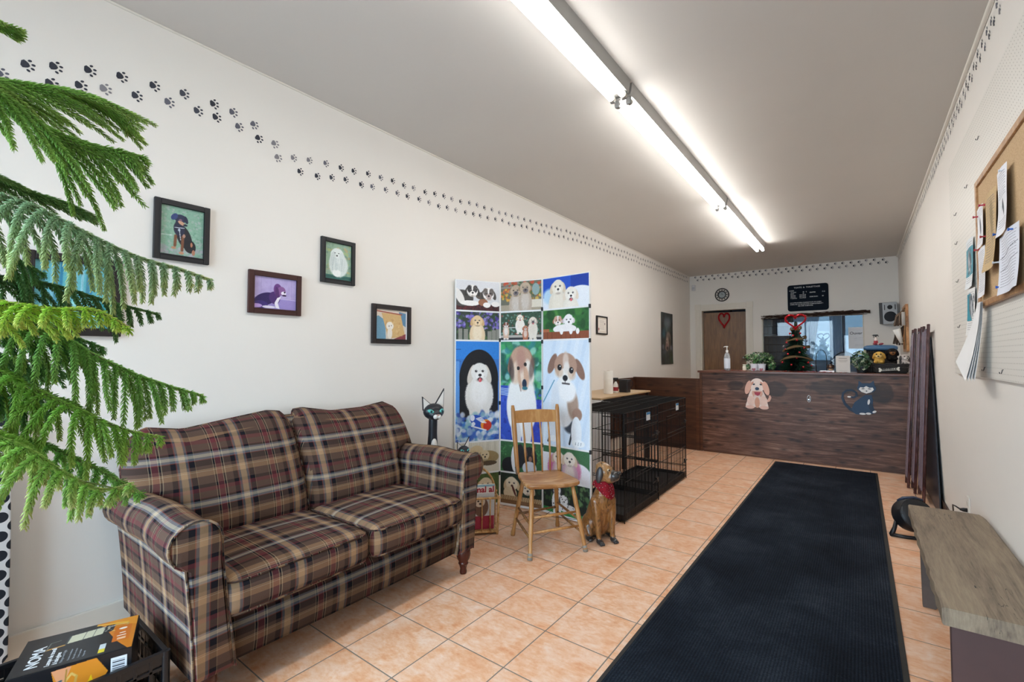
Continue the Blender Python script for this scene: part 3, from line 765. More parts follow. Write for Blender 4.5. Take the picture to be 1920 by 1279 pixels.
# ================================================================== FRAMED PICTURES ON THE LEFT WALL
PRINT = attrmat('glossy_print', .35, .4, 0, .3); MATTE = attrmat('matte_print', .7)
PAPER = attrmat('printed_paper', .85, .3)
def framed(name, label, y0, y1, z0, z1, fcol, fw, cv, cat='picture', rough=.55, matt=None, depth=.022):
    t = thing(name, label, cat, (XL, (y0+y1)/2, (z0+z1)/2)); w, h = y1-y0, z1-z0
    fm = simple('frame_'+fcol, fcol, rough, var=.08)
    bm = B()
    def bar(a0, a1, b0, b1): box(bm, .001, depth, a0, a1, b0, b1, .003)
    bar(-w/2, -w/2+fw, -h/2, h/2); bar(w/2-fw, w/2, -h/2, h/2); bar(-w/2+fw, w/2-fw, -h/2, -h/2+fw); bar(-w/2+fw, w/2-fw, h/2-fw, h/2)
    obj('frame', bm, fm, t)
    bm = B(); e = .006
    for a in ((-w/2+fw-e, -w/2+fw, -h/2+fw, h/2-fw), (w/2-fw, w/2-fw+e, -h/2+fw, h/2-fw), (-w/2+fw, w/2-fw, -h/2+fw-e, -h/2+fw), (-w/2+fw, w/2-fw, h/2-fw, h/2-fw+e)):
        box(bm, depth*.5, depth+.003, a[0], a[1], a[2], a[3], .001)
    obj('inner_lip', bm, simple('frame_lip_'+fcol, fcol, rough, var=.3), t)
    obj('backing', bxm(.001, .010, -w/2+fw, w/2-fw, -h/2+fw, h/2-fw), simple('backing_card', 'b8b0a0', .8), t)
    picture('photograph' if cat == 'picture' else 'print', cv, w-2*fw, h-2*fw, t, frame_mat((.0112, 0, 0), (0, 1, 0), (0, 0, 1)), PRINT)
    return t
# seated black and tan dog
c = Cv(.78, 150, '86b09a'); c.spots(260, ['9cc0ac', '6f9c84', 'a8b8b0', '7fa890', 'b0b4b8'], 0, .78, 0, 1, .01, .035, .6); c.spots(50, ['b8b0bc', 'a8a4b0'], 0, .78, 0, .2, .02, .05, .5)
c.line(0, .39, .2, .40, .004, 'e8eef2')
c.ell(.42, .40, .13, .26, '1a1c26', .35); c.ell(.53, .22, .11, .14, '181a22', .2); c.ell(.33, .55, .10, .15, '1c2440', .1)
c.ell(.33, .66, .07, .12, '1c2340'); c.ell(.35, .77, .115, .085, '222b4a'); c.ell(.24, .79, .05, .08, '2c3f78', -.6); c.ell(.45, .76, .035, .08, '1a2240', .3)
c.ell(.37, .68, .07, .035, 'c89a80', -.5); c.ell(.44, .65, .04, .022, '1c2038'); c.ell(.35, .74, .03, .02, '7c5a70')
for x, y in ((.27, .28), (.40, .20)): c.line(x, .40, x-.01, y-.08, .026, '7a4c34')
c.ell(.24, .15, .045, .025, 'c08a6c'); c.ell(.38, .06, .045, .03, 'c89070'); c.ell(.60, .10, .03, .06, 'b07a60'); c.ell(.42, .42, .025, .04, 'b08878'); c.ell(.56, .26, .02, .05, 'b4785c')
c.line(.25, .57, .42, .585, .006, 'd6deea'); c.line(.33, .57, .36, .33, .005, 'd6deea'); c.ell(.33, .53, .022, .028, 'c0ccdc', 0, .5)
c.noise(5)
framed('picture_frame', 'black framed photo of a black and tan dog sitting on grass', .742, .988, 1.800, 2.106, '17161a', .028, c)
# basset
c = Cv(1.30, 120, 'b6a8d8'); c.spots(60, ['c0b2e0', 'aa9cd0'], 0, 1.3, .35, 1, .03, .12, .4); c.rect(0, 0, 1.3, .36, '9c8ccc'); c.line(0, .36, 1.3, .33, .012, 'd0c4ea')
for x in (.22, .5, 1.15): c.line(x, .36, x, 1, .004, '8f80bc', .6)
c.ell(.34, .30, .34, .19, '2c1c5c', .35); c.ell(.20, .12, .22, .12, '3c2a78'); c.ell(.62, .36, .17, .2, '4a2c70', .2); c.ell(.1, .08, .15, .06, 'c0a0e0'); c.ell(.45, .06, .2, .04, 'eee6f8')
c.ell(.72, .62, .13, .20, '6a3c84', .1); c.ell(.83, .60, .13, .14, '8a5c98'); c.ell(.90, .53, .08, .06, 'f0e8f8'); c.ell(.93, .56, .03, .025, '1c1430'); c.ell(.70, .52, .06, .2, '54306c', .1); c.ell(.92, .46, .07, .03, '3a2050')
c.poly([(.70, .36), (.82, .42), (.72, .2), (.78, .02), (.66, .04), (.62, .2)], 'f0eaf6'); c.noise(4)
framed('picture_frame', 'reddish brown framed violet-toned photo of a basset hound', 1.191, 1.503, 1.562, 1.812, '3c1711', .031, c)
# long haired white dog
c = Cv(.78, 130, '8fae94'); c.spots(120, ['a8b878', '7c9c84', 'c0a878', '90b0a0', '6c8c7c'], 0, .78, .1, 1, .02, .06, .7); c.rect(0, 0, .78, .12, '2c6a62'); c.rect(0, .06, .78, .075, '184840')
c.ell(.40, .40, .28, .33, 'd8e2e0', 0, .12, tex=.03); c.ell(.36, .66, .20, .21, 'e4ecea', 0, .12, tex=.02); c.ell(.22, .55, .08, .22, 'd0dad8', -.2); c.ell(.52, .55, .09, .22, 'd6e0de', .2); c.ell(.35, .18, .12, .10, 'eef4f2')
c.ell(.35, .66, .025, .022, '181c24'); c.ell(.29, .73, .018, .014, '202830'); c.ell(.40, .73, .018, .014, '202830')
for k in range(26): x = RNG.uniform(.18, .6); c.line(x, .6, x+RNG.uniform(-.06, .06), .25, .003, 'b4c4c4', .7)
c.noise(5)
framed('picture_frame', 'black framed photo of a long-haired white dog lying down', 1.633, 1.885, 1.798, 2.097, '15171a', .028, c)
# small dog on a cushion, pastel
c = Cv(1.28, 110, 'dcd2c4'); c.poly([(0, 0), (.40, 0), (.38, .62), (.1, .78), (0, .72)], '6c9cb8'); c.poly([(.92, .95), (1.28, .9), (1.28, .4), (1.0, .55)], '5c88a8'); c.poly([(.22, .88), (1.0, .86), (1.2, .1), (.5, .02)], 'd4b078')
c.line(0, .93, 1.05, .86, .02, 'a05040'); c.poly([(.7, 0), (1.28, .22), (1.28, 0)], '8c3c44'); c.ell(.56, .45, .15, .14, 'f2ece2', 0, .12, tex=.02); c.ell(.56, .2, .10, .2, 'ece4d8'); c.ell(.53, .44, .02, .02, '403430'); c.ell(.62, .46, .018, .018, '403430')
c.ell(.41, .54, .03, .10, 'b89060', -.5, .4, .5); c.ell(.69, .58, .03, .10, 'b89060', .5, .4, .5); c.spots(26, ['c89860', 'e4c890'], .55, 1.15, .1, .8, .02, .05, .5); c.rect(1.22, 0, 1.28, 1, 'e8ecf0'); c.noise(5)
framed('picture_frame', 'dark framed pastel picture of a small white dog on a cushion', 2.030, 2.388, 1.407, 1.694, '1d1313', .034, c)
# blue picture behind the tree
c = Cv(.95, 110, '5fb0bc'); 
for k in range(14): x = RNG.uniform(0, .95); c.line(x, .35, x+.02, 1, RNG.uniform(.008, .03), ['8cc8dc', '3c7c94', '2c5c5c', 'a8dcec', '1c6c9c'][k % 5], .7)
c.spots(60, ['8ce0d8', '50a8b8', '2c8c94', 'b0e8e4'], 0, .95, 0, .4, .03, .09, .6); c.noise(4)
framed('picture_frame', 'dark framed turquoise picture half hidden behind the indoor tree', .300, .627, 1.402, 1.760, '1c1413', .036, c)
# certificate
c = Cv(1.25, 80, 'e4dcd0'); c.rect(.08, .08, 1.17, .92, 'c8b8a8'); c.rect(.11, .11, 1.14, .89, 'ebe4da')
for k in range(9): c.line(.3, .78-k*.065, .95, .78-k*.065, .007, '8c7c80', .7)
c.ell(.22, .24, .07, .09, 'a04c48'); c.ell(1.0, .6, .05, .07, '705860')
framed('certificate_frame', 'small black framed certificate on the left wall beyond the folding screen', 5.57, 5.893, 1.618, 1.866, '1a1718', .016, c, 'certificate')
# wolf poster
c = Cv(.68, 160, '1f262a'); c.spots(160, ['16201f', '2c3a38', '3c4a4c', '203c40', '182824'], 0, .68, 0, 1, .03, .09, .6)
c.ell(.36, .84, .20, .09, '707c88', 0, .8, .7, .1); c.ell(.34, .76, .16, .1, '8c98a0', 0, 1, .5); c.line(.30, .80, .34, .62, .04, '64807c', .5); c.ell(.16, .60, .10, .09, '2c7488', 0, .9, .7)
c.ell(.42, .50, .14, .14, '8c8078', .2, .4, .9); c.ell(.36, .42, .10, .10, 'b09c90', 0, .5); c.ell(.50, .42, .06, .14, '504840', .3, .5); c.ell(.33, .33, .10, .08, '907870', 0, .5); c.ell(.35, .31, .045, .035, '181418'); c.ell(.32, .45, .02, .015, '140f10'); c.ell(.46, .46, .02, .015, '140f10')
c.ell(.10, .33, .06, .05, 'a0a4b8', 0, .8, .6); c.ell(.58, .32, .07, .05, '8c90a8', 0, .8, .6); c.ell(.2, .24, .12, .04, '586078', 0, .8, .5); c.ell(.58, .12, .1, .12, '28482c', 0, .9, .7); c.noise(6)
po = thing('wall_poster', 'tall dark poster of a wolf-like dog on the far left wall', 'poster', (XL, 8.40, 1.65))
picture('sheet', c, .62, .93, po, frame_mat((.006, 0, 0), (0, 1, 0), (0, 0, 1)), PRINT, curl=lambda x, y: .004*np.maximum(0, (np.abs(x)/.31)**6)+.006*np.maximum(0, (-y/.46))**8)

# ================================================================== FOLDING SCREEN WITH PUPPY PHOTOS
SA, SB, SC, SD = Vector((-2.765, 2.862, 0)), Vector((-2.571, 3.237, 0)), Vector((-2.163, 3.306, 0)), Vector((-1.682, 3.249, 0))
scr = thing('folding_screen', 'tall three-panel folding screen printed with puppy photographs', 'folding screen', (-2.3, 3.2, 0)); SO = Vector((-2.3, 3.2, 0))
HH = 1.975; ROWS = [(1.712, 1.970), (1.455, 1.697), (.575, 1.438), (.300, .560), (.020, .286)]
def panel_canvas(W_):
    c = Cv(W_/HH, 560, 'e6e8ea'); return c
def rowwin(c, W_, i):
    z0, z1 = ROWS[i]; A = c.sub(.006/HH, z0/HH, (W_-.006)/HH, z1/HH); return A
def foliage(c, A, cols, n=120, r0=.02, r1=.07, y0=0, y1=1): c.spots(n, cols, 0, A, y0, y1, r0, r1, .75)
def panel_left():
    W_ = (SB-SA).length; c = panel_canvas(W_)
    A = rowwin(c, W_, 0); c.fill('d9dade'); c.rect(0, 0, A, .22, '4a2428'); c.spots(60, ['1c1c20', '6c2c30', '301c20'], 0, A, 0, .2, .02, .04, .7); c.ell(.2, .4, .42, .28, '4a4846'); c.ell(.12, .45, .13, .3, 'e8e4e0', .5); c.ell(1.0, .5, .3, .14, '5c544c')
    pup(c, .58, .66, .2, 'efece8', '3a3836', 'f4f0ec', False, patch='3c3a3c'); c.ell(.5, .24, .34, .09, 'f2efec')
    pup(c, 1.18, .58, .21, 'f0ecea', '4a4644', 'b8a4a0', False, tongue=False, patch='6a625e'); c.ell(.98, .28, .18, .12, '9c6a50'); c.ell(1.12, .2, .14, .09, 'f6f2f0'); c.ell(1.45, .24, .16, .09, 'f2eeec')
    A = rowwin(c, W_, 1); c.fill('35413a'); foliage(c, A, ['6a58b8', '8c7cd8', '4c3c98', 'a89ce8', '3c5c38', '2c3c30'], 170, .03, .08, .38, 1); foliage(c, A, ['4c6a44', '2c3c2c'], 50, .03, .08, 0, .4)
    for x in (.08, .3, 1.4, 1.22, 1.58): c.rect(x, 0, x+.16, .36+.05*math.sin(x*9), '8c8c84')
    pup(c, .82, .68, .2, 'e2c69c', 'd0aa78', 'eed8b4', True, 'e4cca8', 'f2e4cc', bw=1.15)
    A = rowwin(c, W_, 2); c.fill('3a78c8'); c.rect(0, .82, A, 1, '2f84dc')
    for k in range(7): c.line(0, .2+k*.12, .05, .2+k*.12, .003, '24549c')
    c.ell(.25, .62, .215, .30, '15161c', 0, .02); c.rect(.04, .2, .465, .62, '15161c'); c.rect(0, .2, .035, .8, '5c98dc')
    pup(c, .255, .69, .092, 'ebe9e6', 'd8d0c6', 'f6f4f2', True, 'e6e3de', 'f4f2f0', tongue=True, earlen=1.35, bw=1.25)
    foliage(c, A, ['dce4ec', '3c64c0', 'b8d0dc', '88b8c4', 'f0f2f4', '2c4ca0', '7c98c8'], 190, .015, .04, 0, .27)
    c.ell(.25, .19, .105, .058, '2450b8', -.5); c.ell(.325, .155, .055, .055, 'e8902c', -.4); c.ell(.345, .145, .045, .05, 'c83420', -.4); c.ell(.18, .23, .025, .03, 'e8ecf8'); c.ell(.19, .17, .02, .02, 'e8ecf8')
    for k in range(6): c.line(.22+k*.013, .22-k*.008, .28+k*.010, .235-k*.012, .004, 'f6f6f8')
    c.line(.17, .15, .33, .10, .006, 'f0f0f4')
    A = rowwin(c, W_, 3); c.fill('d6d0be')
    for k in range(40): x = RNG.uniform(0, A); c.line(x, 1, x+RNG.uniform(-.1, .1), .5, .008, ['c4bca8', 'e6e2d2'][k % 2], .6)
    c.ell(1.15, .48, .42, .22, 'a08a60'); c.ell(.75, .72, .24, .18, 'd8c49c'); c.ell(.62, .62, .15, .13, 'ccb68c'); pup(c, 1.05, .55, .17, 'dac9a4', 'a08458', None, False); c.ell(1.2, .28, .3, .08, '5c4c38')
    A = rowwin(c, W_, 4); c.fill('4c6030'); foliage(c, A, ['5c7038', '3c5028'], 60); pup(c, 1.05, .62, .24, 'e0d2b4', 'c4ac80', None, True)
    c.noise(4); return c, W_
def panel_mid():
    W_ = (SC-SB).length; c = panel_canvas(W_)
    A = rowwin(c, W_, 0); c.fill('6a6a5c'); foliage(c, A, ['d8923c', 'e0b84c', '5c7438', '48603a', 'c85c30'], 120, .03, .07, .35, .8); c.rect(0, .78, .8, 1, '8c887c'); c.line(0, .86, .8, .9, .01, '504c44'); foliage(c, A, ['c44c30', '3c6038'], 40, .03, .06, .85, 1); c.ell(1.35, .7, .14, .2, '8ca4a4'); c.rect(0, 0, A, .2, 'a89c88'); c.rect(1.1, .1, A, .35, 'd8d0c0')
    for x in (.58, .95):
        pup(c, x, .68+.08*(x > .8), .2, 'bca892', '9c8468', '746c70', True, 'b8a898', 'cfc6be', nose='2c2a30', earlen=.5, bw=.95)
        for k in range(3): c.line(x-.12, .82-.05*k, x+.12, .84-.05*k, .008, '94806a', .7)
    A = rowwin(c, W_, 1); c.fill('36503e'); foliage(c, A, ['4c7058', '2c4434', '6c9484', '88a8a0', '9c4038'], 200, .02, .05); c.rect(0, 0, A, .08, '2c2c30'); c.rect(0, .08, A, .17, 'b4aca4'); c.line(.1, .45, 1.4, .45, .015, 'c8ccc8')
    pup(c, .22, .55, .10, 'e8dcd4', '70402c', 'f0e8e4', True, 'd8b49c', 'f0ece8', patch='7c4430'); pup(c, .80, .80, .11, 'eee4d8', 'd8b894', None, True, 'eee8e0', bw=1.3, tongue=True)
    pup(c, 1.02, .42, .09, 'c08468', '9c4c30', 'e8dcd4', True, 'b46c4c', 'e8dcd4'); pup(c, 1.32, .68, .13, 'dcd2c4', 'c4b8ac', '807474', True, 'e0d8cc', bw=1.1, tongue=True)
    A = rowwin(c, W_, 2); c.fill('2c8058'); foliage(c, A, ['3c9858', '1c5c50', '4cb068', '2c7c8c', '185048', '9cd0c4'], 170, .02, .06, .45, 1); c.rect(0, 0, A, .42, '2438a8'); c.rect(0, 0, .12, .55, '2a4cb8'); foliage(c, A, ['1c2c8c', '3c5cd0', '2c48b8'], 150, .008, .02, 0, .5)
    for k in range(5): c.line(0, .46+k*.016, .12, .45+k*.016, .004, 'a8c4e8')
    c.ell(.24, .34, .17, .30, 'eceaea', 0, .08); c.ell(.24, .52, .15, .12, 'eceae8', 0, .2)
    for s, x in ((-1, .135), (1, .33)): c.ell(x, .82-.03*(s < 0), .042, .115, 'a0745c', s*.30, .2); c.ell(x, .77-.03*(s < 0), .026, .08, '3c3434', s*.3, .4)
    c.ell(.235, .80, .125, .155, 'c09a84', 0, .12, tex=.02); c.ell(.19, .69, .07, .12, 'e0c8b4', -.2, .3); c.ell(.33, .69, .05, .13, 'e8ded4', .2, .3); c.ell(.262, .64, .065, .13, 'cfa68c', .1, .3); c.ell(.125, .72, .03, .12, '4c3c38', .1, .5, .8); c.ell(.36, .74, .03, .12, '5c4a44', -.15, .5, .7); c.ell(.245, .70, .02, .16, 'ecdccc', .08, .5, .8); c.line(.22, .56, .235, .50, .006, '8c6c60', .7); c.ell(.235, .82, .05, .12, 'b88c7c', 0, .6)
    c.ell(.205, .73, .017, .02, '201818'); c.ell(.285, .77, .017, .02, '201818'); c.ell(.275, .575, .026, .045, '1c2c44', 0, .2); c.ell(.28, .53, .03, .018, '2c6c7c', 0, .4)
    c.ell(.18, .08, .055, .16, 'd8d4d4', .1); c.ell(.30, .08, .055, .16, 'dedada', -.05)
    A = rowwin(c, W_, 3); c.fill('2f6038'); foliage(c, A, ['3c7c44', '4c9450', '244c2c'], 200, .015, .04); c.ell(.35, .2, .3, .28, '15151b'); c.ell(.55, .45, .14, .45, 'dfe0e4'); c.ell(.75, .55, .16, .4, '19191f'); c.ell(1.1, .5, .28, .38, '1d1a1c'); c.ell(1.1, .18, .26, .22, 'c8c8d0'); c.ell(.95, .75, .05, .2, '6c4838', .3); c.ell(1.25, .78, .06, .2, '5c4034', -.3); c.ell(1.13, .48, .06, .09, '8c6450')
    A = rowwin(c, W_, 4); c.fill('1d2c22'); foliage(c, A, ['28402c', '141c18', '34543c'], 90); pup(c, .42, .66, .22, 'eadfc8', 'd4c09c', None, False); c.ell(.36, .35, .25, .2, 'e2d4b8'); c.ell(.5, .45, .04, .2, '5c2c28', .4); pup(c, 1.0, .55, .2, 'e8dcc8', 'cfb898', None, False)
    c.rect(0, 0, A, .26, '8c6a48')
    for k in range(26): c.line(k*.065, .26, k*.065+.03, .14, .012, 'd4c49c')
    for k in range(3): c.line(0, .1-k*.035, A, .1-k*.035, .006, '5c4030')
    c.noise(4); return c, W_
def panel_right():
    W_ = (SD-SC).length; c = panel_canvas(W_)
    A = rowwin(c, W_, 0); c.fill('1d50c0'); c.rect(1.15, .5, A, 1, '153ca0'); c.rect(0, 0, A, .35, 'dfe6f2'); c.ell(1.5, .3, .6, .35, 'e8ecf4'); c.ell(.3, .4, .3, .25, 'b4d4ec', 0, .4)
    pup(c, .62, .68, .235, 'ece4d6', 'd8c8b0', 'f4eee4', True, 'e2dacb', bw=1.2); pup(c, 1.14, .42, .22, 'f0eae0', 'e4d6c4', 'f8f4ee', True, 'e8e2d6', tongue=True, bw=1.1)
    A = rowwin(c, W_, 1); c.fill('2f6a34'); foliage(c, A, ['3c7c38', '4c8c40', '245a2c', '1c4a26'], 60, .06, .2); pup(c, .66, .62, .17, 'eee8e4', 'a06c54', 'f6f0ee', False, earlen=.6, patch='c89c88'); pup(c, 1.12, .62, .2, 'f2eff0', 'd4ccd0', 'f8f6f6', False, earlen=.6); c.ell(.95, .33, .5, .16, 'efeced')
    c.rect(0, 0, A, .24, '8c4c30'); c.rect(0, .24, .28, .34, 'b06844')
    for k in range(9): c.line(k*.2, 0, k*.2, .24, .006, '5c2c1c')
    for x in (.82, 1.22, 1.5): c.ell(x, .24, .07, .1, 'f4f2f2')
    A = rowwin(c, W_, 2); c.fill('d6e4f4')
    for k in range(9): c.line(-.1+k*.09, 0, .15+k*.09, 1, .02, ['c4d8ee', 'e6eef8'][k % 2], .5)
    c.line(0, .4, .14, .62, .006, '5c98b8'); c.ell(.33, .19, .07, .06, '38404c', 0, .4); c.line(.36, .18, .32, .03, .010, '202834'); c.line(.09, .1, .06, .03, .010, '303844')
    c.ell(.255, .42, .135, .24, 'e8ebf0', 0, .08); c.ell(.36, .40, .065, .15, 'a89080', .1, .3); c.ell(.30, .52, .1, .1, 'f2f2f4', 0, .3); c.ell(.15, .42, .05, .17, 'dde3ec', 0, .4); c.ell(.41, .31, .055, .06, '9c7c6c', 0, .2)
    c.ell(.13, .17, .055, .14, 'e2e8f0'); c.ell(.40, .14, .06, .15, 'e8ecf2'); c.ell(.125, .06, .06, .03, 'eef2f6'); c.ell(.42, .045, .075, .035, 'f0f4f8')
    for x in (.39, .42, .45): c.line(x, .03, x+.004, .055, .003, '8c98a4')
    for s, x, y in ((-1, .115, .78), (1, .44, .73)): c.ell(x, y, .042, .105, '8c6a5c', s*.45, .15)
    c.ell(.275, .76, .135, .125, 'b4917e', 0, .08, tex=.015); c.ell(.28, .80, .035, .09, 'd8c4b8', 0, .5); c.ell(.275, .665, .08, .075, 'f2f0ee', 0, .2); c.ell(.29, .74, .035, .06, 'e8e0da', 0, .4); c.ell(.20, .70, .05, .05, 'd4b8a0', 0, .5, .7); c.ell(.35, .68, .045, .05, 'd4b8a0', 0, .5, .7)
    c.ell(.205, .745, .026, .030, '1c1a20', 0, .2); c.ell(.345, .72, .026, .030, '1c1a20', 0, .2); c.ell(.212, .755, .006, .006, 'ffffff'); c.ell(.352, .73, .006, .006, 'ffffff'); c.ell(.272, .645, .030, .028, '1c1c24', 0, .2); c.line(.24, .595, .32, .59, .008, '50484c'); c.line(.272, .62, .272, .6, .004, '50484c')
    A = rowwin(c, W_, 3); c.fill('3c6a44'); c.rect(0, 0, .5, .8, 'e6e4ea'); c.ell(1.4, .2, .5, .4, 'e8e6ec'); c.ell(.45, .35, .26, .42, 'c04c80', 0, .2, .8, .05); c.ell(1.2, .35, .3, .4, 'c45c8c', 0, .2, .7, .05)
    pup(c, .62, .68, .2, 'e6d8cc', 'c8a890', None, True, 'c49cae'); pup(c, 1.06, .68, .22, 'eae0d4', 'd4bca4', None, True, 'c8a4b4', bw=1.15)
    A = rowwin(c, W_, 4); c.fill('17241f'); foliage(c, A, ['3c5c34', '54784a', '182c20', '6c905c'], 110, .03, .08, .4, 1); c.rect(0, 0, A, .13, '2c8c48'); foliage(c, A, ['3ca050', '247c3c'], 60, .02, .05, 0, .12)
    pup(c, .55, .72, .15, 'eceef0', '30343c', None, True); pup(c, .82, .45, .15, 'eef0f2', '3c4048', None, False); c.ell(.95, .22, .36, .13, 'e8eaee'); c.spots(40, ['1c2028'], .4, 1.3, .15, .85, .01, .025)
    c.noise(4); return c, W_
EDGE = simple('screen_edge_white', 'e4e2de', .5)
for (a, b, fn) in ((SA, SB, panel_left), (SB, SC, panel_mid), (SC, SD, panel_right)):
    c, W_ = fn(); d = (b-a).normalized(); mid = (a+b)/2-SO; nrm = d.cross(Vector((0, 0, 1)))
    M = frame_mat((mid.x, mid.y, HH/2+.006), d, (0, 0, 1))
    bm = B(); box(bm, -W_/2+.002, W_/2-.002, -HH/2, HH/2, -.024, -.001, .002); xform(bm, M); pn = obj('panel', bm, EDGE, scr)
    picture('printed_canvas', c, W_-.006, HH-.002, pn, M, MATTE)
for (p, zs) in ((SB, (.28, .9, 1.46)), (SC, (.28, .56, 1.05, 1.44, 1.72)), (SD, (.57, 1.44, 1.71))):
    for z in zs: obj('hinge', bxm(p.x-SO.x-.008, p.x-SO.x+.008, p.y-SO.y-.010, p.y-SO.y+.006, z-.016, z+.016, .002), simple('black_hinge', '151517', .5), scr)
# ================================================================== CARVED DOG WITH BANDANA
def carved_mat():
    m, n = newmat('carved_dog_wood', .28); a = n.n('ShaderNodeAttribute', attribute_name='Col'); o = n.obj()
    f = n.noise(n.scale(o, (16, 16, 5)), 2.2, 4, .6, 1.5); g = n.ramp(f, [(.3, (.38, .30, .25)), (.5, (.95, .92, .88)), (.7, (1.35, 1.3, 1.2))])
    n.col(n.mix(1.0, a.outputs['Color'], g, 'MULTIPLY')); n.bump(f, .2, .003); n.b.inputs['Coat Weight'].default_value = .25; return m
CARVED = carved_mat()
DARKC = simple('dark_stained_carving', '35302f', .35, var=.3, vs=40)
def front_dog():
    t = thing('dog_statue', 'carved brown wooden sitting dog statue wearing a red bandana', 'statue', (-1.515, 3.075, 0), math.radians(-32))
    parts = [('t', [(-.055, 0, .085), (-.03, 0, .17), (.005, 0, .27), (.025, 0, .34)], [.088, .088, .075, .055]),
             ('e', (.03, 0, .27), (.062, .078, .085)),
             ('t', [(.025, 0, .33), (.03, 0, .40), (.035, 0, .45)], [.052, .045, .046])]
    for s in (-1, 1):
        parts += [('t', [(.035, s*.060, .285), (.055, s*.062, .20), (.062, s*.058, .12), (.068, s*.056, .03)], [.040, .028, .021, .018]),
                  ('e', (.085, s*.056, .016), (.036, .024, .016)),
                  ('e', (-.055, s*.068, .095), (.072, .044, .085), (0, .35, 0)),
                  ('t', [(-.03, s*.085, .09), (.0, s*.085, .05), (-.04, s*.085, .022)], [.036, .026, .02]),
                  ('e', (.0, s*.092, .015), (.042, .026, .015))]
    h = math.radians(38); R_ = rotz(h)
    def hp(x, y, z): v = R_ @ Vector((x, y, 0)); return (.030+v.x, v.y, z)
    parts += [('e', hp(.012, 0, .487), (.066, .060, .064), (0, 0, h)), ('e', hp(.0, 0, .522), (.050, .046, .038), (0, 0, h)), ('e', hp(.045, 0, .455), (.060, .044, .044), (0, 0, h)),
              ('e', hp(.088, 0, .468), (.040, .040, .038), (0, 0, h)), ('t', [(-.12, 0, .05), (-.155, .04, .02), (-.13, .09, .015)], [.022, .014, .009])]
    def cf(V):
        c = np.tile(np.array(lin('9a6a3a')), (len(V), 1)); hx = np.cos(h)*(V[:, 0]-.03)+np.sin(h)*V[:, 1]; hy = -np.sin(h)*(V[:, 0]-.03)+np.cos(h)*V[:, 1]
        hi = (V[:, 2] > .43); c[hi] = np.array(lin('a67c4e'))
        mz = hi & (hx > .072) & (V[:, 2] < .515); c[mz] = np.array(lin('3a3634'))
        paw_ = (V[:, 2] < .036); c[paw_] = np.array(lin('33302f')); return c
    b = blob('body', parts, .0055, 5, CARVED, t, cf)
    for s in (-1, 1):
        bm = B(); ell(bm, hp(.0, s*.066, .478), (.026, .012, .058), (s*.12, .1, h), 14, 10); obj('ear', bm, DARKC, t, True, label='dark stained ear')
        e = obj('eye', ell(B(), hp(.055, s*.034, .512), (.009, .009, .009), None, 12, 8), simple('eye_ring_cream', 'cdb898', .3), t, True)
        obj('pupil', ell(B(), hp(.0600, s*.0365, .5125), (.006, .006, .006), None, 12, 8), simple('gloss_black', '0c0b0c', .1), e, True)
    obj('nose', ell(B(), hp(.122, 0, .492), (.016, .02, .014), (0, 0, h), 14, 8), simple('shiny_nose', '2a2828', .12), t, True)
    for s in (-1, 1):
        for k in (-1, 0, 1):
            obj('toe', ell(B(), (.112, s*.056+k*.012, .010), (.014, .0065, .010), None, 8, 6), DARKC, b, True)
    m, n = newmat('red_bandana_cloth', .8); o = n.obj(); v1 = n.n('ShaderNodeTexVoronoi'); v1.inputs['Scale'].default_value = 75; n.set(v1.inputs['Vector'], o)
    v2 = n.n('ShaderNodeTexVoronoi'); v2.inputs['Scale'].default_value = 48; v2.feature = 'DISTANCE_TO_EDGE'; n.set(v2.inputs['Vector'], o)
    c = n.mix(n.m('LESS_THAN', v1.outputs['Distance'], .22), 'b0142c', 'e8dcdc'); c = n.mix(n.m('LESS_THAN', v2.outputs['Distance'], .025), c, '3c1420'); n.col(c)
    bm = B(); N = 44; rows = []
    for j in range(9):
        row = []
        for i in range(N):
            a = 2*PI*i/N; fr = max(0, math.cos(a-.25))**1.6; f = j/8
            z = .428-f*(.040+.078*fr)-.004*math.sin(a*5); r = .050+.006*math.sin(a*6+f*3)*f+.026*f*(.5+fr*.75)+.010*math.sin(f*PI)
            row.append(bm.verts.new((.030+r*math.cos(a)*1.0, r*math.sin(a)*1.05, z)))
        rows.append(row)
    for j in range(8):
        for i in range(N): bm.faces.new((rows[j][i], rows[j+1][i], rows[j+1][(i+1) % N], rows[j][(i+1) % N]))
    bmesh.ops.solidify(bm, geom=bm.faces[:], thickness=.003); obj('bandana', bm, m, t, True)
front_dog()

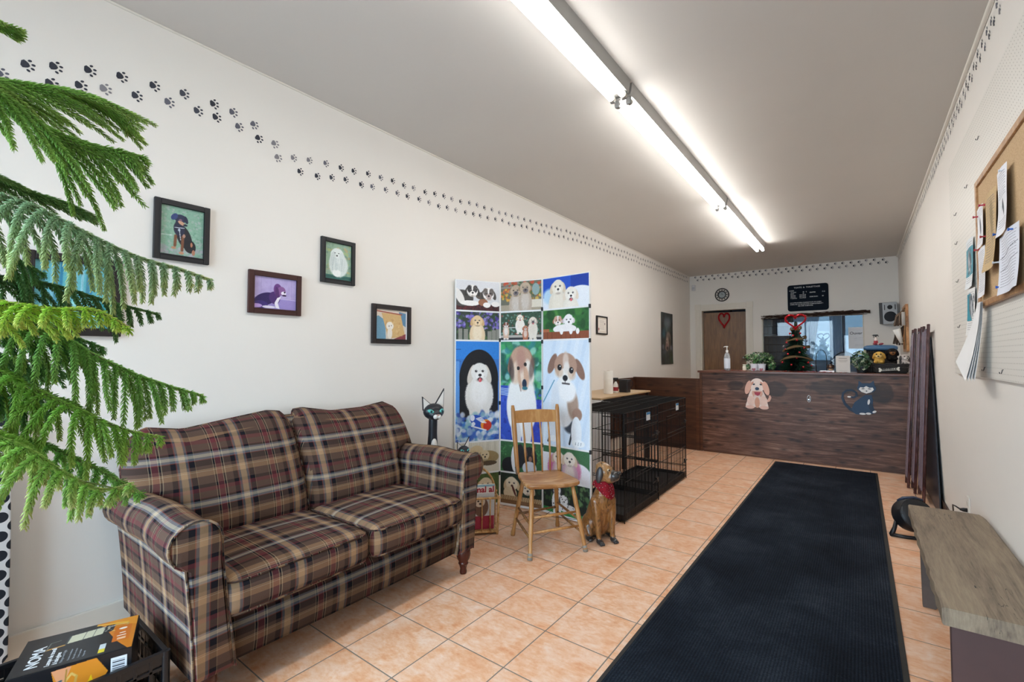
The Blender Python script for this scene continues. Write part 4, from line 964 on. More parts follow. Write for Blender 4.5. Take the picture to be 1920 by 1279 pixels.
# ================================================================== BLACK CAT STATUES BEHIND THE SOFA ARM
CATB = simple('black_painted_wood', '1c1d24', .38, var=.35, vs=25); CATW = simple('white_painted_wood', 'e2ddd6', .45, var=.05); TEAL = simple('teal_eye_paint', '5cb8b0', .35); TEALD = simple('dark_pupil_paint', '163c44', .3)
def cat_statue(name, label, loc, k, rz):
    t = thing(name, label, 'statue', loc, rz, 'black cat statues')
    def S(p): return tuple(v*k for v in p)
    parts = [('e', S((-.01, 0, .07)), S((.105, .095, .07))), ('t', [S((-.02, 0, .10)), S((-.01, 0, .30)), S((0, 0, .50))], [.092*k, .080*k, .056*k]),
             ('t', [S((0, 0, .48)), S((.005, 0, .62)), S((.01, 0, .74)), S((.015, 0, .85))], [.056*k, .042*k, .034*k, .034*k]),
             ('t', [S((.045, -.035, .42)), S((.06, -.03, .2)), S((.07, -.03, .03))], [.04*k, .026*k, .024*k]), ('t', [S((.045, .035, .42)), S((.06, .03, .2)), S((.07, .03, .03))], [.04*k, .026*k, .024*k])]
    obj_ = blob('body', parts, .007*k, 5, CATB, t)
    hd = blob('head', [('e', S((.025, 0, .905)), S((.060, .082, .062))), ('e', S((.055, 0, .885)), S((.045, .055, .042)))], .005*k, 4, CATB, t)
    for s in (-1, 1):
        tip = Vector((.0, s*.088, 1.075 if s > 0 else 1.02)); base = Vector((.015, s*.052, .93))
        def ear(off, sc, mat, nm, par):
            bm = B(); vs = [Vector((.0+off, s*.012, .955)), Vector((.0+off, s*.082, .915)), tip+Vector((off, 0, 0))]; cen = sum(vs, Vector())/3
            vs = [(cen+(v-cen)*sc)*k for v in vs]; v0 = [bm.verts.new(v) for v in vs]; v1 = [bm.verts.new(v+Vector((-.014*k, 0, 0))) for v in vs]
            bm.faces.new(v0); bm.faces.new(v1[::-1])
            for i in range(3): bm.faces.new((v0[i], v1[i], v1[(i+1) % 3], v0[(i+1) % 3]))
            bmesh.ops.recalc_face_normals(bm, faces=bm.faces[:]); return obj(nm, bm, mat, par)
        e = ear(.020, 1.0, CATB, 'ear', t); ear(.0235, .80, CATW, 'inner_ear', e)
        obj('eye', ell(B(), S((.070, s*.040, .912)), S((.016, .027, .014)), (s*.35, 0, s*.45), 14, 8), TEAL, hd, True); obj('pupil', ell(B(), S((.082, s*.042, .912)), S((.008, .009, .010)), None, 10, 6), TEALD, hd, True)
        obj('muzzle', ell(B(), S((.092, s*.013, .873)), S((.020, .018, .018)), None, 14, 8), CATW, hd, True)
    obj('nose', ell(B(), S((.108, 0, .887)), S((.007, .009, .006)), None, 10, 6), simple('pink_nose_paint', 'c49a92', .4), hd, True)
    obj('chest_patch', ell(B(), S((.033, 0, .64)), S((.022, .026, .075)), None, 14, 10), CATW, t, True)
    return t
cat_statue('cat_statue', 'tall black wooden cat statue with white ears behind the sofa arm', (-2.58, 2.43, 0), .995, math.radians(-20))
cat_statue('cat_statue', 'smaller black cat statue, only its ears showing between sofa and folding screen', (-2.58, 2.765, 0), .615, math.radians(-20))

# ================================================================== MAGAZINE RACK
BAM = wood('honey_rattan', '8c6236', 'c2955c', 'dcb884', (20, 20, 6), .4)
ra = math.atan2(.74, .67)
rk = thing('magazine_rack', 'low bamboo magazine rack with a hooped handle beside the sofa arm', 'magazine rack', (-2.335, 2.615, 0), math.atan2(.085, .077))
bm = B()
for x in (-.175, .175):
    for y in (-.085, .085): obj('corner_post', tube(B(), [(x, y*.8, 0), (x*1.02, y, .15), (x*1.04, y*1.08, .285)], .0085, 10), BAM, rk, True)
for y in (-.085, .085):
    obj('rail', tube(B(), [(-.20, y*1.08, .272), (.20, y*1.08, .272)], .008, 10), BAM, rk, True); obj('rail', tube(B(), [(-.185, y*.82, .022), (.185, y*.82, .022)], .007, 10), BAM, rk, True)
    for x in (-.12, -.06, 0, .06, .12): obj('slat', tube(B(), [(x, y*.82, .022), (x, y*1.07, .272)], .0048, 8), BAM, rk, True)
for x in (-.18, .18): obj('rail', tube(B(), [(x, -.09, .272), (x, .09, .272)], .007, 10), BAM, rk, True); obj('rail', tube(B(), [(x*.97, -.072, .022), (x*.97, .072, .022)], .0065, 10), BAM, rk, True)
obj('bottom_board', bxm(-.17, .17, -.066, .066, .026, .032), BAM, rk)
obj('handle', tube(B(), [(.17*math.cos(PI*i/20), 0, .28+.21*math.sin(PI*i/20)) for i in range(21)], .0085, 10), BAM, rk, True)
def magazine(label, off, h, cover, title, tcol, lean):
    mx = Matrix.Translation((-2.335, 2.615, 0)) @ rotz(math.atan2(.085, .077))
    p = mx @ Vector(off)
    t = thing('magazine', label, 'magazine', p, math.atan2(.085, .077), 'magazines in the bamboo rack')
    M = rotx(math.radians(lean)) @ roty(math.radians(0))
    bm = box(B(), -.11, .11, -.004, .004, 0, h); xform(bm, M); obj('pages', bm, simple('magazine_pages', 'd8d4cc', .8), t)
    c = Cv(.22/h, 110, cover[0]); A = .22/h
    c.rect(0, .80, A, 1, 'e8e8ea'); c.rect(0, .95, A, 1, '8cc0d8'); c.rect(0, 0, A, .30, cover[1]); c.ell(A*.55, .5, .16, .22, cover[2]); c.ell(A*.5, .62, .12, .12, cover[3]); c.ell(A*.45, .63, .02, .02, '181418'); c.ell(A*.58, .63, .02, .02, '181418'); c.ell(A*.52, .57, .03, .02, '181418')
    c.noise(5)
    picture('cover', c, .22, h, t, M @ frame_mat((0, -.0052, h/2), (1, 0, 0), (0, 0, 1)), PRINT)
    if title: textmesh('cover_title', title, .062, simple('title_ink_'+tcol, tcol, .5), t, M @ frame_mat((.106, -.0062, h*.83), (1, 0, 0), (0, 0, 1)), .0003, 'RIGHT', bold=.002)
magazine('white-headed magazine in the bamboo rack headed with red letters mal al', (.045, -.040, .036), .335, ('cfd4d8', '9c2440', '6c5044', 'e0d4c4'), 'mal al', 'a01c38', 5)
magazine('crimson magazine standing at the back of the bamboo rack', (-.02, .010, .036), .300, ('b8c4cc', '8c1c38', '30343c', 'd8d0c8'), '', 'a01c38', 4)

# ================================================================== WIRE DOG CRATES
WIRE = simple('black_wire', '0f1012', .35, .3); TRAY = simple('black_plastic_tray', '17181b', .45)
CRW = simple('crate_card_white', 'd8dce0', .6); CRB = simple('crate_card_blue', '3c84b8', .6)
def wbar(bm, a, b, r=.0021): tube(bm, [a, b], r, 5, False)
def grid(bm, o, u, lu, v, lv, nu, vs, r=.002, rr=.0032):
    """vertical wires along u, cross wires at heights vs"""
    o, u, v = Vector(o), Vector(u), Vector(v)
    for i in range(nu+1): wbar(bm, o+u*(lu*i/nu), o+u*(lu*i/nu)+v*lv, r)
    for h in vs: wbar(bm, o+v*h, o+v*h+u*lu, rr)
def crate(label, loc, L, D, H_, rz):
    t = thing('dog_crate', label, 'dog crate', loc, rz, 'folding wire dog crates')
    hs = (.0, .09, .30, .50, .68, H_-.10, H_)
    bm = B(); grid(bm, (0, 0, .02), (0, 1, 0), L, (0, 0, 1), H_-.02, int(L/.026), [h for h in hs if h < H_]); obj('front_panel', bm, WIRE, t)
    bm = B(); grid(bm, (-D, 0, .02), (0, 1, 0), L, (0, 0, 1), H_-.02, int(L/.03), (0, .3, .6, H_-.02)); obj('back_panel', bm, WIRE, t)
    for y in (0.004, L-.004):
        bm = B(); grid(bm, (-D, y, .02), (1, 0, 0), D, (0, 0, 1), H_-.02, int(D/.03), (0, .11, .12, .32, .335, .52, .535, .7, H_-.03, H_-.02)); obj('side_panel', bm, WIRE, t)
    bm = B(); grid(bm, (-D, 0, H_), (0, 1, 0), L, (1, 0, 0), D, int(L/.03), (0, .13, .26, .39, D)); obj('top_panel', bm, WIRE, t)
    for x in (-D, 0):
        for y in (0.004, L-.004): bm = B(); wbar(bm, (x, y, 0), (x, y, H_), .0045); obj('corner_wire', bm, WIRE, t)
    bm = B(); box(bm, -D+.012, -.010, .012, L-.012, .018, .028); box(bm, -D+.008, -D+.014, .010, L-.010, .018, .062); box(bm, -.014, -.008, .010, L-.010, .018, .062); box(bm, -D+.01, -.01, .008, .013, .018, .062); box(bm, -D+.01, -.01, L-.013, L-.008, .018, .062)
    obj('tray', bm, TRAY, t)
    y0, y1 = L*.28, L*.97; bm = B(); d = .006
    for a, b in (((d, y0, .08), (d, y1, .08)), ((d, y0, H_-.14), (d, y1, H_-.14)), ((d, y0, .08), (d, y0, H_-.14)), ((d, y1, .08), (d, y1, H_-.14)), ((d, y0, .35), (d, y1, .35)), ((d, y0, .56), (d, y1, .56))): wbar(bm, a, b, .0035)
    dr = obj('door', bm, WIRE, t)
    for z in (.62, .20):
        bm = B(); tube(bm, [(d+.004, y1-.16, z-.01), (d+.010, y1-.02, z), (d+.010, y1+.012, z+.004)], .004, 6); box(bm, d, d+.012, y1-.07, y1-.02, z-.02, z+.022, .002); tube(bm, [(d+.008, y1-.10, z+.015), (d+.02, y1-.08, z-.012), (d+.008, y1-.05, z+.01)], .0035, 6)
        obj('latch', bm, simple('dark_latch_metal', '2c2d30', .3, .7), dr)
    cd = obj('label_card', bxm(.007, .010, L*.60, L*.60+.085, H_-.105, H_-.035), CRW, t)
    obj('card_band', bxm(.010, .0108, L*.60, L*.60+.085, H_-.056, H_-.035), CRB, cd)
    return t
crate('nearer black wire dog crate, beside the carved wooden dog', (-1.500, 3.462, 0), .775, .56, .862, math.radians(0))
crate('farther black wire dog crate, closer to the reception counter', (-1.515, 4.262, 0), .92, .56, .868, math.radians(1.0))

# desk behind the crates
desk = thing('grooming_desk', 'desk with tan top and white end panel behind the wire crates', 'desk', (-2.47, 5.3, 0))
obj('desktop', bxm(-.32, .28, -.83, .62, .855, .875, .003), simple('tan_laminate', 'b99c78', .4), desk)
obj('end_panel', bxm(-.30, .375, -.83, -.81, .0, .852), simple('white_laminate', 'f2f4f8', .35, var=.02), desk)
obj('back_panel', bxm(-.30, -.28, -.80, .60, .3, .85), simple('dark_brown_laminate', '2e1f18', .4), desk)
for x, y in ((.24, -.15), (.24, .60)): obj('leg', bxm(x-.02, x+.02, y-.02, y+.02, 0, .855), simple('dark_brown_laminate', '2e1f18', .4), desk)
obj('drawer', bxm(.20, .245, -.12, .30, .66, .852, .003), simple('dark_brown_laminate', '2e1f18', .4), desk)
ptw = thing('paper_towel_roll', 'white paper towel roll standing on the desk behind the crates', 'paper towel', (-2.40, 5.10, .875))
bm = B(); lathe(bm, [(.02, 0), (.052, .0), (.055, .01), (.055, .26), (.052, .27), (.02, .27)], 24); obj('roll', bm, simple('paper_white', 'f0eee8', .9, bump=.2), ptw, 40)
obj('cardboard_core', lathe(B(), [(.019, .262), (.019, .2715), (.012, .2715), (.012, .262)], 16), simple('cardboard', '9c7c58', .8), ptw)
def spray(label, loc, rz, k=1.0, liquid='d8d8d4', band='8c1c28'):
    t = thing('spray_bottle', label, 'spray bottle', loc, rz)
    bm = B(); lathe(bm, [(.030*k, 0), (.034*k, .006*k), (.034*k, .09*k), (.030*k, .115*k), (.014*k, .145*k), (.013*k, .160*k)], 20); obj('bottle', bm, simple('plastic_'+liquid, liquid, .25), t, True)
    bm = B(); lathe(bm, [(.0345*k, .03*k), (.0345*k, .08*k)], 20); obj('label_band', bm, simple('band_'+band, band, .5), t, 40)
    bm = B(); lathe(bm, [(.016*k, .155*k), (.016*k, .178*k), (.012*k, .18*k)], 14); box(bm, -.035*k, .045*k, -.010*k, .010*k, .178*k, .205*k, .004*k)
    tube(bm, [(.040*k, 0, .19*k), (.058*k, 0, .19*k)], .006*k, 8); tube(bm, [(.028*k, 0, .182*k), (.040*k, 0, .165*k), (.036*k, 0, .140*k)], [.006*k, .005*k, .004*k], 8); tube(bm, [(-.03*k, 0, .185*k), (-.045*k, 0, .165*k)], .007*k, 8)
    obj('trigger_head', bm, simple('black_trigger_plastic', '151518', .4), t, 40); return t
spray('clear spray bottle with black trigger on the desk behind the crates', (-2.37, 5.24, .875), math.radians(-140), .9)
tn = thing('storage_tin', 'black lidded canister on the desk beside the spray bottle', 'canister', (-2.33, 5.42, .875))
obj('body', bxm(-.055, .055, -.05, .05, 0, .135, .006), simple('black_tin', '1a1a1e', .35), tn); obj('lid', bxm(-.058, .058, -.053, .053, .135, .158, .004), simple('black_tin_lid', '26272c', .3), tn)
obj('handle', tube(B(), [(.058, .045, .05), (.075, .055, .09), (.075, .055, .13), (.058, .045, .15)], .005, 6), simple('black_tin', '1a1a1e'), tn)

# ================================================================== FLOOR RUNNER
def rugmat():
    m, n = newmat('ribbed_runner', .95, 0, .1); p = n.pos(); x, y, z = n.sep(p)
    rib = n.m('SINE', n.m('MULTIPLY', x, 2*PI/.0125)); f = n.noise(p, 2.3, 5, .6, .4); f2 = n.noise(p, 160, 3, .7)
    c = n.ramp(n.m('ADD', n.m('MULTIPLY', f, .55), n.m('MULTIPLY', f2, .45)), [(.32, '0d1118'), (.50, '1e252f'), (.68, '3a424d')])
    c = n.mix(n.m('MULTIPLY', n.m('MULTIPLY', n.m('SUBTRACT', 1.0, rib), .5), .45), c, '0b0c10')
    sp = n.noise(p, 90, 2, .5); c = n.mix(n.m('GREATER_THAN', sp, .80), c, '7c7e80')
    n.col(c); n.bump(n.m('ADD', n.m('MULTIPLY', rib, .6), f2), .8, .003); return m
rug = thing('floor_runner', 'long black ribbed runner mat leading to the counter', 'rug', (-.365, 2.6, 0))
bm = B(); N = 60
RX0, RX1, RY0, RY1 = -.872, .136, -1.3, 6.66
def rugx(y): return 0.0
obj('pile', bxm(RX0+.018+.365, RX1-.022+.365, RY0-2.6+.02, RY1-2.6-.02, .001, .0085), rugmat(), rug)
bm = B(); 
for a in ((RX0, RX0+.018, RY0, RY1), (RX1-.022, RX1, RY0, RY1), (RX0+.018, RX1-.022, RY0, RY0+.02), (RX0+.018, RX1-.022, RY1-.02, RY1)):
    box(bm, a[0]+.365, a[1]+.365, a[2]-2.6, a[3]-2.6, .0005, .0055, .001)
obj('rubber_edge', bm, simple('worn_rubber_edge', '26231f', .75, var=.4, vs=30), rug)

# ================================================================== BENCH
def benchmat():
    m, n = newmat('weathered_bench_plank', .62); o = n.obj(); f = n.noise(n.scale(o, (9, .7, 3)), 2.0, 5, .6, 1.0); f2 = n.noise(n.scale(o, (60, 4, 10)), 3, 4, .6)
    c = n.ramp(n.m('ADD', n.m('MULTIPLY', f, .65), n.m('MULTIPLY', f2, .35)), [(.33, '5a4b3e'), (.47, '7a6a58'), (.60, '8c7b66'), (.74, '9c8c74')])
    cr = n.noise(n.scale(o, (26, 1.5, 4)), 1.7, 3, .5, .5); line = n.m('LESS_THAN', n.m('ABSOLUTE', n.m('SUBTRACT', cr, .53)), .0045)
    msk = n.m('GREATER_THAN', n.noise(o, 3.0, 2), .55); k = n.m('MULTIPLY', line, msk)
    n.col(n.mix(k, c, '14100e')); n.bump(n.m('SUBTRACT', f2, n.m('MULTIPLY', k, 2.0)), .2, .002); return m
bn = thing('bench', 'low weathered grey-brown plank bench along the right wall', 'bench', (.365, 2.87, 0))
bm = B(); N = 30; vs = []
def jit(i): return .002*math.sin(i*1.7)+.0015*math.sin(i*4.1)
for i in range(N+1):
    y = -.69+1.385*i/N; a0 = -.157+jit(i); a1 = .160
    if i == N: a1 = .150
    vs.append([bm.verts.new(q) for q in ((a0+.004, y, .392), (a0, y, .398), (a0, y, .447), (a0+.005, y, .452), (0, y, .453), (a1-.012, y, .452), (a1, y, .440), (a1, y, .392))])
for i in range(N):
    for j in range(8): bm.faces.new((vs[i][j], vs[i][(j+1) % 8], vs[i+1][(j+1) % 8], vs[i+1][j]))
bm.faces.new(vs[0][::-1]); bm.faces.new(vs[-1]); bmesh.ops.recalc_face_normals(bm, faces=bm.faces[:])
obj('seat_plank', bm, benchmat(), bn, 30)
LEGW = simple('purple_brown_board', '4c3533', .5, var=.2, vs=8); LEGG = simple('greyed_board', '574a43', .6, var=.3, vs=20)
# far leg: board with a bootjack notch; near leg: broad painted board
bm = B(); prism(bm, [(-.125, .0), (-.075, 0), (-.01, .11), (.045, 0), (.13, 0), (.13, .391), (-.13, .391)], .40, .438, 'XZ', .002); obj('leg', bm, LEGG, bn)
bm = B(); prism(bm, [(-.130, 0), (-.07, 0), (.0, .05), (.08, 0), (.14, 0), (.14, .391), (-.130, .391)], -.645, -.610, 'XZ', .002); obj('leg', bm, LEGW, bn)
obj('brace', bxm(-.04, .04, -.610, .40, .352, .391, .003), LEGG, bn)

# ================================================================== BLACK FAN BEHIND THE BENCH, SOCKET AND CORD
BLKP = simple('matte_black_plastic', '131418', .45, var=.2)
fn = thing('floor_fan', 'black round floor fan on a short tube stand, behind the far end of the bench', 'fan', (.295, 4.46, 0))
bm = B(); lathe(bm, [(.02, -.075), (.085, -.072), (.108, -.055), (.116, -.02), (.118, .02), (.110, .05), (.095, .062)], 32, (0, 0, 0), 'Y'); xform(bm, tr(-.01, .02, .160) @ rotz(math.radians(28)) @ rotx(math.radians(-22))); obj('housing', bm, BLKP, fn, 40)
bm = B(); Mg = tr(-.01, .02, .160) @ rotz(math.radians(28)) @ rotx(math.radians(-22))
for r in (.02, .035, .05, .065, .08, .094, .106):
    tube(bm, [Mg @ Vector((r*math.cos(2*PI*i/32), -.078+.02*(r/.106)**3, r*math.sin(2*PI*i/32))) for i in range(33)], .0016, 4, False)
for i in range(12):
    a = 2*PI*i/12; tube(bm, [Mg @ Vector((r*math.cos(a), -.079+.02*(r/.106)**3, r*math.sin(a))) for r in (.01, .06, .108)], .0016, 4, False)
obj('front_grille', bm, simple('black_wire', '0f1012'), fn)
bm = B(); tube(bm, [(-.135, -.055, .012), (-.115, -.03, .06), (-.10, 0, .12)], [.016, .013, .012], 10); tube(bm, [(-.135, -.055, .014), (-.05, -.05, .012), (.05, -.02, .012), (.115, .0, .014)], .012, 10); tube(bm, [(.115, .0, .014), (.105, .01, .07), (.10, .03, .15)], .012, 10); tube(bm, [(-.135, -.055, .012), (-.12, .06, .012)], .012, 8); tube(bm, [(.115, 0, .012), (.12, .09, .012)], .012, 8)
obj('stand', bm, BLKP, fn, True)
bm = B(); tube(bm, [(-.09, .03, .245), (-.06, .02, .275), (.0, .03, .285), (.05, .05, .27)], .010, 8); obj('carry_handle', bm, simple('slate_plastic', '2c3448', .4), fn, True)
sk = thing('wall_socket', 'white wall socket on the right wall above the bench end', 'socket', (XR, 4.11, .36))
obj('cover_plate', bxm(-.008, -.0005, -.040, .040, -.065, .065, .003), simple('socket_white', 'e6e2da', .3), sk)
for z in (-.022, .022): obj('receptacle', bxm(-.0105, -.008, -.016, .016, z-.014, z+.014, .003), simple('socket_face', 'd8d2c8', .3), sk)
cd = tag(obj('power_cord', tube(tube(B(), [(XR-.042, 4.11, .338), (XR-.06, 4.15, .345), (XR-.065, 4.22, .335), (XR-.05, 4.34, .27), (XR-.055, 4.45, .16), (XR-.08, 4.50, .06), (.42, 4.52, .04)], .0042, 8), [(XR-.011, 4.11, .338), (XR-.030, 4.11, .338), (XR-.046, 4.112, .338)], [.013, .012, .006], 10), simple('cord_black', '101013', .5), None, True), 'black power cord plugged into the socket above the bench', 'cord')

# ================================================================== FOLDED GATE LEANING ON THE RIGHT WALL
MAHO = wood('dark_red_brown_wood', '2c1512', '482420', '64403c', (10, 10, 2.5), .25, 3.0)
gt = thing('folding_gate', 'folded dark red-brown slatted wooden gate leaning on the right wall beside the counter', 'gate', (.42, 6.02, 0))
def gpanel(x, y0, y1, lean, h):
    M = tr(x, 0, 0) @ roty(math.radians(lean)); w = .030; th = .022
    p = obj('gate_panel', xform(box(box(B(), -th/2, th/2, y0, y0+w, 0, h, .006), -th/2, th/2, y1-w, y1, 0, h, .006), M), MAHO, gt)
    for z in (.10, .42, .72, 1.02, 1.32, h-.06): obj('rail', xform(bxm(-th/2+.002, th/2-.002, y0+w-.001, y1-w+.001, z-.02, z+.02, .002), M), MAHO, p)
    for i in range(3):
        yy = y0+w+(y1-y0-2*w)*(i+.5)/3; obj('slat', xform(bxm(-.017, -.008, yy-.026, yy+.026, .10, h-.06, .002), M), simple('gate_slat_wood', '86747c', .2, var=.15), p)
gpanel(-.056, .09, .36, 3.2, 1.60); gpanel(-.022, -.13, .16, 3.1, 1.605); gpanel(.012, -.48, -.08, 2.45, 1.61)
bd = tag(obj('gate_shadow_sheet', xform(prism(B(), [(-.70, 0), (.55, 0), (.55, 1.50), (-.12, 1.50), (-.20, 1.30)], -.006, .006, 'YZ', .002), tr(.506, 5.86, 0) @ roty(math.radians(.8))), simple('navy_painted_shade', '1f2530', .35)), 'dark navy sheet standing in for the shadow on the right wall behind the folded gate', 'board')  # thin dark sheet added as the gate's shadow, near edge slanted to its outline

# ================================================================== PEGBOARD, CORK BOARD, PAPERS
def pegmat():
    m, n = newmat('pegboard_white', .45); p = n.pos(); x, y, z = n.sep(p)
    a = n.m('SUBTRACT', n.m('FRACT', n.m('DIVIDE', y, .0254)), .5); b = n.m('SUBTRACT', n.m('FRACT', n.m('DIVIDE', z, .0254)), .5)
    d = n.m('SQRT', n.m('ADD', n.m('MULTIPLY', a, a), n.m('MULTIPLY', b, b))); h = n.m('LESS_THAN', d, .11)
    n.col(n.mix(h, 'e4e0d8', '8f887e')); n.bump(n.m('SUBTRACT', 1.0, h), .4, .002); return m
KH = 1.3077
def pull(y, z, off): k = (XR-off)/XR; return y*k, KH+(z-KH)*k   # measured on the wall plane, moved out by off
pg = thing('pegboard', 'large white perforated pegboard on the right wall above the bench', 'pegboard', (XR, 3.1, 1.9))
obj('board', bxm(-.016, -.0005, -1.55, 1.26, -.70, .72, .002), pegmat(), pg)
HK = simple('dark_hook_steel', '44464a', .35, .8)
for (y, z) in ((4.33, 2.29), (4.33, 2.09), (4.33, 1.83), (4.33, 1.52), (4.33, 1.29), (4.05, 1.25), (3.60, 1.245), (3.92, 2.36), (3.55, 2.52), (3.2, 1.24)):
    y, z = pull(y, z, .03); yy, zz = y-3.1, z-1.9; obj('hook', tube(B(), [(-.014, yy, zz+.008), (-.020, yy, zz+.008), (-.022, yy, zz-.002), (-.024, yy, zz-.010), (-.029, yy, zz-.009), (-.030, yy, zz-.002)], .0018, 6), HK, pg, True)
cb = thing('cork_board', 'oak-framed cork notice board on the pegboard, right edge of the view', 'notice board', (XR-.016, 2.65, 1.892))
corkm, n = newmat('cork_surface', .85); f = n.noise(n.obj(), 220, 4, .7); n.col(n.ramp(f, [(.3, 'a88660'), (.5, 'c4a47c'), (.7, 'd2b68e')])); n.bump(f, .2, .001)
obj('cork_sheet', bxm(-.012, -.0005, -.76, .715, -.31, .31), corkm, cb)
CF = wood('oak_frame', '8a5c34', 'ab7d50', 'c49a6c', (6, 6, 6), .4)
bm = B(); box(bm, -.022, -.0005, .70, .73, -.330, .330, .003); box(bm, -.022, -.0005, -.78, -.75, -.330, .330, .003); box(bm, -.022, -.0005, -.75, .70, .300, .330, .003); box(bm, -.022, -.0005, -.75, .70, -.330, -.300, .003); obj('frame', bm, CF, cb)
def sheet(name, label, y0, y1, z0, z1, cv, grp=None, off=.030, skew=0.0, curl=None, cat='paper'):
    """paper hung on the right-hand wall; y0 = far edge"""
    (y0, z0), (y1, z1) = pull(y0, z0, off), pull(y1, z1, off)
    t = tag(picture(name, cv, abs(y1-y0), z1-z0, None, frame_mat((XR-off, (y0+y1)/2, (z0+z1)/2), (0, -1, 0), (0, 0, 1)) @ rotz(skew), PAPER, None, curl), label, cat, grp)
    return t
def textsheet(A, bg='e6e6ea', rows=22, pic=None, x0=.1):
    c = Cv(A, 110, bg)
    for k in range(rows):
        y = .92-k*.84/rows
        if pic and pic[1] < y < pic[3]: continue
        xx = x0*A
        while xx < A*.86:
            w = RNG.uniform(.02, .09); c.line(xx, y, min(xx+w, A*.9), y, .0045, '6c6c78', .75); xx += w+.018
    return c
cw = lambda a: (lambda x, y: a*(.5+.5*np.sin(x*22+y*9))+.010*np.maximum(0, -y/.15)**2*(a > 0))
c = textsheet(.75, 'e2e6e8', 18); c.rect(0, .25, .75, .82, '5c9cac'); c.ell(.36, .55, .26, .22, '8a9298', 0, .2, 1, .08); c.ell(.3, .5, .1, .16, 'c8ccd0', 0, .3); c.ell(.5, .6, .08, .12, '50585c'); c.spots(30, ['50585e', 'b8bec4', '788086'], .1, .7, .3, .8, .02, .05, .7); c.noise(5)
sheet('notice', 'upper teal and grey flyer with dog picture on the pegboard', 3.93, 3.70, 1.72, 2.01, c, 'teal flyers on the pegboard', .022, 0, cw(.006))
c = textsheet(.75, 'e6e6e4', 18); c.rect(0, .32, .45, .9, '3c94a8'); c.ell(.40, .62, .24, .26, '70767c', 0, .2, 1, .08); c.ell(.46, .55, .08, .2, 'c8ccd0'); c.spots(30, ['454c52', 'a8aeb4', '686e74'], .15, .7, .4, .85, .02, .05, .7); c.noise(5)
sheet('notice', 'lower teal and grey flyer hanging below the other on the pegboard', 3.95, 3.70, 1.44, 1.715, c, 'teal flyers on the pegboard', .022, -.03, cw(.006))
c = textsheet(.72, 'ecebee', 20, (0, .28, 1, .72)); c.ell(.4, .5, .1, .2, '5c6068', 0, .5, .9); c.noise(3)
sheet('notice', 'small white sheet with red pins and a dark picture on the cork board', 3.58, 3.40, 1.905, 2.12, c, None, .041, .0, cw(.006))
sheet('notice', 'white typed sheet below the red-pinned one on the cork board', 3.59, 3.39, 1.635, 1.895, textsheet(.75), None, .040, .02, cw(.006))
c = textsheet(.62, 'c9ad82', 24); c.ell(.42, .62, .08, .25, '8a7858', 0, .6, .7, .05); c.noise(7)
sheet('notice', 'aged tan newspaper clipping on the cork board', 3.37, 3.12, 1.745, 2.13, c, None, .041, 0, cw(.008))
c = textsheet(.62, 'e9e9ee', 22, (0, .25, 1, .55)); c.ell(.36, .4, .05, .12, '50545c', .3, .5); c.ell(.3, .45, .09, .03, '50545c', .9, .5); c.noise(3)
sheet('notice', 'white sheet with a bird-like drawing on the cork board', 3.10, 2.90, 1.87, 2.17, c, None, .043, 0, cw(.008))
c = textsheet(.95, 'dfe1ea', 18); c.line(.05, .62, .9, .72, .006, '484c58'); c.line(.05, .40, .9, .52, .005, '585c68'); c.noise(3)
sheet('notice', 'large creased white form with blue pins on the cork board', 3.09, 2.76, 1.60, 1.87, c, None, .041, .03, cw(.010))
# bundle of hanging sheets flaring out at the bottom
t = thing('hanging_papers', 'stapled white sheets hanging below the cork board corner, flaring out', 'paper', (XR-.045, 3.26, 1.585), 0)
for k in range(4):
    h, w = 50, 24; yy, xx = np.mgrid[0:h, 0:w]; f = yy/(h-1); u = xx/(w-1)-.5
    wid = .06+.16*f; V = np.stack([-.003*k-.030*f**1.5-.006*k*f*f, -(u*wid)*1.3+.16*f**1.2+.018*k*f, -.30*f-.10*(u+.5)*f], -1).reshape(-1, 3)
    i = (yy[:-1, :-1]*w+xx[:-1, :-1]).ravel(); F = np.stack([i, i+w, i+1+w, i+1], 1); me = npmesh('sheet', V, F, True)
    cc = np.full((h*w, 3), .84)
    for r in range(8, 46, 3):
        if k == 0: cc.reshape(h, w, 3)[r, 4:20] = .42
    set_col(me, cc); obj('sheet', me, PAPER, t)
def pin(y, z, col, label):
    t = tag(obj('push_pin', lathe(B(), [(.006, -.012), (.0065, -.010), (.004, -.007), (.0035, .005), (.006, .008), (.0062, .012)], 12, (0, 0, 0), 'X'), simple('pin_'+col, col, .3), None, 40), label, 'push pin', 'push pins on the notice board')
    y, z = pull(y, z, .046); t.location = (XR-.050, y, z); t.rotation_euler = (0, 0, PI)
for y, z, c_, l in ((3.585, 2.09, 'b02c3c', 'red push pin at the far top corner of the small white sheet'), (3.43, 2.115, 'c03048', 'red push pin on the near top corner of the small white sheet'), (3.585, 1.905, 'b02c34', 'red push pin at the bottom far corner of the small white sheet'), (3.42, 1.945, 'a82834', 'red push pin at the near lower corner of the small white sheet'),
                    (3.13, 1.895, '2458a8', 'blue push pin beside the tan newspaper clipping'), (3.11, 1.64, '2458b0', 'blue push pin at the lowest corner, just above the oak frame'), (2.98, 2.155, 'dcdce0', 'white push pin holding the sheet with the drawing'), (3.16, 1.765, 'e0e0e4', 'white push pin at the foot of the tan newspaper clipping'), (2.86, 1.86, '2c60b0', 'blue push pin at the top edge of the large creased form')):
    pin(y, z, c_, l)
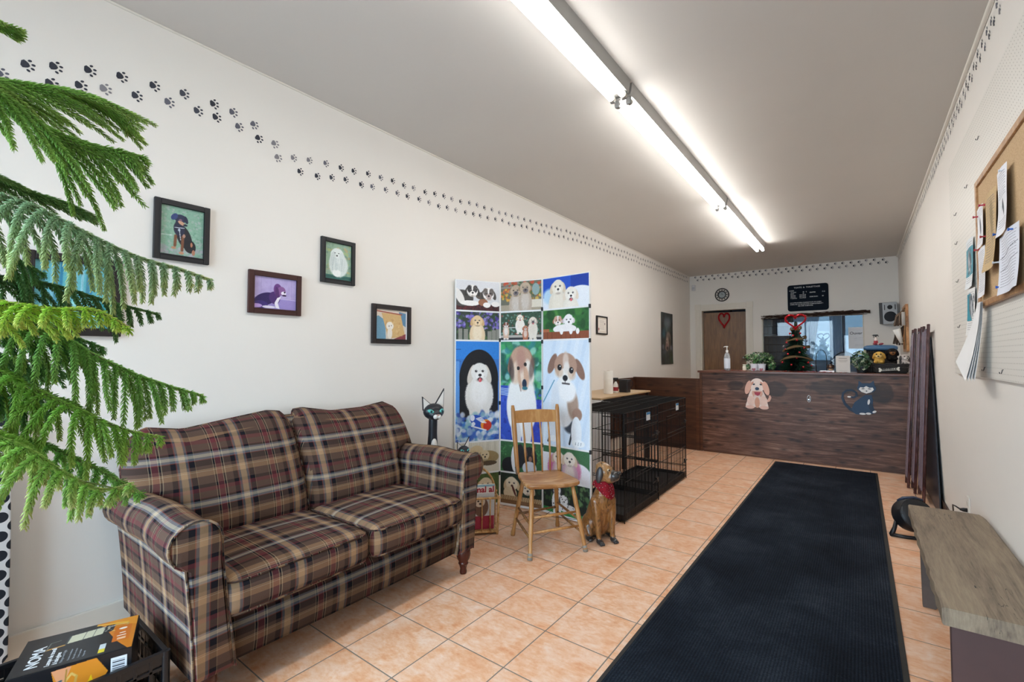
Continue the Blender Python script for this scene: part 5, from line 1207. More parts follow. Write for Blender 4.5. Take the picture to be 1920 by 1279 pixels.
# ================================================================== ON THE COUNTER
def tinsel(bm, pts, r, n, l, closed=True):
    tube(bm, pts, r, 6, False); P_ = [Vector(p) for p in pts]
    for _ in range(n):
        i = random.randrange(len(P_)-1); p = P_[i].lerp(P_[i+1], random.random()); d = Vector([random.gauss(0, 1) for _ in range(3)]).normalized()
        s = d.orthogonal().normalized()*.0016; q = p+d*l*random.uniform(.6, 1.1)
        a, b, c_ = bm.verts.new(p-s), bm.verts.new(p+s), bm.verts.new(q); bm.faces.new((a, b, c_))
RED = simple('red_foil_tinsel', 'b01420', .25, .55, var=.6, vs=120)
def heart_pts(w, h, n=40):
    out = []
    for i in range(n+1):
        t = 2*PI*i/n; x = 16*math.sin(t)**3; y = 13*math.cos(t)-5*math.cos(2*t)-2*math.cos(3*t)-math.cos(4*t); out.append((x/32*w, 0, (y+2.5)/29*h))
    return out
def tinsel_heart(label, loc, w, h, rz=0, r=.010, n=1500, l=.028):
    bm = B(); tinsel(bm, heart_pts(w, h), r, n, l); o = tag(obj('tinsel_heart', bm, RED), label, 'decoration', 'red tinsel hearts'); o.location = loc; o.rotation_euler = (0, 0, rz); return o
# sanitizer pump bottle
sz_ = thing('sanitizer_bottle', 'clear pump bottle of hand sanitizer at the left end of the counter', 'pump bottle', (-1.487, 7.0, ZT))
cl = bpy.data.materials.new('clear_plastic'); cl.use_nodes = True; pb_ = cl.node_tree.nodes['Principled BSDF']; pb_.inputs['Base Color'].default_value = (.88, .93, .98, 1); pb_.inputs['Roughness'].default_value = .08; pb_.inputs['Transmission Weight'].default_value = .75; pb_.inputs['IOR'].default_value = 1.3; MATS['clear_plastic'] = cl
obj('bottle', lathe(B(), [(.035, 0), (.040, .006), (.040, .19), (.030, .235), (.014, .25), (.014, .262)], 24), cl, sz_, True)
obj('front_label', lathe(B(), [(.0408, .03), (.0408, .17)], 24), simple('sanitizer_label', 'dfe6f0', .5), sz_, 40)
bm = B(); lathe(bm, [(.017, .255), (.017, .285), (.006, .29), (.006, .325), (.015, .328), (.015, .342), (.004, .344)], 16); tube(bm, [(0, 0, .336), (-.03, 0, .337), (-.042, 0, .328)], .0055, 8); obj('pump', bm, simple('white_pump_plastic', 'ecebe8', .3), sz_, 40)
jr = thing('tea_light_jar', 'tiny cream jar just left of the potted ivy', 'jar', (-1.262, 6.98, ZT)); obj('jar', lathe(B(), [(.022, 0), (.026, .01), (.026, .06), (.018, .07), (.024, .075), (.024, .088), (.01, .09)], 16), simple('cream_glaze', 'e8e2cc', .3), jr, 40)
# leaves
def leafmat(name, a, b):
    m, n = newmat(name, .45); at_ = n.n('ShaderNodeAttribute', attribute_name='Col'); n.col(at_.outputs['Color']); return m
LEAF = attrmat('leaf_surface', .42)
def foliage_mesh(n, ext, size, cols, edge=None, zfn=None, hollow=0.0):
    V = []; F = []; Cc = []
    for _ in range(n):
        while True:
            p = np.array([random.uniform(-1, 1) for _ in range(3)])
            if hollow < (p**2).sum() < 1: break
        c_ = p*np.array(ext[:3])+np.array(ext[3:]); c_[2] = max(c_[2], size*1.1); nrm = p/np.linalg.norm(p)+np.array([random.gauss(0, .45) for _ in range(3)])+np.array([0, -.25, .35]); nrm /= np.linalg.norm(nrm)
        t = np.cross(nrm, np.array([random.gauss(0, 1) for _ in range(3)])); t /= np.linalg.norm(t)+1e-9; b_2 = np.cross(nrm, t); s = size*random.uniform(.6, 1.25)
        base = len(V); o5 = [(0, -1, 0), (.45, -.55, .1), (.95, -.1, 0), (.4, .15, .12), (0, 1.15, -.15), (-.4, .15, .12), (-.95, -.1, 0), (-.45, -.55, .1)]
        col = np.array(lin(random.choice(cols)))*random.uniform(.75, 1.25); ecol = np.array(lin(edge)) if edge and random.random() < .22 else col*.85
        for (a, b2, h) in o5: V.append(c_+t*a*s*.62+b_2*b2*s*.62+nrm*h*s); Cc.append(ecol)
        V.append(c_+nrm*.12*s); Cc.append(col)
        for k in range(8): F.append((base+k, base+(k+1) % 8, base+8))
    me = npmesh('leaves', np.array(V), np.array(F)); set_col(me, np.array(Cc)); return me
iv = thing('potted_ivy', 'leafy green ivy in two white scalloped pots left of the small decorated tree', 'potted plant', (-1.085, 7.0, ZT), 0, 'ivy plants on the counter')
PW = simple('white_heart_pot', 'dcdfe6', .35)
for x in (-.055, .035):
    bm = B(); lathe(bm, [(.034, 0), (.040, .004), (.048, .08), (.052, .10), (.046, .10), (.040, .08)], 20, (x, -.03, 0)); p = obj('pot', bm, PW, iv, 40)
    h = obj('pot_heart', prism(B(), [(a*.9+x, b+.018) for a, _, b in heart_pts(.05, .045, 20)][:-1], -.083, -.077, 'XZ'), simple('dusty_red_paint', '9c5c64', .5), p)
obj('leaves', foliage_mesh(430, (.185, .085, .085, .0, .0, .175), .030, ['285428', '386c34', '1a3c20', '4c8040', '204626'], '94a878'), LEAF, iv)
obj('trailing_leaves', foliage_mesh(110, (.05, .05, .07, .145, .0, .08), .028, ['2c5c30', '3c7440', '6c8c58'], 'b8c49c'), LEAF, iv)
obj('trailing_leaves', foliage_mesh(60, (.04, .04, .05, -.145, .0, .06), .026, ['2c5c30', '3c7440'], 'a8bc8c'), LEAF, iv)
iv2 = thing('potted_ivy', 'cream-edged variegated ivy between the notice sign and the puppy basket', 'potted plant', (.02, 7.0, ZT), 0, 'ivy plants on the counter')
obj('pot', lathe(B(), [(.045, 0), (.06, .07), (.055, .07), (.04, .01)], 18, (0, .02, 0)), simple('dark_pot', '22262a', .5), iv2, 40)
obj('leaves', foliage_mesh(330, (.105, .080, .125, -.005, .0, .150), .034, ['1d4028', '2c5434', '16301e', '3c6440'], 'd0d4b4'), LEAF, iv2)
# small decorated tree
xt = thing('christmas_tree', 'small decorated Christmas tree with burlap ribbon and red baubles on the counter', 'christmas tree', (-.665, 7.11, ZT))
V = []; F = []; Cc = []
for _ in range(4200):
    z = random.random()**1.15*.62+.02; R0 = .235*(1-z/.70)*(.72+.28*abs(math.sin(z*26))); a = random.uniform(0, 2*PI); r1 = R0*random.uniform(.55, 1.08); c0 = np.array([0, 0, z+.03]); e = np.array([r1*math.cos(a), r1*math.sin(a), z-.02*random.random()])
    base = len(V); t = np.array([-math.sin(a), math.cos(a), 0])*.010; m = c0*.35+e*.65; V += [m-t*.9, m+t*.9, e, m+np.array([0, 0, .012])]; F += [(base, base+1, base+2), (base, base+3, base+2), (base+1, base+3, base+2)]
    g = np.array(lin(random.choice(['142a20', '1c3828', '0f1f1a', '24442f'])))*random.uniform(.7, 1.3); Cc += [g*.7, g*.7, g*1.2, g]
me = npmesh('foliage', np.array(V), np.array(F)); set_col(me, np.array(Cc)); obj('foliage', me, LEAF, xt)
obj('trunk', lathe(B(), [(.015, 0), (.012, .3), (.004, .66)], 10), simple('tree_trunk', '33241a', .8), xt); obj('base', lathe(B(), [(.075, 0), (.075, .02), (.05, .035), (.02, .04)], 20), simple('burlap_base', '3a3430', .9), xt, 40)
BUR = simple('burlap_ribbon', '8c7350', .9, var=.25, vs=60, bump=.4, bs=400)
for z0, R0, ph, am in ((.565, .062, .3, .015), (.43, .112, .9, .022), (.30, .150, 2.2, .030), (.15, .178, 3.0, .038)):
    bm = B(); pv = None; N = 60
    for i in range(N+1):
        a = 2*PI*i/N; z = z0+am*math.sin(a*1+ph)+.008*math.sin(3*a); R1 = R0*(1+.05*math.sin(5*a)); w = .014+.005*math.sin(4*a+ph)
        q = (bm.verts.new((R1*math.cos(a), R1*math.sin(a)*.95, z-w)), bm.verts.new(((R1+.006)*math.cos(a), (R1+.006)*math.sin(a)*.95, z)), bm.verts.new((R1*.96*math.cos(a), R1*.96*math.sin(a)*.95, z+w)))
        if pv: bm.faces.new((pv[0], q[0], q[1], pv[1])); bm.faces.new((pv[1], q[1], q[2], pv[2]))
        pv = q
    bmesh.ops.solidify(bm, geom=bm.faces[:], thickness=.0012); obj('burlap_ribbon', bm, BUR, xt, True)
BAU = simple('red_bauble', 'a81c24', .2, .3, var=.2)
for (x, y, z) in ((-.08, -.13, .23), (.05, -.14, .25), (.02, -.15, .18), (.10, -.12, .31), (-.11, -.10, .29), (-.02, -.11, .47), (.055, -.07, .50), (-.06, -.07, .50), (.14, -.11, .12), (-.15, -.09, .12), (-.04, -.17, .09), (.17, -.05, .08), (.09, -.16, .06), (-.10, -.08, .38), (.02, -.10, .41)):
    b2 = obj('bauble', ell(B(), (x, y, z), (.0135, .0135, .0135), None, 14, 10), BAU, xt, True)
for (x, y, z, c_) in ((-.035, -.085, .465, 'd8dce0'), (-.13, -.12, .33, 'c8ccd4'), (.13, -.10, .40, '9ca8b8')): obj('silver_ornament', ell(B(), (x, y, z), (.009, .009, .016), (.4, .3, 0), 10, 8), simple('silver_ornament_'+c_, c_, .2, .7), xt, True)
tinsel_heart('red tinsel heart crowning the small decorated tree on the counter', (-.655, 6.99, ZT+.645), .225, .185)
# clear glass jar
gj = thing('glass_jar', 'tall clear glass jar between the decorated tree and the small dog figurine', 'jar', (-.400, 7.25, ZT)); JG = glass_mat('jar_glass', (.88, .94, .98), 1.14)
obj('jar', lathe(B(), [(.055, 0), (.062, .01), (.064, .12), (.058, .22), (.035, .27), (.012, .285)], 28), JG, gj, True); obj('lid_knob', ell(B(), (0, 0, .295), (.014, .014, .014)), JG, gj, True)
tb_ = thing('white_tray', 'low white tray with the small dog figurine on it', 'tray', (-.325, 6.96, ZT)); obj('base', bxm(-.075, .075, -.06, .06, 0, .022, .004), simple('white_tray_plastic', 'e2e4e8', .35), tb_); obj('rim', bxm(-.079, .079, -.064, .064, .020, .027, .003), simple('white_tray_plastic'), tb_) if False else None
fg = thing('dog_figurine', 'tiny dark brown dog-head figurine on the white tray', 'figurine', (-.288, 6.95, ZT+.0225))
def fcf(V):
    c_ = np.tile(np.array(lin('2c1a14')), (len(V), 1)); c_[(V[:, 1] < -.022) & (V[:, 2] < .055)] = lin('8c6444'); c_[V[:, 2] < .02] = lin('a88868'); return c_
blob('head', [('e', (0, 0, .055), (.030, .027, .030)), ('e', (0, -.026, .046), (.015, .016, .013)), ('e', (-.030, 0, .048), (.010, .012, .026)), ('e', (.030, 0, .048), (.010, .012, .026)), ('e', (0, 0, .018), (.026, .022, .018)), ('e', (-.014, -.016, .010), (.010, .014, .010)), ('e', (.014, -.016, .010), (.010, .014, .010))], .0032, 3, attrmat('painted_resin', .4), fg, fcf)
# standing notice (printed lines only)
c = Cv(.72, 110, 'cfcac4'); 
for k, (y, w) in enumerate(((.86, .40), (.76, .48), (.70, .44), (.64, .34))): c.line(.36-w/2, y, .36+w/2, y, .016 if k == 0 else .007, '6c6660', .8)
c.line(.15, .10, .57, .10, .007, '8c8680', .7)
ns = thing('counter_sign', 'small grey standing notice in a clear holder on the counter', 'sign', (-.163, 6.93, ZT)); obj('holder', bxm(-.071, .071, -.002, .004, .0, .205, .001), simple('sign_back', 'c8c4be', .4), ns); picture('notice_print', c, .138, .192, ns, frame_mat((0, -.0028, .104), (1, 0, 0), (0, 0, 1)), PAPER); obj('foot', bxm(-.071, .071, -.03, .03, 0, .004, .001), cl, ns)
# red petals along the counter edge
V = []; F = []
for _ in range(170):
    x = random.choice([random.uniform(-1.56, -1.2), random.uniform(-1.1, -.5), random.uniform(-.5, -.12), random.uniform(-.8, -.42)]); y = random.uniform(6.80, 6.92); z = ZT+.0008+random.uniform(0, .006); s = random.uniform(.007, .016); a = random.uniform(0, 6.28); b = len(V)
    for k in range(6): V.append((x+s*math.cos(a+k*PI/3), y+s*.7*math.sin(a+k*PI/3), z+random.uniform(0, .006)))
    F.append(tuple(range(b, b+6)))
o = obj('rose_petals', npmesh('rose_petals', np.array(V), np.array(F)), simple('red_petal', '9c2428', .6, var=.5, vs=60)); tag(o, 'scatter of red petals along the front edge of the counter', 'petals', None, 'stuff')
# basket with toy puppies
WIC = simple('dark_wicker', '2c2826', .7, var=.5, vs=90, bump=.6, bs=160)
bk = thing('wicker_basket', 'dark wicker basket holding toy puppies with a bone-shaped welcome sign', 'basket', (.292, 7.0, ZT))
bm = B(); N = 60
def brx(a, k, h): return ((.160*k)*math.copysign(abs(math.cos(a))**.55, math.cos(a)), (.095*k)*math.copysign(abs(math.sin(a))**.55, math.sin(a)), h)
rows = [(.86, 0), (.90, .012), (.96, .05), (1.0, .09), (1.03, .105), (1.0, .110), (.92, .102), (.88, .05), (.82, .016)]
G = [[bm.verts.new(brx(2*PI*i/N, k*(1+.012*math.sin(i*PI)*(1 if j % 2 else -1)), h)) for i in range(N)] for j, (k, h) in enumerate(rows)]
for j in range(len(rows)-1):
    for i in range(N): bm.faces.new((G[j][i], G[j][(i+1) % N], G[j+1][(i+1) % N], G[j+1][i]))
bm.faces.new(G[0][::-1]); bm.faces.new(G[-1]); obj('body', bm, WIC, bk, 60)
for j, h in enumerate((.02, .036, .052, .068, .084)):
    obj('weave_band', tube(B(), [brx(2*PI*i/N, .93+.10*h/.11+.010*(1 if (i+j) % 2 else -1), h) for i in range(N+1)], .0065, 6, False), WIC, bk, True)
obj('rim', tube(B(), [brx(2*PI*i/N, 1.03, .106+.004*math.sin(i*1.3)) for i in range(N+1)], .009, 6, False), WIC, bk, True)
obj('hoop_handle', tube(B(), [(.165+.012*math.sin(PI*i/14), -.06+.12*i/14, .10+.06*math.sin(PI*i/14)) for i in range(15)], .009, 8), WIC, bk, True)
bp = [(-.075, 0), (-.083, .012), (-.095, .010), (-.098, -.004), (-.088, -.012), (-.098, -.022), (-.092, -.036), (-.080, -.036), (-.072, -.024), (.072, -.012), (.082, -.022), (.094, -.018), (.094, -.006), (.086, .004), (.096, .014), (.090, .026), (.078, .024), (.070, .014)]
bo = obj('bone_sign', prism(B(), [(x-.02, z+.052) for x, z in bp], -.116, -.110, 'XZ', .0015), simple('bone_cream', 'd8d4c8', .5), bk)
textmesh('sign_lettering', 'BIENVENUE', .0262, simple('sign_ink', '24241f', .6), bo, frame_mat((-.088, -.1166, .036), (1, 0, .06), (0, 0, 1)), .0004, bold=.0012)
def toy(label, loc, fur, ear, muzz, k, rz, tiltx=0):
    t = thing('toy_puppy', label, 'toy dog', loc, rz, 'toy puppies in the basket'); F1, E1, M1 = lin(fur), lin(ear), lin(muzz)
    def cf(V):
        c_ = np.tile(np.array(F1), (len(V), 1)); c_[(np.abs(V[:, 0]) > .036*k)] = E1; c_[(V[:, 1] < -.030*k) & (V[:, 2] < .088*k) & (V[:, 2] > .05*k)] = M1; return c_
    parts = [('e', (0, 0, .085*k), (.042*k, .038*k, .040*k)), ('e', (0, -.036*k, .072*k), (.022*k, .020*k, .018*k)), ('e', (-.042*k, -.002*k, .078*k), (.012*k, .016*k, .034*k), (0, .25, 0)), ('e', (.042*k, -.002*k, .078*k), (.012*k, .016*k, .034*k), (0, -.25, 0)),
             ('e', (0, .012*k, .03*k), (.045*k, .045*k, .045*k)), ('e', (-.026*k, -.045*k, .018*k), (.016*k, .024*k, .014*k)), ('e', (.026*k, -.045*k, .018*k), (.016*k, .024*k, .014*k))]
    b = blob('body', parts, .0042*k, 3, attrmat('plush_fur', .9, .1, .6), t, cf)
    for s in (-1, 1): obj('eye', ell(B(), (s*.018*k, -.036*k, .096*k), (.0062*k,)*3, None, 10, 8), simple('gloss_black', '0c0b0c', .1), b, True)
    obj('nose', ell(B(), (0, -.056*k, .077*k), (.008*k, .006*k, .006*k), None, 10, 8), simple('gloss_black', '0c0b0c', .1), b, True)
toy('golden-yellow toy puppy at the left of the wicker basket', (.185, 6.955, ZT+.112), 'c0984c', 'b48840', 'd8b878', 1.15, math.radians(-8))
toy('black and tan toy puppy behind the yellow one in the wicker basket', (.305, 7.0, ZT+.150), '1c1918', '141214', '7c5434', 1.15, math.radians(6))
toy('grey and white toy puppy at the right end of the wicker basket', (.412, 6.96, ZT+.105), 'b4aaa4', '54504e', 'ccc4be', .95, math.radians(25))
# blue-lidded wire box behind the basket with a spray bottle on it
bx = thing('storage_box', 'dark mesh box with a slate-blue lid behind the toy puppy basket', 'box', (.205, 7.27, ZT))
bm = B()
for i in range(14):
    for y in (-.10, .10): tube(bm, [(-.15+.3*i/13, y, 0), (-.15+.3*i/13, y, .27)], .0028, 4)
for z in (.005, .06, .12, .18, .24, .27):
    tube(bm, [(-.15, -.10, z), (.15, -.10, z), (.15, .10, z), (-.15, .10, z), (-.15, -.10, z)], .0032, 4)
for i in range(8):
    for x in (-.15, .15): tube(bm, [(x, -.1+.2*i/7, 0), (x, -.1+.2*i/7, .27)], .0028, 4)
obj('mesh_body', bm, WIRE, bx); obj('inner_bin', bxm(-.14, .14, -.09, .09, .004, .265, .01), simple('brownish_liner', '3c342e', .7), bx)
bm = rounded(.33, .235, .055, .026, .012, 8); xform(bm, tr(0, 0, .300)); obj('lid', bm, simple('slate_blue_lid', '3a5e80', .35), bx, True)
spray('spray bottle with black trigger standing on the slate-blue box lid', (.165, 7.24, ZT+.341), math.radians(180), .62, 'c8b8b0', '9c2030')
bw = thing('ribbon_bow', 'small dark red bow in front of the spray bottle on the box lid', 'bow', (.185, 7.19, ZT+.338)); RB = simple('dark_red_satin', '7c1c2c', .35)
for s in (-1, 1): obj('loop', ell(B(), (s*.028, 0, .012), (.026, .010, .013), (0, s*-.2, 0), 14, 8), RB, bw, True)
obj('knot', ell(B(), (0, -.004, .012), (.008, .009, .009), None, 10, 8), simple('pale_knot', 'd8b8b0', .4), bw, True)

# ================================================================== CUT-OUTS ON THE COUNTER FRONT
def cut(label, name, loc, parts):
    t = thing(name, label, 'wooden cut-out', (loc[0], loc[1]-.0012, loc[2]), 0, 'painted animal cut-outs on the counter'); y = 0.0; outs = []
    for (nm, pts, col, d0, d1) in parts:
        m = simple('paint_'+col, col, .55, var=.12, vs=30); outs.append(obj(nm, prism(B(), pts, -d1, -d0, 'XZ', .0), m, t))
    return t
def el(cx, cy, rx, ry, rot=0, n=22): return [(cx+rx*math.cos(2*PI*i/n)*math.cos(rot)-ry*math.sin(2*PI*i/n)*math.sin(rot), cy+rx*math.cos(2*PI*i/n)*math.sin(rot)+ry*math.sin(2*PI*i/n)*math.cos(rot)) for i in range(n)]
def band(pts, w):
    L_, R_ = [], []
    for i, p in enumerate(pts):
        a = Vector(pts[max(0, i-1)]); b = Vector(pts[min(len(pts)-1, i+1)]); d = (b-a).normalized(); n_ = Vector((-d.y, d.x)); ww = w[i] if isinstance(w, list) else w
        L_.append(tuple(Vector(p)+n_*ww)); R_.append(tuple(Vector(p)-n_*ww))
    return L_+R_[::-1]
pk, pk2, wh = 'dcae9c', 'c8907c', 'ecdcd4'
cut('painted wooden cut-out of a pink-white puppy with open mouth on the counter front', 'dog_cutout', (-1.085, CY, .835), [
    ('tail', band([(.10, -.10), (.135, -.085), (.15, -.045), (.143, -.02)], [.018, .016, .014, .008]), pk, 0, .010),
    ('body', [(-.115, -.09), (-.10, -.02), (-.07, .05), (.06, .05), (.095, -.03), (.11, -.09), (.125, -.15), (.13, -.19), (.06, -.205), (.02, -.18), (-.03, -.18), (-.07, -.205), (-.14, -.19), (-.135, -.15)], wh, 0, .010),
    ('haunch', el(-.075, -.10, .045, .065, .1), 'e6cabe', .010, .012), ('haunch', el(.072, -.10, .045, .065, -.1), 'e6cabe', .010, .012), ('chest', el(0, -.12, .03, .07), 'd09c84', .010, .0115),
    ('paw', el(-.085, -.182, .052, .024), 'e2bcae', .010, .013), ('paw', el(.08, -.182, .052, .024), 'e2bcae', .010, .013),
    ('head', el(0, .10, .085, .098), wh, .010, .017), ('ear', el(-.105, .075, .034, .092, -.25), pk, .010, .020), ('ear', el(.105, .07, .034, .092, .25), pk, .010, .020), ('brow', el(-.06, .125, .012, .035, -.6), pk2, .017, .019), ('brow', el(.06, .125, .012, .035, .6), pk2, .017, .019),
    ('cheeks', [(-.06, -.0), (-.055, .03), (.06, .03), (.065, -.01), (.045, -.05), (.03, -.02), (-.03, -.02), (-.045, -.05)], 'd8a894', .017, .019),
    ('mouth', [(-.035, .018), (.045, .018), (.03, -.018), (.008, -.032), (-.02, -.018)], 'a83c50', .019, .021), ('nose', el(.002, .062, .024, .020), '2c4460', .019, .024), ('eye', el(-.036, .118, .014, .011, .3), '38444c', .017, .020), ('eye', el(.046, .118, .014, .011, -.3), '38444c', .017, .020)])
bl, bl2 = '24405c', '1b3048'
cut('painted wooden cut-out of a blue-black cat with curled tail on the counter front', 'cat_cutout', (-.03, CY, .835), [
    ('tail', band([(.0, -.18), (-.07, -.14), (-.12, -.08), (-.145, -.01), (-.135, .05), (-.10, .08), (-.05, .085), (-.01, .06), (-.005, .02), (-.035, .0), (-.07, .005)], [.02, .017, .014, .012, .011, .011, .011, .011, .011, .011, .009]), bl2, 0, .009),
    ('tail_tip', el(-.078, .006, .018, .009), 'e8e6e4', .010, .012),
    ('body', [(-.06, -.14), (-.03, -.06), (.03, .0), (.075, .035), (.135, .035), (.145, -.02), (.14, -.09), (.155, -.15), (.165, -.17), (.12, -.185), (.05, -.20), (-.02, -.195)], bl, 0, .010), ('front_leg', [(.10, -.06), (.135, -.06), (.162, -.155), (.135, -.165), (.105, -.12)], bl2, .010, .0125),
    ('paw', el(.155, -.155, .020, .012, .5), 'e8e6e4', .0125, .0145), ('paw', el(.10, -.180, .024, .012), 'e8e6e4', .010, .0135), ('paw', el(.045, -.186, .030, .011), 'e8e6e4', .010, .0135), ('chest_blaze', el(.105, -.045, .011, .032, -.15), 'e4e4e4', .010, .013),
    ('ear', [(.01, .13), (.015, .20), (.055, .165)], bl, .004, .013), ('ear', [(.165, .13), (.155, .205), (.115, .165)], bl, .004, .013), ('head', el(.088, .115, .088, .058), bl, .010, .016), ('face', [(.015, .10), (.03, .125), (.06, .12), (.085, .14), (.115, .12), (.145, .125), (.155, .10), (.13, .07), (.085, .052), (.04, .07)], 'e4e2e0', .016, .018),
    ('eye', el(.055, .108, .016, .005, .15), '22303c', .018, .019), ('eye', el(.115, .108, .016, .005, -.15), '22303c', .018, .019), ('nose', el(.087, .082, .008, .006), '2c3c50', .018, .020)])
hk = thing('leash_hook', 'small steel carabiner hook in the middle of the counter front', 'hook', (-.511, CY, .795))
obj('ring', tube(B(), [(.018*math.cos(a), -.008, .040*math.sin(a)) for a in [2*PI*i/24 for i in range(25)]], .0045, 8, False), simple('bright_steel', 'c4c6c8', .25, .9), hk, True); obj('mount', bxm(-.012, .012, -.012, 0, -.02, .0, .003), simple('bright_steel'), hk) if 'bright_steel' not in MATS else obj('mount', bxm(-.012, .012, -.012, 0, -.02, .0, .003), MATS['bright_steel'], hk)
obj('gate_clip', tube(B(), [(.0, -.010, -.03), (.006, -.012, .0), (.004, -.010, .02)], .003, 6), MATS['bright_steel'], hk, True)

# ================================================================== BACK WALL
ck = thing('wall_clock', 'round wall clock with a paw-print ring above the brown door', 'clock', (-2.171, YB, 2.557))
bm = B(); lathe(bm, [(.133, 0), (.133, .018), (.124, .024), (.116, .018), (.116, .01)], 40, cap=False); xform(bm, rotx(PI/2)); obj('outer_rim', bm, simple('clock_black', '18181c', .4), ck, 40)
bm = B(); lathe(bm, [(.117, .0), (.117, .010), (.075, .010)], 40, cap=False); xform(bm, rotx(PI/2)); fc = obj('paw_ring', bm, simple('clock_cream', 'd4cfc6', .5), ck)
bm = B(); cl_ = []
for i in range(12): a = 2*PI*i/12; paw(bm, cl_, frame_mat((.096*math.sin(a), -.0108, .096*math.cos(a)), (1, 0, 0), (0, 0, 1)) @ rotz(-a+PI/2), .038, (.02, .02, .02))
obj('paw_marks', bm, simple('clock_black'), fc) if False else obj('paw_marks', bm, MATS['clock_black'], fc)
bm = B(); lathe(bm, [(.078, 0), (.078, .022), (.066, .026), (.060, .016)], 40, cap=False); xform(bm, rotx(PI/2)); obj('inner_rim', bm, MATS['clock_black'], ck, 40)
bm = B(); lathe(bm, [(.062, .0), (.062, .016), (.0, .017)], 32); xform(bm, rotx(PI/2)); obj('dial', bm, simple('silver_dial', '9aa3a6', .3, .3), ck)
obj('hands', box(box(B(), -.002, .002, -.020, -.018, -.005, .042), -.003, .030, -.020, -.018, -.002, .002), MATS['clock_black'], ck)
mb = thing('menu_board', 'navy price board with white lettering TONTE & TOILETTAGE', 'sign board', (-.728, YB, 2.393))
pts = []
for q, (ax, az) in enumerate(((1, 1), (-1, 1), (-1, -1), (1, -1))):
    for k in range(7): a = PI/2*q+PI/2*k/6; pts.append((ax*(.313-.045)+.045*math.cos(a), az*(.240-.045)+.045*math.sin(a)))
obj('board', prism(B(), pts, -.016, -.001, 'XZ', .003), simple('navy_board', '121c28', .8, var=.12, spec=.15), mb)
WT = simple('white_letters', 'c9d0d4', .5)
def mt(s, x, z, sz, al='LEFT', nm='lettering'): textmesh(nm, s, sz, WT, mb, frame_mat((x, -.0168, z), (1, 0, 0), (0, 0, 1)), .0004, al, 1.0, bold=.0006)
mt('TONTE  &  TOILETTAGE', -.01, .178, .037, 'CENTER', 'heading'); mt('CHIEN', -.285, .128, .026)
for k, (a, b_3) in enumerate((('TR PETIT', '40    $'), ('PETIT', '45'), ('MOYEN', '50 & PLUS'), ('GRAND', '60 & PLUS'), ('T GRAND', '70 & PLUS'))): mt(a, -.265, .096-k*.027, .023); mt(b_3, -.075 if k < 2 else -.125, .100-k*.027, .023)
mt('GRIFFES', .03, .080, .026); mt('15 $', .215, .084, .026); mt('DEMI BAIN', .03, .002, .026); mt('20', .215, .006, .026)
for k, s in enumerate(('UN SURPLUS SERA CHARGE POUR UN CHIEN', 'DEMELAGE OU DE MAUVAIS COMPORTEMENT !', 'DE 5 PAR 10 MINUTES')): mt(s, -.275 if k < 2 else -.15, -.095-k*.030, .0235)
sp = thing('wall_speaker', 'silver-fronted loudspeaker tilted on the back wall near the right corner', 'speaker', (.392, YB, 2.037), 0)
SM = rotz(math.radians(14)) @ rotx(math.radians(6)); Mx = tr(0, -.11, 0) @ roty(math.radians(-3)) @ SM
obj('cabinet', xform(bxm(-.098, .098, -.075, .085, -.178, .178, .008), Mx), simple('speaker_dark', '26303c', .4), sp); obj('front_baffle', xform(bxm(-.096, .096, -.084, -.074, -.176, .176, .003), Mx), simple('speaker_silver', 'c3c9cf', .35, .2, var=.03), sp)
bm = B(); lathe(bm, [(.002, .0885), (.030, .0880), (.070, .092), (.082, .0875), (.084, .080)], 32, (0, 0, 0)); xform(bm, rotx(PI/2)); xform(bm, Mx @ tr(.0, 0, -.055)); obj('woofer', bm, simple('speaker_cone', '20262e', .6), sp, 50)
bm = B(); lathe(bm, [(.006, .094), (.012, .088), (.026, .086), (.034, .0875), (.036, .080)], 24); xform(bm, rotx(PI/2)); xform(bm, Mx @ tr(0, 0, .098)); obj('tweeter', bm, MATS['speaker_cone'], sp, 50)
bm = B()
for s in (-1, 1): box(bm, s*.070-.005, s*.070+.005, -.0865, -.080, .055, .140, .001)
xform(bm, Mx); obj('port_slots', bm, MATS['speaker_cone'], sp); obj('wall_bracket', bxm(-.02, .02, -.05, -.0005, -.03, .03, .003), simple('bracket_black', '1a1a1c', .5), sp)
sn = thing('motion_sensor', 'small white motion sensor in the far left corner below the ceiling', 'sensor', (-2.715, YB, 2.74)); obj('housing', xform(bxm(-.035, .035, -.045, -.001, -.06, .06, .012), Matrix()), simple('sensor_white', 'dcdadc', .35), sn); obj('lens', bxm(-.025, .025, -.049, -.044, -.035, .015, .004), simple('sensor_lens', 'c4c6cc', .2), sn)
# twig garland above the hatch window
tw = thing('twig_garland', 'bundle of brown vine twigs along the top of the back-wall window', 'garland', (-.67, YB, 2.075)); TWM = simple('brown_twigs', '3a261c', .85, var=.5, vs=60)
bm = B()
for i in range(85):
    x0 = random.uniform(-.83, .45); L_ = random.uniform(.3, .9); x1 = min(.83, x0+L_); o1, o2 = random.uniform(-.030, .030), random.uniform(-.030, .030); y_ = random.uniform(-.065, -.015)
    rise = lambda x: .004*math.sin(x*5)+.010*x
    tube(bm, [(x0+(x1-x0)*t, y_+.012*math.sin(t*7+i), o1+(o2-o1)*t+rise(x0+(x1-x0)*t)+.012*math.sin(t*6+i*1.3)) for t in [k/7 for k in range(8)]], random.uniform(.0025, .006), 5)
for i in range(40):
    x = random.uniform(-.83, .83); tube(bm, [(x, -.04, random.uniform(-.02, .03)), (x+random.uniform(-.07, .07), -.05, random.uniform(-.055, .05))], .0018, 4)
obj('twigs', bm, TWM, tw)
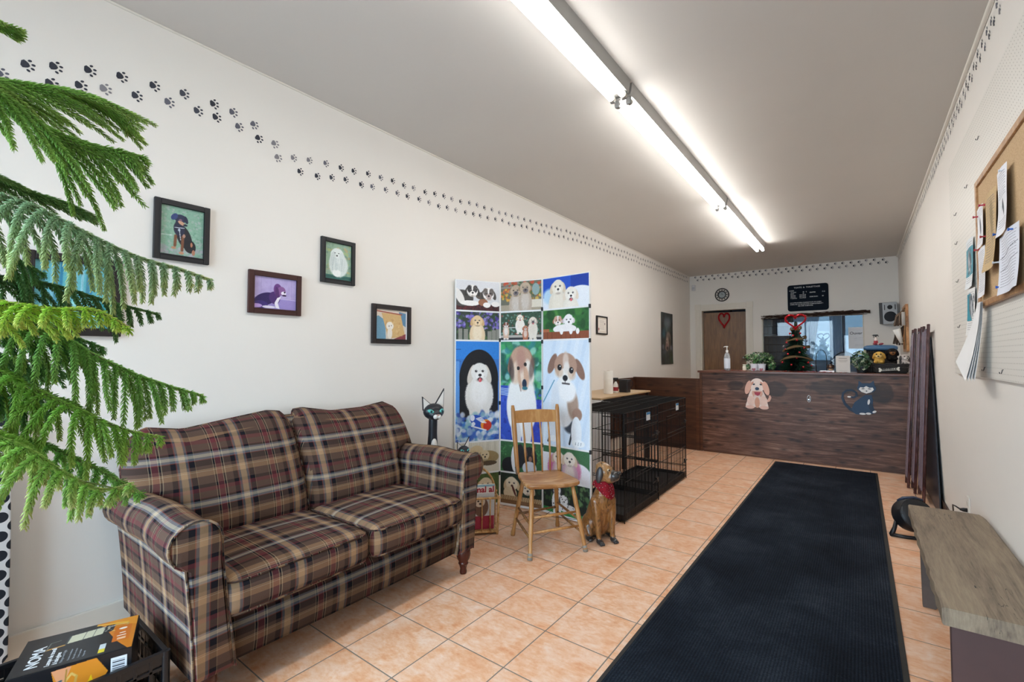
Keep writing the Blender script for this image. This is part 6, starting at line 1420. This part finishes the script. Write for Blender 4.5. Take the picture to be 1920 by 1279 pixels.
# open sign on the hatch glass
c = Cv(.62, 130, 'e6ecf4'); c.line(.22, .48, .6, .50, .005, 'a8b4c4', .7); c.line(.22, .40, .6, .41, .004, 'b8c0cc', .6); c.line(.26, .18, .6, .19, .005, 'b0b8c4', .6); c.line(.26, .12, .6, .13, .004, 'b0b8c4', .6)
os_ = thing('opening_sign', 'white sheet reading Ouver at the right edge of the back-wall window', 'sign', (-.040, YB+.045, 1.645)); picture('sheet', c, .215, .37, os_, frame_mat((0, 0, 0), (1, 0, 0), (0, 0, 1)), PAPER); textmesh('lettering', 'Ouver', .066, simple('slate_ink', '4c586c', .6), os_, frame_mat((-.088, -.001, .060), (1, 0, 0), (0, 0, 1)), .0003, bold=.001)
# tinsel heart on the brown door
tinsel_heart('red tinsel heart hanging on the brown door', (-2.165, 9.985, 2.05), .20, .29, math.radians(7), .016, 1500, .030)
# far notice board on the right wall with bits hanging from it
fb = thing('cork_board', 'small oak-framed board on the right wall at the far end above the counter', 'notice board', (XR, 8.45, 1.71)); obj('cork_sheet', bxm(-.014, -.001, -.29, .29, -.30, .30), corkm, fb)
bm = B(); box(bm, -.030, -.001, .26, .30, -.32, .32, .003); box(bm, -.030, -.001, -.30, -.26, -.32, .32, .003); box(bm, -.030, -.001, -.26, .26, .285, .32, .003); box(bm, -.030, -.001, -.26, .26, -.32, -.285, .003); obj('frame', bm, wood('orange_oak_frame', '8c5a30', 'b8804c', 'd09c64', (6, 6, 6)), fb)
def hanging(name, label, cat, y, z, parts, mat, w):
    t = thing(name, label, cat, (XR-.03, y, z)); bm = B()
    for i in range(26):
        y0 = random.uniform(-w, w); tube(bm, [(-.01, y0*.4, 0), (-random.uniform(.02, .10), y0, -parts*random.uniform(.3, .6)), (-random.uniform(.02, .12), y0*1.2, -parts*random.uniform(.8, 1))], random.uniform(.006, .012), 6)
    obj('strands', bm, mat, t, True); obj('loop', tube(B(), [(0, 0, .03), (-.015, .0, .012), (-.01, 0, 0)], .004, 6), mat, t, True); return t
hanging('hair_bundle', 'shaggy grey-brown bundle hanging from the far framed board, upper', 'bundle', 8.30, 1.96, .22, simple('shaggy_brown', '7a6656', .9, var=.5, vs=80), .10)
hanging('hair_bundle', 'darker shaggy bundle hanging low on the far framed board', 'bundle', 8.45, 1.74, .26, simple('shaggy_dark', '5a4e46', .9, var=.5, vs=80), .12)
t = thing('paper_cone', 'rolled white paper hanging from the far framed board', 'paper', (XR-.075, 8.22, 1.50)); bm = B(); lathe(bm, [(.016, 0), (.045, .20), (.042, .20), (.012, .004)], 18); xform(bm, roty(math.radians(-14))); obj('roll', bm, simple('paper_white', 'f0eee8', .9) , t, True)
t = thing('paper_cone', 'grey-white paper tube high on the far framed board', 'paper', (XR-.055, 8.13, 1.74)); bm = B(); lathe(bm, [(.018, 0), (.020, .18), (.016, .18), (.014, .004)], 16); obj('roll', bm, simple('greyish_paper', 'b8b2ac', .8), t, True)

# ================================================================== BACK ROOM SEEN THROUGH THE HATCH
CU = bpy.data.materials.new('sheer_curtain'); CU.use_nodes = True; nt = NT(CU); nt.b.inputs['Base Color'].default_value = (.80, .84, .90, 1); nt.b.inputs['Roughness'].default_value = .9; nt.b.inputs['Transmission Weight'].default_value = 0
tl = CU.node_tree.nodes.new('ShaderNodeBsdfTranslucent'); tl.inputs[0].default_value = (.78, .84, .92, 1); mxs = CU.node_tree.nodes.new('ShaderNodeMixShader'); mxs.inputs[0].default_value = .55; CU.node_tree.links.new(nt.b.outputs[0], mxs.inputs[1]); CU.node_tree.links.new(tl.outputs[0], mxs.inputs[2]); CU.node_tree.links.new(mxs.outputs[0], CU.node_tree.nodes['Material Output'].inputs[0])
def curtain(label, x0, x1, z0, z1, y, gather=0.0):
    t = thing('curtain', label, 'curtain', ((x0+x1)/2, y, z0), 0, 'sheer curtains in the back room'); w = x1-x0; bm = B(); N, K = 90, 12; G = []
    for j in range(K+1):
        f = j/K; gw = 1-gather*(1-f)
        G.append([bm.verts.new(((-w/2+w*i/N)*gw-(gather*(1-f))*w*.3, .028*math.sin(i*.75+.3*math.sin(f*5))*(.6+.4*(1-f)), (z1-z0)*f)) for i in range(N+1)])
    for j in range(K):
        for i in range(N): bm.faces.new((G[j][i], G[j][i+1], G[j+1][i+1], G[j+1][i]))
    obj('fabric', bm, CU, t, True); obj('rod', tube(B(), [(-w/2-.03, .118, z1-z0+.012), (-w/2-.03, 0, z1-z0+.012), (w/2+.03, 0, z1-z0+.012), (w/2+.03, .118, z1-z0+.012)], .009, 8), simple('curtain_rod', 'c4c8cc', .3, .5), t, True)
curtain('wide sheer curtain over the back-room window behind the decorated tree', -1.50, -.66, .95, 2.55, 12.48, .35)
curtain('narrower sheer curtain beside the blue window post in the back room', -.52, -.30, .95, 2.55, 12.48, .0)
rkk = thing('cage_rack', 'dark stack of wire cages in the left of the back-room view', 'cages', (-1.72, 11.5, 0)); DB = simple('dark_blue_steel', '18243a', .4, .3)
for i in range(4):
    bm = B(); z0 = .15+i*.55; grid(bm, (-.55, -.3, z0), (1, 0, 0), 1.1, (0, 0, 1), .5, 14, (0, .17, .33, .5), .006, .011)
    obj('cage_front', bm, DB, rkk); obj('cage_shell', box(box(box(B(), -.55, .55, -.28, .3, z0-.03, z0), -.55, .55, .28, .3, z0, z0+.52), -.56, -.54, -.28, .3, z0, z0+.52), simple('cage_shell_blue', '2a3c58', .5), rkk)
bm = B()
for x in (-.56, .56):
    for y in (-.3, .3): tube(bm, [(x, y, 0), (x, y, 2.36)], .018, 8)
obj('rack_posts', bm, DB, rkk)
bc = thing('shell_chair', 'pale blue-grey rounded chair back in the back room behind the standing notice', 'chair', (-.235, 11.2, 0)); SHL = simple('pale_shell', '9fb0c4', .35)
bm = B(); N = 24; pts = [(.26*math.cos(a), .78+.62*max(0, math.sin(a))**.7) for a in [PI*i/N for i in range(N+1)]]; prism(bm, [(x, z) for x, z in pts]+[(-.26, .5), (.26, .5)], -.02, .02, 'XZ', .008); obj('backrest', bm, SHL, bc, 40)
obj('seat', rounded(.5, .46, .06, .025, .01, 8) if False else xform(rounded(.5, .46, .06, .025, .01, 8), tr(0, .22, .47)), SHL, bc, True)
for x in (-.2, .2):
    for y in (.05, .4): obj('leg', tube(B(), [(x, y, 0), (x*.9, y, .45)], .014, 8), DB, bc, True)
obj('back_outline', tube(B(), [(x*1.02, -.024, z*1.01) for x, z in pts], .012, 8), DB, bc, True)
bcab = thing('low_cabinet', 'pale blue low cabinet under the back-room window', 'cabinet', (-.75, 12.1, 0)); obj('body', bxm(-.45, .45, -.25, .25, 0, 1.25, .01), simple('pale_blue_cabinet', '9db3cc', .5), bcab)
for x in (-.225, .225): dd = obj('door', bxm(x-.215, x+.215, -.268, -.251, .05, 1.2, .004), simple('pale_blue_cabinet_door', 'a8bcd4', .45), bcab); obj('handle', tube(B(), [(x*.6, -.285, .85), (x*.6, -.285, .98)], .006, 6), CHROME, dd, True)
# ================================================================== BLACK CRATE WITH LAMP BOX
mc = thing('plastic_crate', 'black plastic crate on the floor at the near end of the sofa', 'crate', (-2.138, .377, 0)); BP = simple('black_crate_plastic', '101217', .3, var=.1)
hx, hy, h = .172, .217, .28; bm = B()
for (a, b) in (((-hx, -hy), (hx, -hy)), ((hx, -hy), (hx, hy)), ((hx, hy), (-hx, hy)), ((-hx, hy), (-hx, -hy))):
    A_, B_ = Vector(a+(0,)), Vector(b+(0,)); d = (B_-A_).normalized(); L_ = (B_-A_).length; M = frame_mat((A_.x, A_.y, 0), (d.x, d.y, 0), (0, 0, 1))
    for z0, z1, t in ((.0, .035, .009), (.150, .163, .007), (h-.062, h-.050, .010), (h-.016, h, .016), (h-.045, h-.016, .007)): box(bm, 0, L_, z0, z1, -t/2, t/2, .002, 2, M)
    n = int(L_/.042)
    for i in range(n+1): x = L_*i/n; box(bm, x-.005, x+.005, .03, h-.01, -.005, .005, .001, 2, M)
box(bm, -hx, hx, -hy, hy, .004, .012)
obj('crate_body', bm, BP, mc); 

for sx in (-1, 1):
    for sy in (-1, 1): obj('corner_post', tube(B(), [(sx*hx, sy*hy, 0), (sx*hx, sy*hy, h-.001)], .013, 10), BP, mc, 40)
bxc = Vector((-2.140, .398, .012)); ba = math.atan2(.286, .097)
lb = thing('lamp_box', 'black and orange work lamp carton lying in the black plastic crate', 'box', bxc, ba); LX, LY, LZ = .298, .232, .330
# local x along the long edge (away from the viewer), y toward the wall
obj('carton', bxm(-LX/2, LX/2, -LY/2, LY/2, .0, LZ-.012, .001), simple('black_card', '17181c', .45), lb)
c = Cv(LX/LY, 200, '1c1d21'); A = LX/LY
c.poly([(A*.60, 1), (A, 1), (A, 0), (A*.96, 0), (A*.84, .3), (A*.68, .86)], 'd07c20'); c.poly([(A*.7, 1), (A, 1), (A, .7)], 'e0902c'); c.line(A*.62, .95, A*.9, .85, .02, 'e8b03c')
c.poly([(.48, .60), (.88, .64), (.90, .86), (.50, .82)], 'c8c4a8'); c.line(.48, .6, .50, .82, .012, '3c4044'); c.line(.66, .62, .68, .84, .005, '6c6c64'); c.line(.77, .63, .79, .85, .005, '6c6c64'); c.poly([(.88, .62), (1.0, .66), (1.02, .86), (.90, .88)], '282a2e'); c.spots(18, ['8c8c88', '1c1c20', 'b0a890'], .88, 1.02, .64, .86, .01, .025)
c.line(.28, .55, .46, .58, .018, 'c08c40'); c.line(.28, .55, .30, .74, .008, '70746c'); c.line(.30, .74, .40, .76, .008, '70746c'); c.line(1.0, .66, 1.12, .62, .014, 'd8b468'); c.line(1.02, .84, 1.18, .80, .014, 'd8b468'); c.line(1.12, .62, 1.18, .8, .012, 'c09850')
c.rect(A*.80, .28, A*.955, .74, 'cc6c1c'); c.ell(A*.875, .66, .05, .03, 'f0e4d8'); c.line(A*.84, .44, A*.91, .44, .012, 'f4e8dc'); c.line(A*.86, .52, A*.90, .52, .012, 'f4e8dc'); c.rect(A*.84, .32, A*.92, .38, 'e8b890'); c.rect(A*.70, .12, A*.755, .30, 'c8d0d4'); c.rect(A*.70, .06, A*.755, .16, 'd8c428')
tp = obj('top_face', bxm(-LX/2, LX/2, -LY/2, LY/2, LZ-.012, LZ-.001, .001), simple('black_card', '17181c'), lb) if False else None
tp = picture('printed_top', c, LX-.002, LY-.002, lb, tr(0, 0, LZ-.0105), PRINT)
WTX = simple('box_white_ink', 'd8dadc', .5); GTX = simple('box_grey_ink', '8c8f94', .5)
MT = tr(0, 0, LZ-.0100)
def btxt(s, x, y, size, m=WTX, nm='lettering', bold=0.0): textmesh(nm, s, size, m, lb, MT @ frame_mat((x, y, 0), (0, 1, 0), (-1, 0, 0)), .0002, bold=bold)
btxt('NOMA', -LX/2+.062, -LY/2+.030, .042, WTX, 'box_title', .0008); btxt('Lampe de travail', -LX/2+.092, -LY/2+.018, .0165, WTX, 'lettering', .0004); btxt('à halogène', -LX/2+.110, -LY/2+.018, .0165, WTX, 'lettering', .0004); btxt('Halogen work light', -LX/2+.122, -LY/2+.018, .010, GTX)
for k, s in enumerate(('Rotation et inclinaison', 'Pied stable et robuste', 'Cordon pratique', 'Usage varié')): btxt(s, -LX/2+.138+k*.012, -LY/2+.022, .0075, GTX)
c = Cv(LX/.20, 150, '17181c'); A = LX/.20
c.poly([(A*.34, .95), (A*.70, .98), (A*.80, .72), (A*.66, .40), (A*.56, .36), (A*.38, .60)], 'd88828'); c.poly([(A*.34, .95), (A*.5, .96), (A*.42, .62)], 'e09c70'); c.poly([(A*.58, .46), (A*.69, .52), (A*.66, .74)], 'e8c41c')
c.rect(A*.82, .56, A*.96, .90, 'e0e4ea')
for k in range(9): c.rect(A*.835, .60+k*.031, A*.945, .60+k*.031+(.018 if k % 2 else .010), '3c3c44')
c.poly([(A*.26, .30), (A*.40, .34), (A*.42, .74), (A*.28, .70)], 'c8ccc4')
for k in range(4): c.line(A*.27, .38+k*.09, A*.41, .42+k*.09, .008, '5c6064')
c.line(A*.26, .30, A*.28, .72, .012, '2c5468'); c.line(A*.28, .72, A*.42, .77, .012, '2c5468'); c.line(A*.44, .72, A*.50, .84, .016, 'dcb464'); c.line(A*.50, .84, A*.54, .78, .016, 'dcb464'); c.line(A*.54, .78, A*.50, .40, .016, 'c8a050'); c.line(A*.45, .7, A*.46, .92, .010, 'a8803c')
picture('printed_side', c, LX-.002, .20, lb, frame_mat((0, -LY/2-.0006, LZ-.0125-.10), (1, 0, 0), (0, 0, 1)), PRINT)

# spotted board against the wall at the left edge
def dots():
    m, n = newmat('black_dot_fabric', .8); o = n.obj(); x, y, z = n.sep(o)
    u = n.m('DIVIDE', n.m('ADD', y, z), .075); v = n.m('DIVIDE', n.m('SUBTRACT', y, z), .075)
    a = n.m('SUBTRACT', n.m('FRACT', u), .5); b = n.m('SUBTRACT', n.m('FRACT', v), .5); d = n.m('SQRT', n.m('ADD', n.m('MULTIPLY', a, a), n.m('MULTIPLY', b, b)))
    n.col(n.mix(n.m('LESS_THAN', n.m('ADD', d, n.m('MULTIPLY', n.noise(o, 14, 1), .10)), .44), 'dfe1e4', '1b222e')); return m
ib = thing('ironing_board', 'white board cover with large navy-black dots standing at the left edge', 'ironing board', (-2.72, .148, 0))
bm = B(); pts = [(-.14, 1.15), (-.15, .6), (-.148, .2), (-.11, .09), (-.04, .055), (.05, .055), (.11, .07), (.146, .12), (.142, .6), (.130, 1.0), (.10, 1.15)]; prism(bm, pts, -.022, .022, 'YZ', .009); xform(bm, tr(-.012, 0, 0)); obj('covered_top', bm, dots(), ib, 40)
bm = B(); tube(bm, [(-.045, -.08, .02), (-.045, -.02, 1.05)], .009, 8); tube(bm, [(-.045, .08, .02), (-.045, .02, 1.05)], .009, 8); tube(bm, [(-.045, -.12, .012), (-.045, .12, .012)], .011, 8); obj('folded_legs', bm, simple('painted_steel_tube', 'b8bcc0', .35, .5), ib, True)

# ================================================================== INDOOR NORFOLK PINE
nm, n = newmat('pine_needles', .42, 0, .4); a_ = n.n('ShaderNodeAttribute', attribute_name='Col'); n.col(a_.outputs['Color']); n.b.inputs['Subsurface Weight'].default_value = 0.0
TL = nm.node_tree.nodes.new('ShaderNodeBsdfTranslucent'); nm.node_tree.links.new(a_.outputs['Color'], TL.inputs[0]); MXS = nm.node_tree.nodes.new('ShaderNodeMixShader'); MXS.inputs[0].default_value = .45
nm.node_tree.links.new(n.b.outputs[0], MXS.inputs[1]); nm.node_tree.links.new(TL.outputs[0], MXS.inputs[2]); nm.node_tree.links.new(MXS.outputs[0], nm.node_tree.nodes['Material Output'].inputs[0]); NEEDLE = nm
BARK = simple('young_bark', '5a5238', .8, var=.3, vs=60)
PB = Vector((-1.447, -.055, 0))
np_ = thing('indoor_pine', 'tall indoor Norfolk pine with drooping green branches at the left edge', 'tree', PB)
bm = B(); lathe(bm, [(.09, 0), (.11, .01), (.13, .22), (.14, .24), (.125, .24), (.115, .20)], 32); obj('pot', bm, simple('terracotta_pot', '8c5238', .7), np_, 40)
obj('soil', lathe(B(), [(.118, .195), (.118, .205), (.0, .21)], 24), simple('potting_soil', '2a1f18', .95, var=.5, bump=.8, bs=80), np_)
obj('trunk', tube(B(), [(0, 0, .20), (.008, .004, .8), (0, .003, 1.4), (.005, 0, 2.0), (0, 0, 2.45)], [.021, .018, .014, .009, .004], 12), BARK, np_, True)
def resample(pts, step):
    P_ = np.array(pts, float); t = np.linspace(0, 1, 120); n_ = len(P_)-1; out = []
    for q in t:
        x = q*n_; i = min(int(x), n_-1); f = x-i; p0 = P_[max(i-1, 0)]; p1 = P_[i]; p2 = P_[i+1]; p3 = P_[min(i+2, n_)]
        out.append(.5*((2*p1)+(-p0+p2)*f+(2*p0-5*p1+4*p2-p3)*f*f+(-p0+3*p1-3*p2+p3)*f**3))
    out = np.array(out); d = np.r_[0, np.cumsum(np.linalg.norm(np.diff(out, axis=0), axis=1))]; m = max(2, int(d[-1]/step)); s = np.linspace(0, d[-1], m+1)
    return np.stack([np.interp(s, d, out[:, k]) for k in range(3)], 1), d[-1]
def norm(v): return v/(np.linalg.norm(v, axis=-1, keepdims=True)+1e-12)
def needles_on(path, step, nl, w, ang, colb, colt, Vs, Fs, Cs, cnt, tipk):
    """awl-shaped needles spiralling along a curve"""
    P_, L_ = resample(path, step); T = norm(np.gradient(P_, axis=0)); m = len(P_)
    up = np.array([.3, .2, .93]); A = norm(np.cross(T, up)); Bv = np.cross(T, A)
    for rep in range(2):
        th = np.arange(m)*2.399963+rep*PI+RNG.uniform(0, 6); R_ = A*np.cos(th)[:, None]+Bv*np.sin(th)[:, None]
        f = np.linspace(0, 1, m); ln = nl*(1-.35*f**4)*RNG.uniform(.85, 1.15, m); an = ang*RNG.uniform(.8, 1.2, m)
        D = T*np.cos(an)[:, None]+R_*np.sin(an)[:, None]; side = norm(np.cross(D, R_))
        mid = P_+D*(ln*.55)[:, None]+T*.0004; tip = P_+D*ln[:, None]+T*(ln*.18)[:, None]
        v = np.stack([P_-side*w*.5, P_+side*w*.5, mid+R_*w*.75, tip], 1).reshape(-1, 3)
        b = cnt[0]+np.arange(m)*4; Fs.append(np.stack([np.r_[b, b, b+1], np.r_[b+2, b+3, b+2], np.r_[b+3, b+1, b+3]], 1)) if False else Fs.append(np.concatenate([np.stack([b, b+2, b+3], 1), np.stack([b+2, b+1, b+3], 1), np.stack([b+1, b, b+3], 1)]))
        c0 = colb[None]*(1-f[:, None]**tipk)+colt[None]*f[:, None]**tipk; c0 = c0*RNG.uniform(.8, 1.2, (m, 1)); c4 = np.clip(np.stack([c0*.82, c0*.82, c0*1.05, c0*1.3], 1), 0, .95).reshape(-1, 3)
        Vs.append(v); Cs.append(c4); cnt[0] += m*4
def pine_branch(pts, spacing, blen, sweep, side_k, droop, colb, colt, nl=.0118, w=.0022, start=.12, label=None, flare=1.0, up_tip=0.0):
    base = np.array(PB); pts = [tuple(np.array(p)-base) for p in pts]
    P_, L_ = resample(pts, spacing); T = norm(np.gradient(P_, axis=0)); Vs, Fs, Cs, cnt = [], [], [], [0]; colb, colt = np.array(lin(colb)), np.array(lin(colt)); up = np.array([0, 0, 1.0])
    stems = B(); m = len(P_)
    for i in range(m):
        f = i/(m-1)
        if f < start: continue
        s = norm(np.cross(T[i], up)); k = min(1, (1-f)*3.4+.13)*min(1, .75+f)*flare
        for sg in (-1, 1):
            l = blen*k*RNG.uniform(.82, 1.12); d0 = s*sg*side_k+T[i]*sweep+np.array([0, 0, .10]); d0 = norm(d0); u = np.linspace(0, 1, 9)[:, None]
            dr = droop*RNG.uniform(.85, 1.15); jit = RNG.normal(0, .05, 3)
            path = P_[i]+RNG.normal(0, .001, 3)+l*(d0*(u*(1-.35*u*dr)))+l*np.array([0, 0, -1.0])*(dr*.75*u**1.35)+l*jit*u**2+l*T[i]*sweep*.25*u
            needles_on(path, .00125, nl, w, .62, colb, colt, Vs, Fs, Cs, cnt, 2.2)
            tube(stems, [tuple(path[q]) for q in (0, 2, 4, 6, 8)], [.0016, .0014, .0012, .001, .0006], 4, False)
    needles_on(P_, .0011, nl*.9, w, .55, colb, colt, Vs, Fs, Cs, cnt, 6)
    me = npmesh('needles', np.concatenate(Vs), np.concatenate(Fs)); set_col(me, np.concatenate(Cs)); br = obj('branch', tube(stems, [tuple(p) for p in P_[::3]]+[tuple(P_[-1])], [max(.0012, .0052*(1-i/max(1, len(P_[::3])))) for i in range(len(P_[::3])+1)], 6, False), simple('green_twig', '6b7a3c', .6, var=.2), np_, True)
    obj('needles', me, NEEDLE, br); return br
BR = {'b1': [(-1.447, -.055, 1.975), (-1.40, .03, 1.982), (-1.37, .104, 1.975), (-1.37, .129, 1.974)],
 'b2': [(-1.439, -.068, 1.863), (-1.364, .026, 1.858), (-1.358, .106, 1.859), (-1.347, .188, 1.875), (-1.337, .246, 1.87), (-1.341, .282, 1.855)],
 'b3': [(-1.439, -.067, 1.853), (-1.317, .026, 1.824), (-1.24, .097, 1.787), (-1.236, .153, 1.749), (-1.225, .212, 1.734), (-1.188, .29, 1.725)],
 'b4': [(-1.441, -.064, 1.738), (-1.446, .046, 1.71), (-1.48, .121, 1.693), (-1.483, .17, 1.677), (-1.48, .223, 1.668), (-1.463, .262, 1.643)],
 'b5': [(-1.443, -.062, 1.661), (-1.273, .03, 1.616), (-1.185, .098, 1.588), (-1.148, .139, 1.569), (-1.116, .19, 1.535), (-1.09, .261, 1.498), (-1.073, .324, 1.482), (-1.055, .376, 1.465)],
 'b5b': [(-1.446, -.057, 1.498), (-1.498, .054, 1.493), (-1.559, .134, 1.488), (-1.532, .217, 1.478), (-1.509, .311, 1.447), (-1.484, .406, 1.422)],
 'b6': [(-1.43, -.055, 1.43), (-1.332, -.03, 1.410), (-1.105, .041, 1.394), (-1.01, .088, 1.387), (-.954, .13, 1.378), (-.934, .171, 1.38), (-.924, .191, 1.371), (-.914, .212, 1.355)],
 'b7': [(-1.447, -.056, 1.469), (-1.389, .039, 1.427), (-1.338, .117, 1.381), (-1.275, .191, 1.349), (-1.256, .244, 1.309), (-1.224, .308, 1.267), (-1.209, .371, 1.238), (-1.199, .416, 1.22)],
 'b7b': [(-1.449, -.054, 1.374), (-1.518, .045, 1.35), (-1.637, .145, 1.309), (-1.637, .208, 1.293), (-1.654, .26, 1.265)],
 'b8': [(-1.449, -.054, 1.374), (-1.311, .04, 1.321), (-1.221, .109, 1.28), (-1.205, .148, 1.25), (-1.163, .206, 1.207), (-1.151, .267, 1.166), (-1.13, .321, 1.146)],
 'b9': [(-1.445, -.05, 1.28), (-1.398, -.049, 1.26), (-1.185, .039, 1.217), (-1.074, .099, 1.18), (-1.049, .131, 1.157), (-1.037, .167, 1.118), (-1.029, .212, 1.083), (-1.014, .248, 1.087)],
 'b9b': [(-1.451, -.05, 1.239), (-1.346, .057, 1.189), (-1.313, .121, 1.159), (-1.268, .18, 1.132), (-1.234, .246, 1.081), (-1.19, .307, 1.027)]}
G1, G2, GT = '47803a', '5c8a68', '9cbc5c'
#            spacing len  sweep side droop
BR['f1'] = [(-1.445, -.05, 1.60), (-1.48, .03, 1.585), (-1.50, .11, 1.55), (-1.49, .19, 1.50)]
BR['f2'] = [(-1.445, -.05, 1.32), (-1.40, .05, 1.30), (-1.36, .14, 1.26), (-1.33, .21, 1.21)]
BR['f3'] = [(-1.445, -.05, 1.43), (-1.44, .04, 1.43), (-1.44, .13, 1.40), (-1.42, .22, 1.36), (-1.40, .28, 1.33)]
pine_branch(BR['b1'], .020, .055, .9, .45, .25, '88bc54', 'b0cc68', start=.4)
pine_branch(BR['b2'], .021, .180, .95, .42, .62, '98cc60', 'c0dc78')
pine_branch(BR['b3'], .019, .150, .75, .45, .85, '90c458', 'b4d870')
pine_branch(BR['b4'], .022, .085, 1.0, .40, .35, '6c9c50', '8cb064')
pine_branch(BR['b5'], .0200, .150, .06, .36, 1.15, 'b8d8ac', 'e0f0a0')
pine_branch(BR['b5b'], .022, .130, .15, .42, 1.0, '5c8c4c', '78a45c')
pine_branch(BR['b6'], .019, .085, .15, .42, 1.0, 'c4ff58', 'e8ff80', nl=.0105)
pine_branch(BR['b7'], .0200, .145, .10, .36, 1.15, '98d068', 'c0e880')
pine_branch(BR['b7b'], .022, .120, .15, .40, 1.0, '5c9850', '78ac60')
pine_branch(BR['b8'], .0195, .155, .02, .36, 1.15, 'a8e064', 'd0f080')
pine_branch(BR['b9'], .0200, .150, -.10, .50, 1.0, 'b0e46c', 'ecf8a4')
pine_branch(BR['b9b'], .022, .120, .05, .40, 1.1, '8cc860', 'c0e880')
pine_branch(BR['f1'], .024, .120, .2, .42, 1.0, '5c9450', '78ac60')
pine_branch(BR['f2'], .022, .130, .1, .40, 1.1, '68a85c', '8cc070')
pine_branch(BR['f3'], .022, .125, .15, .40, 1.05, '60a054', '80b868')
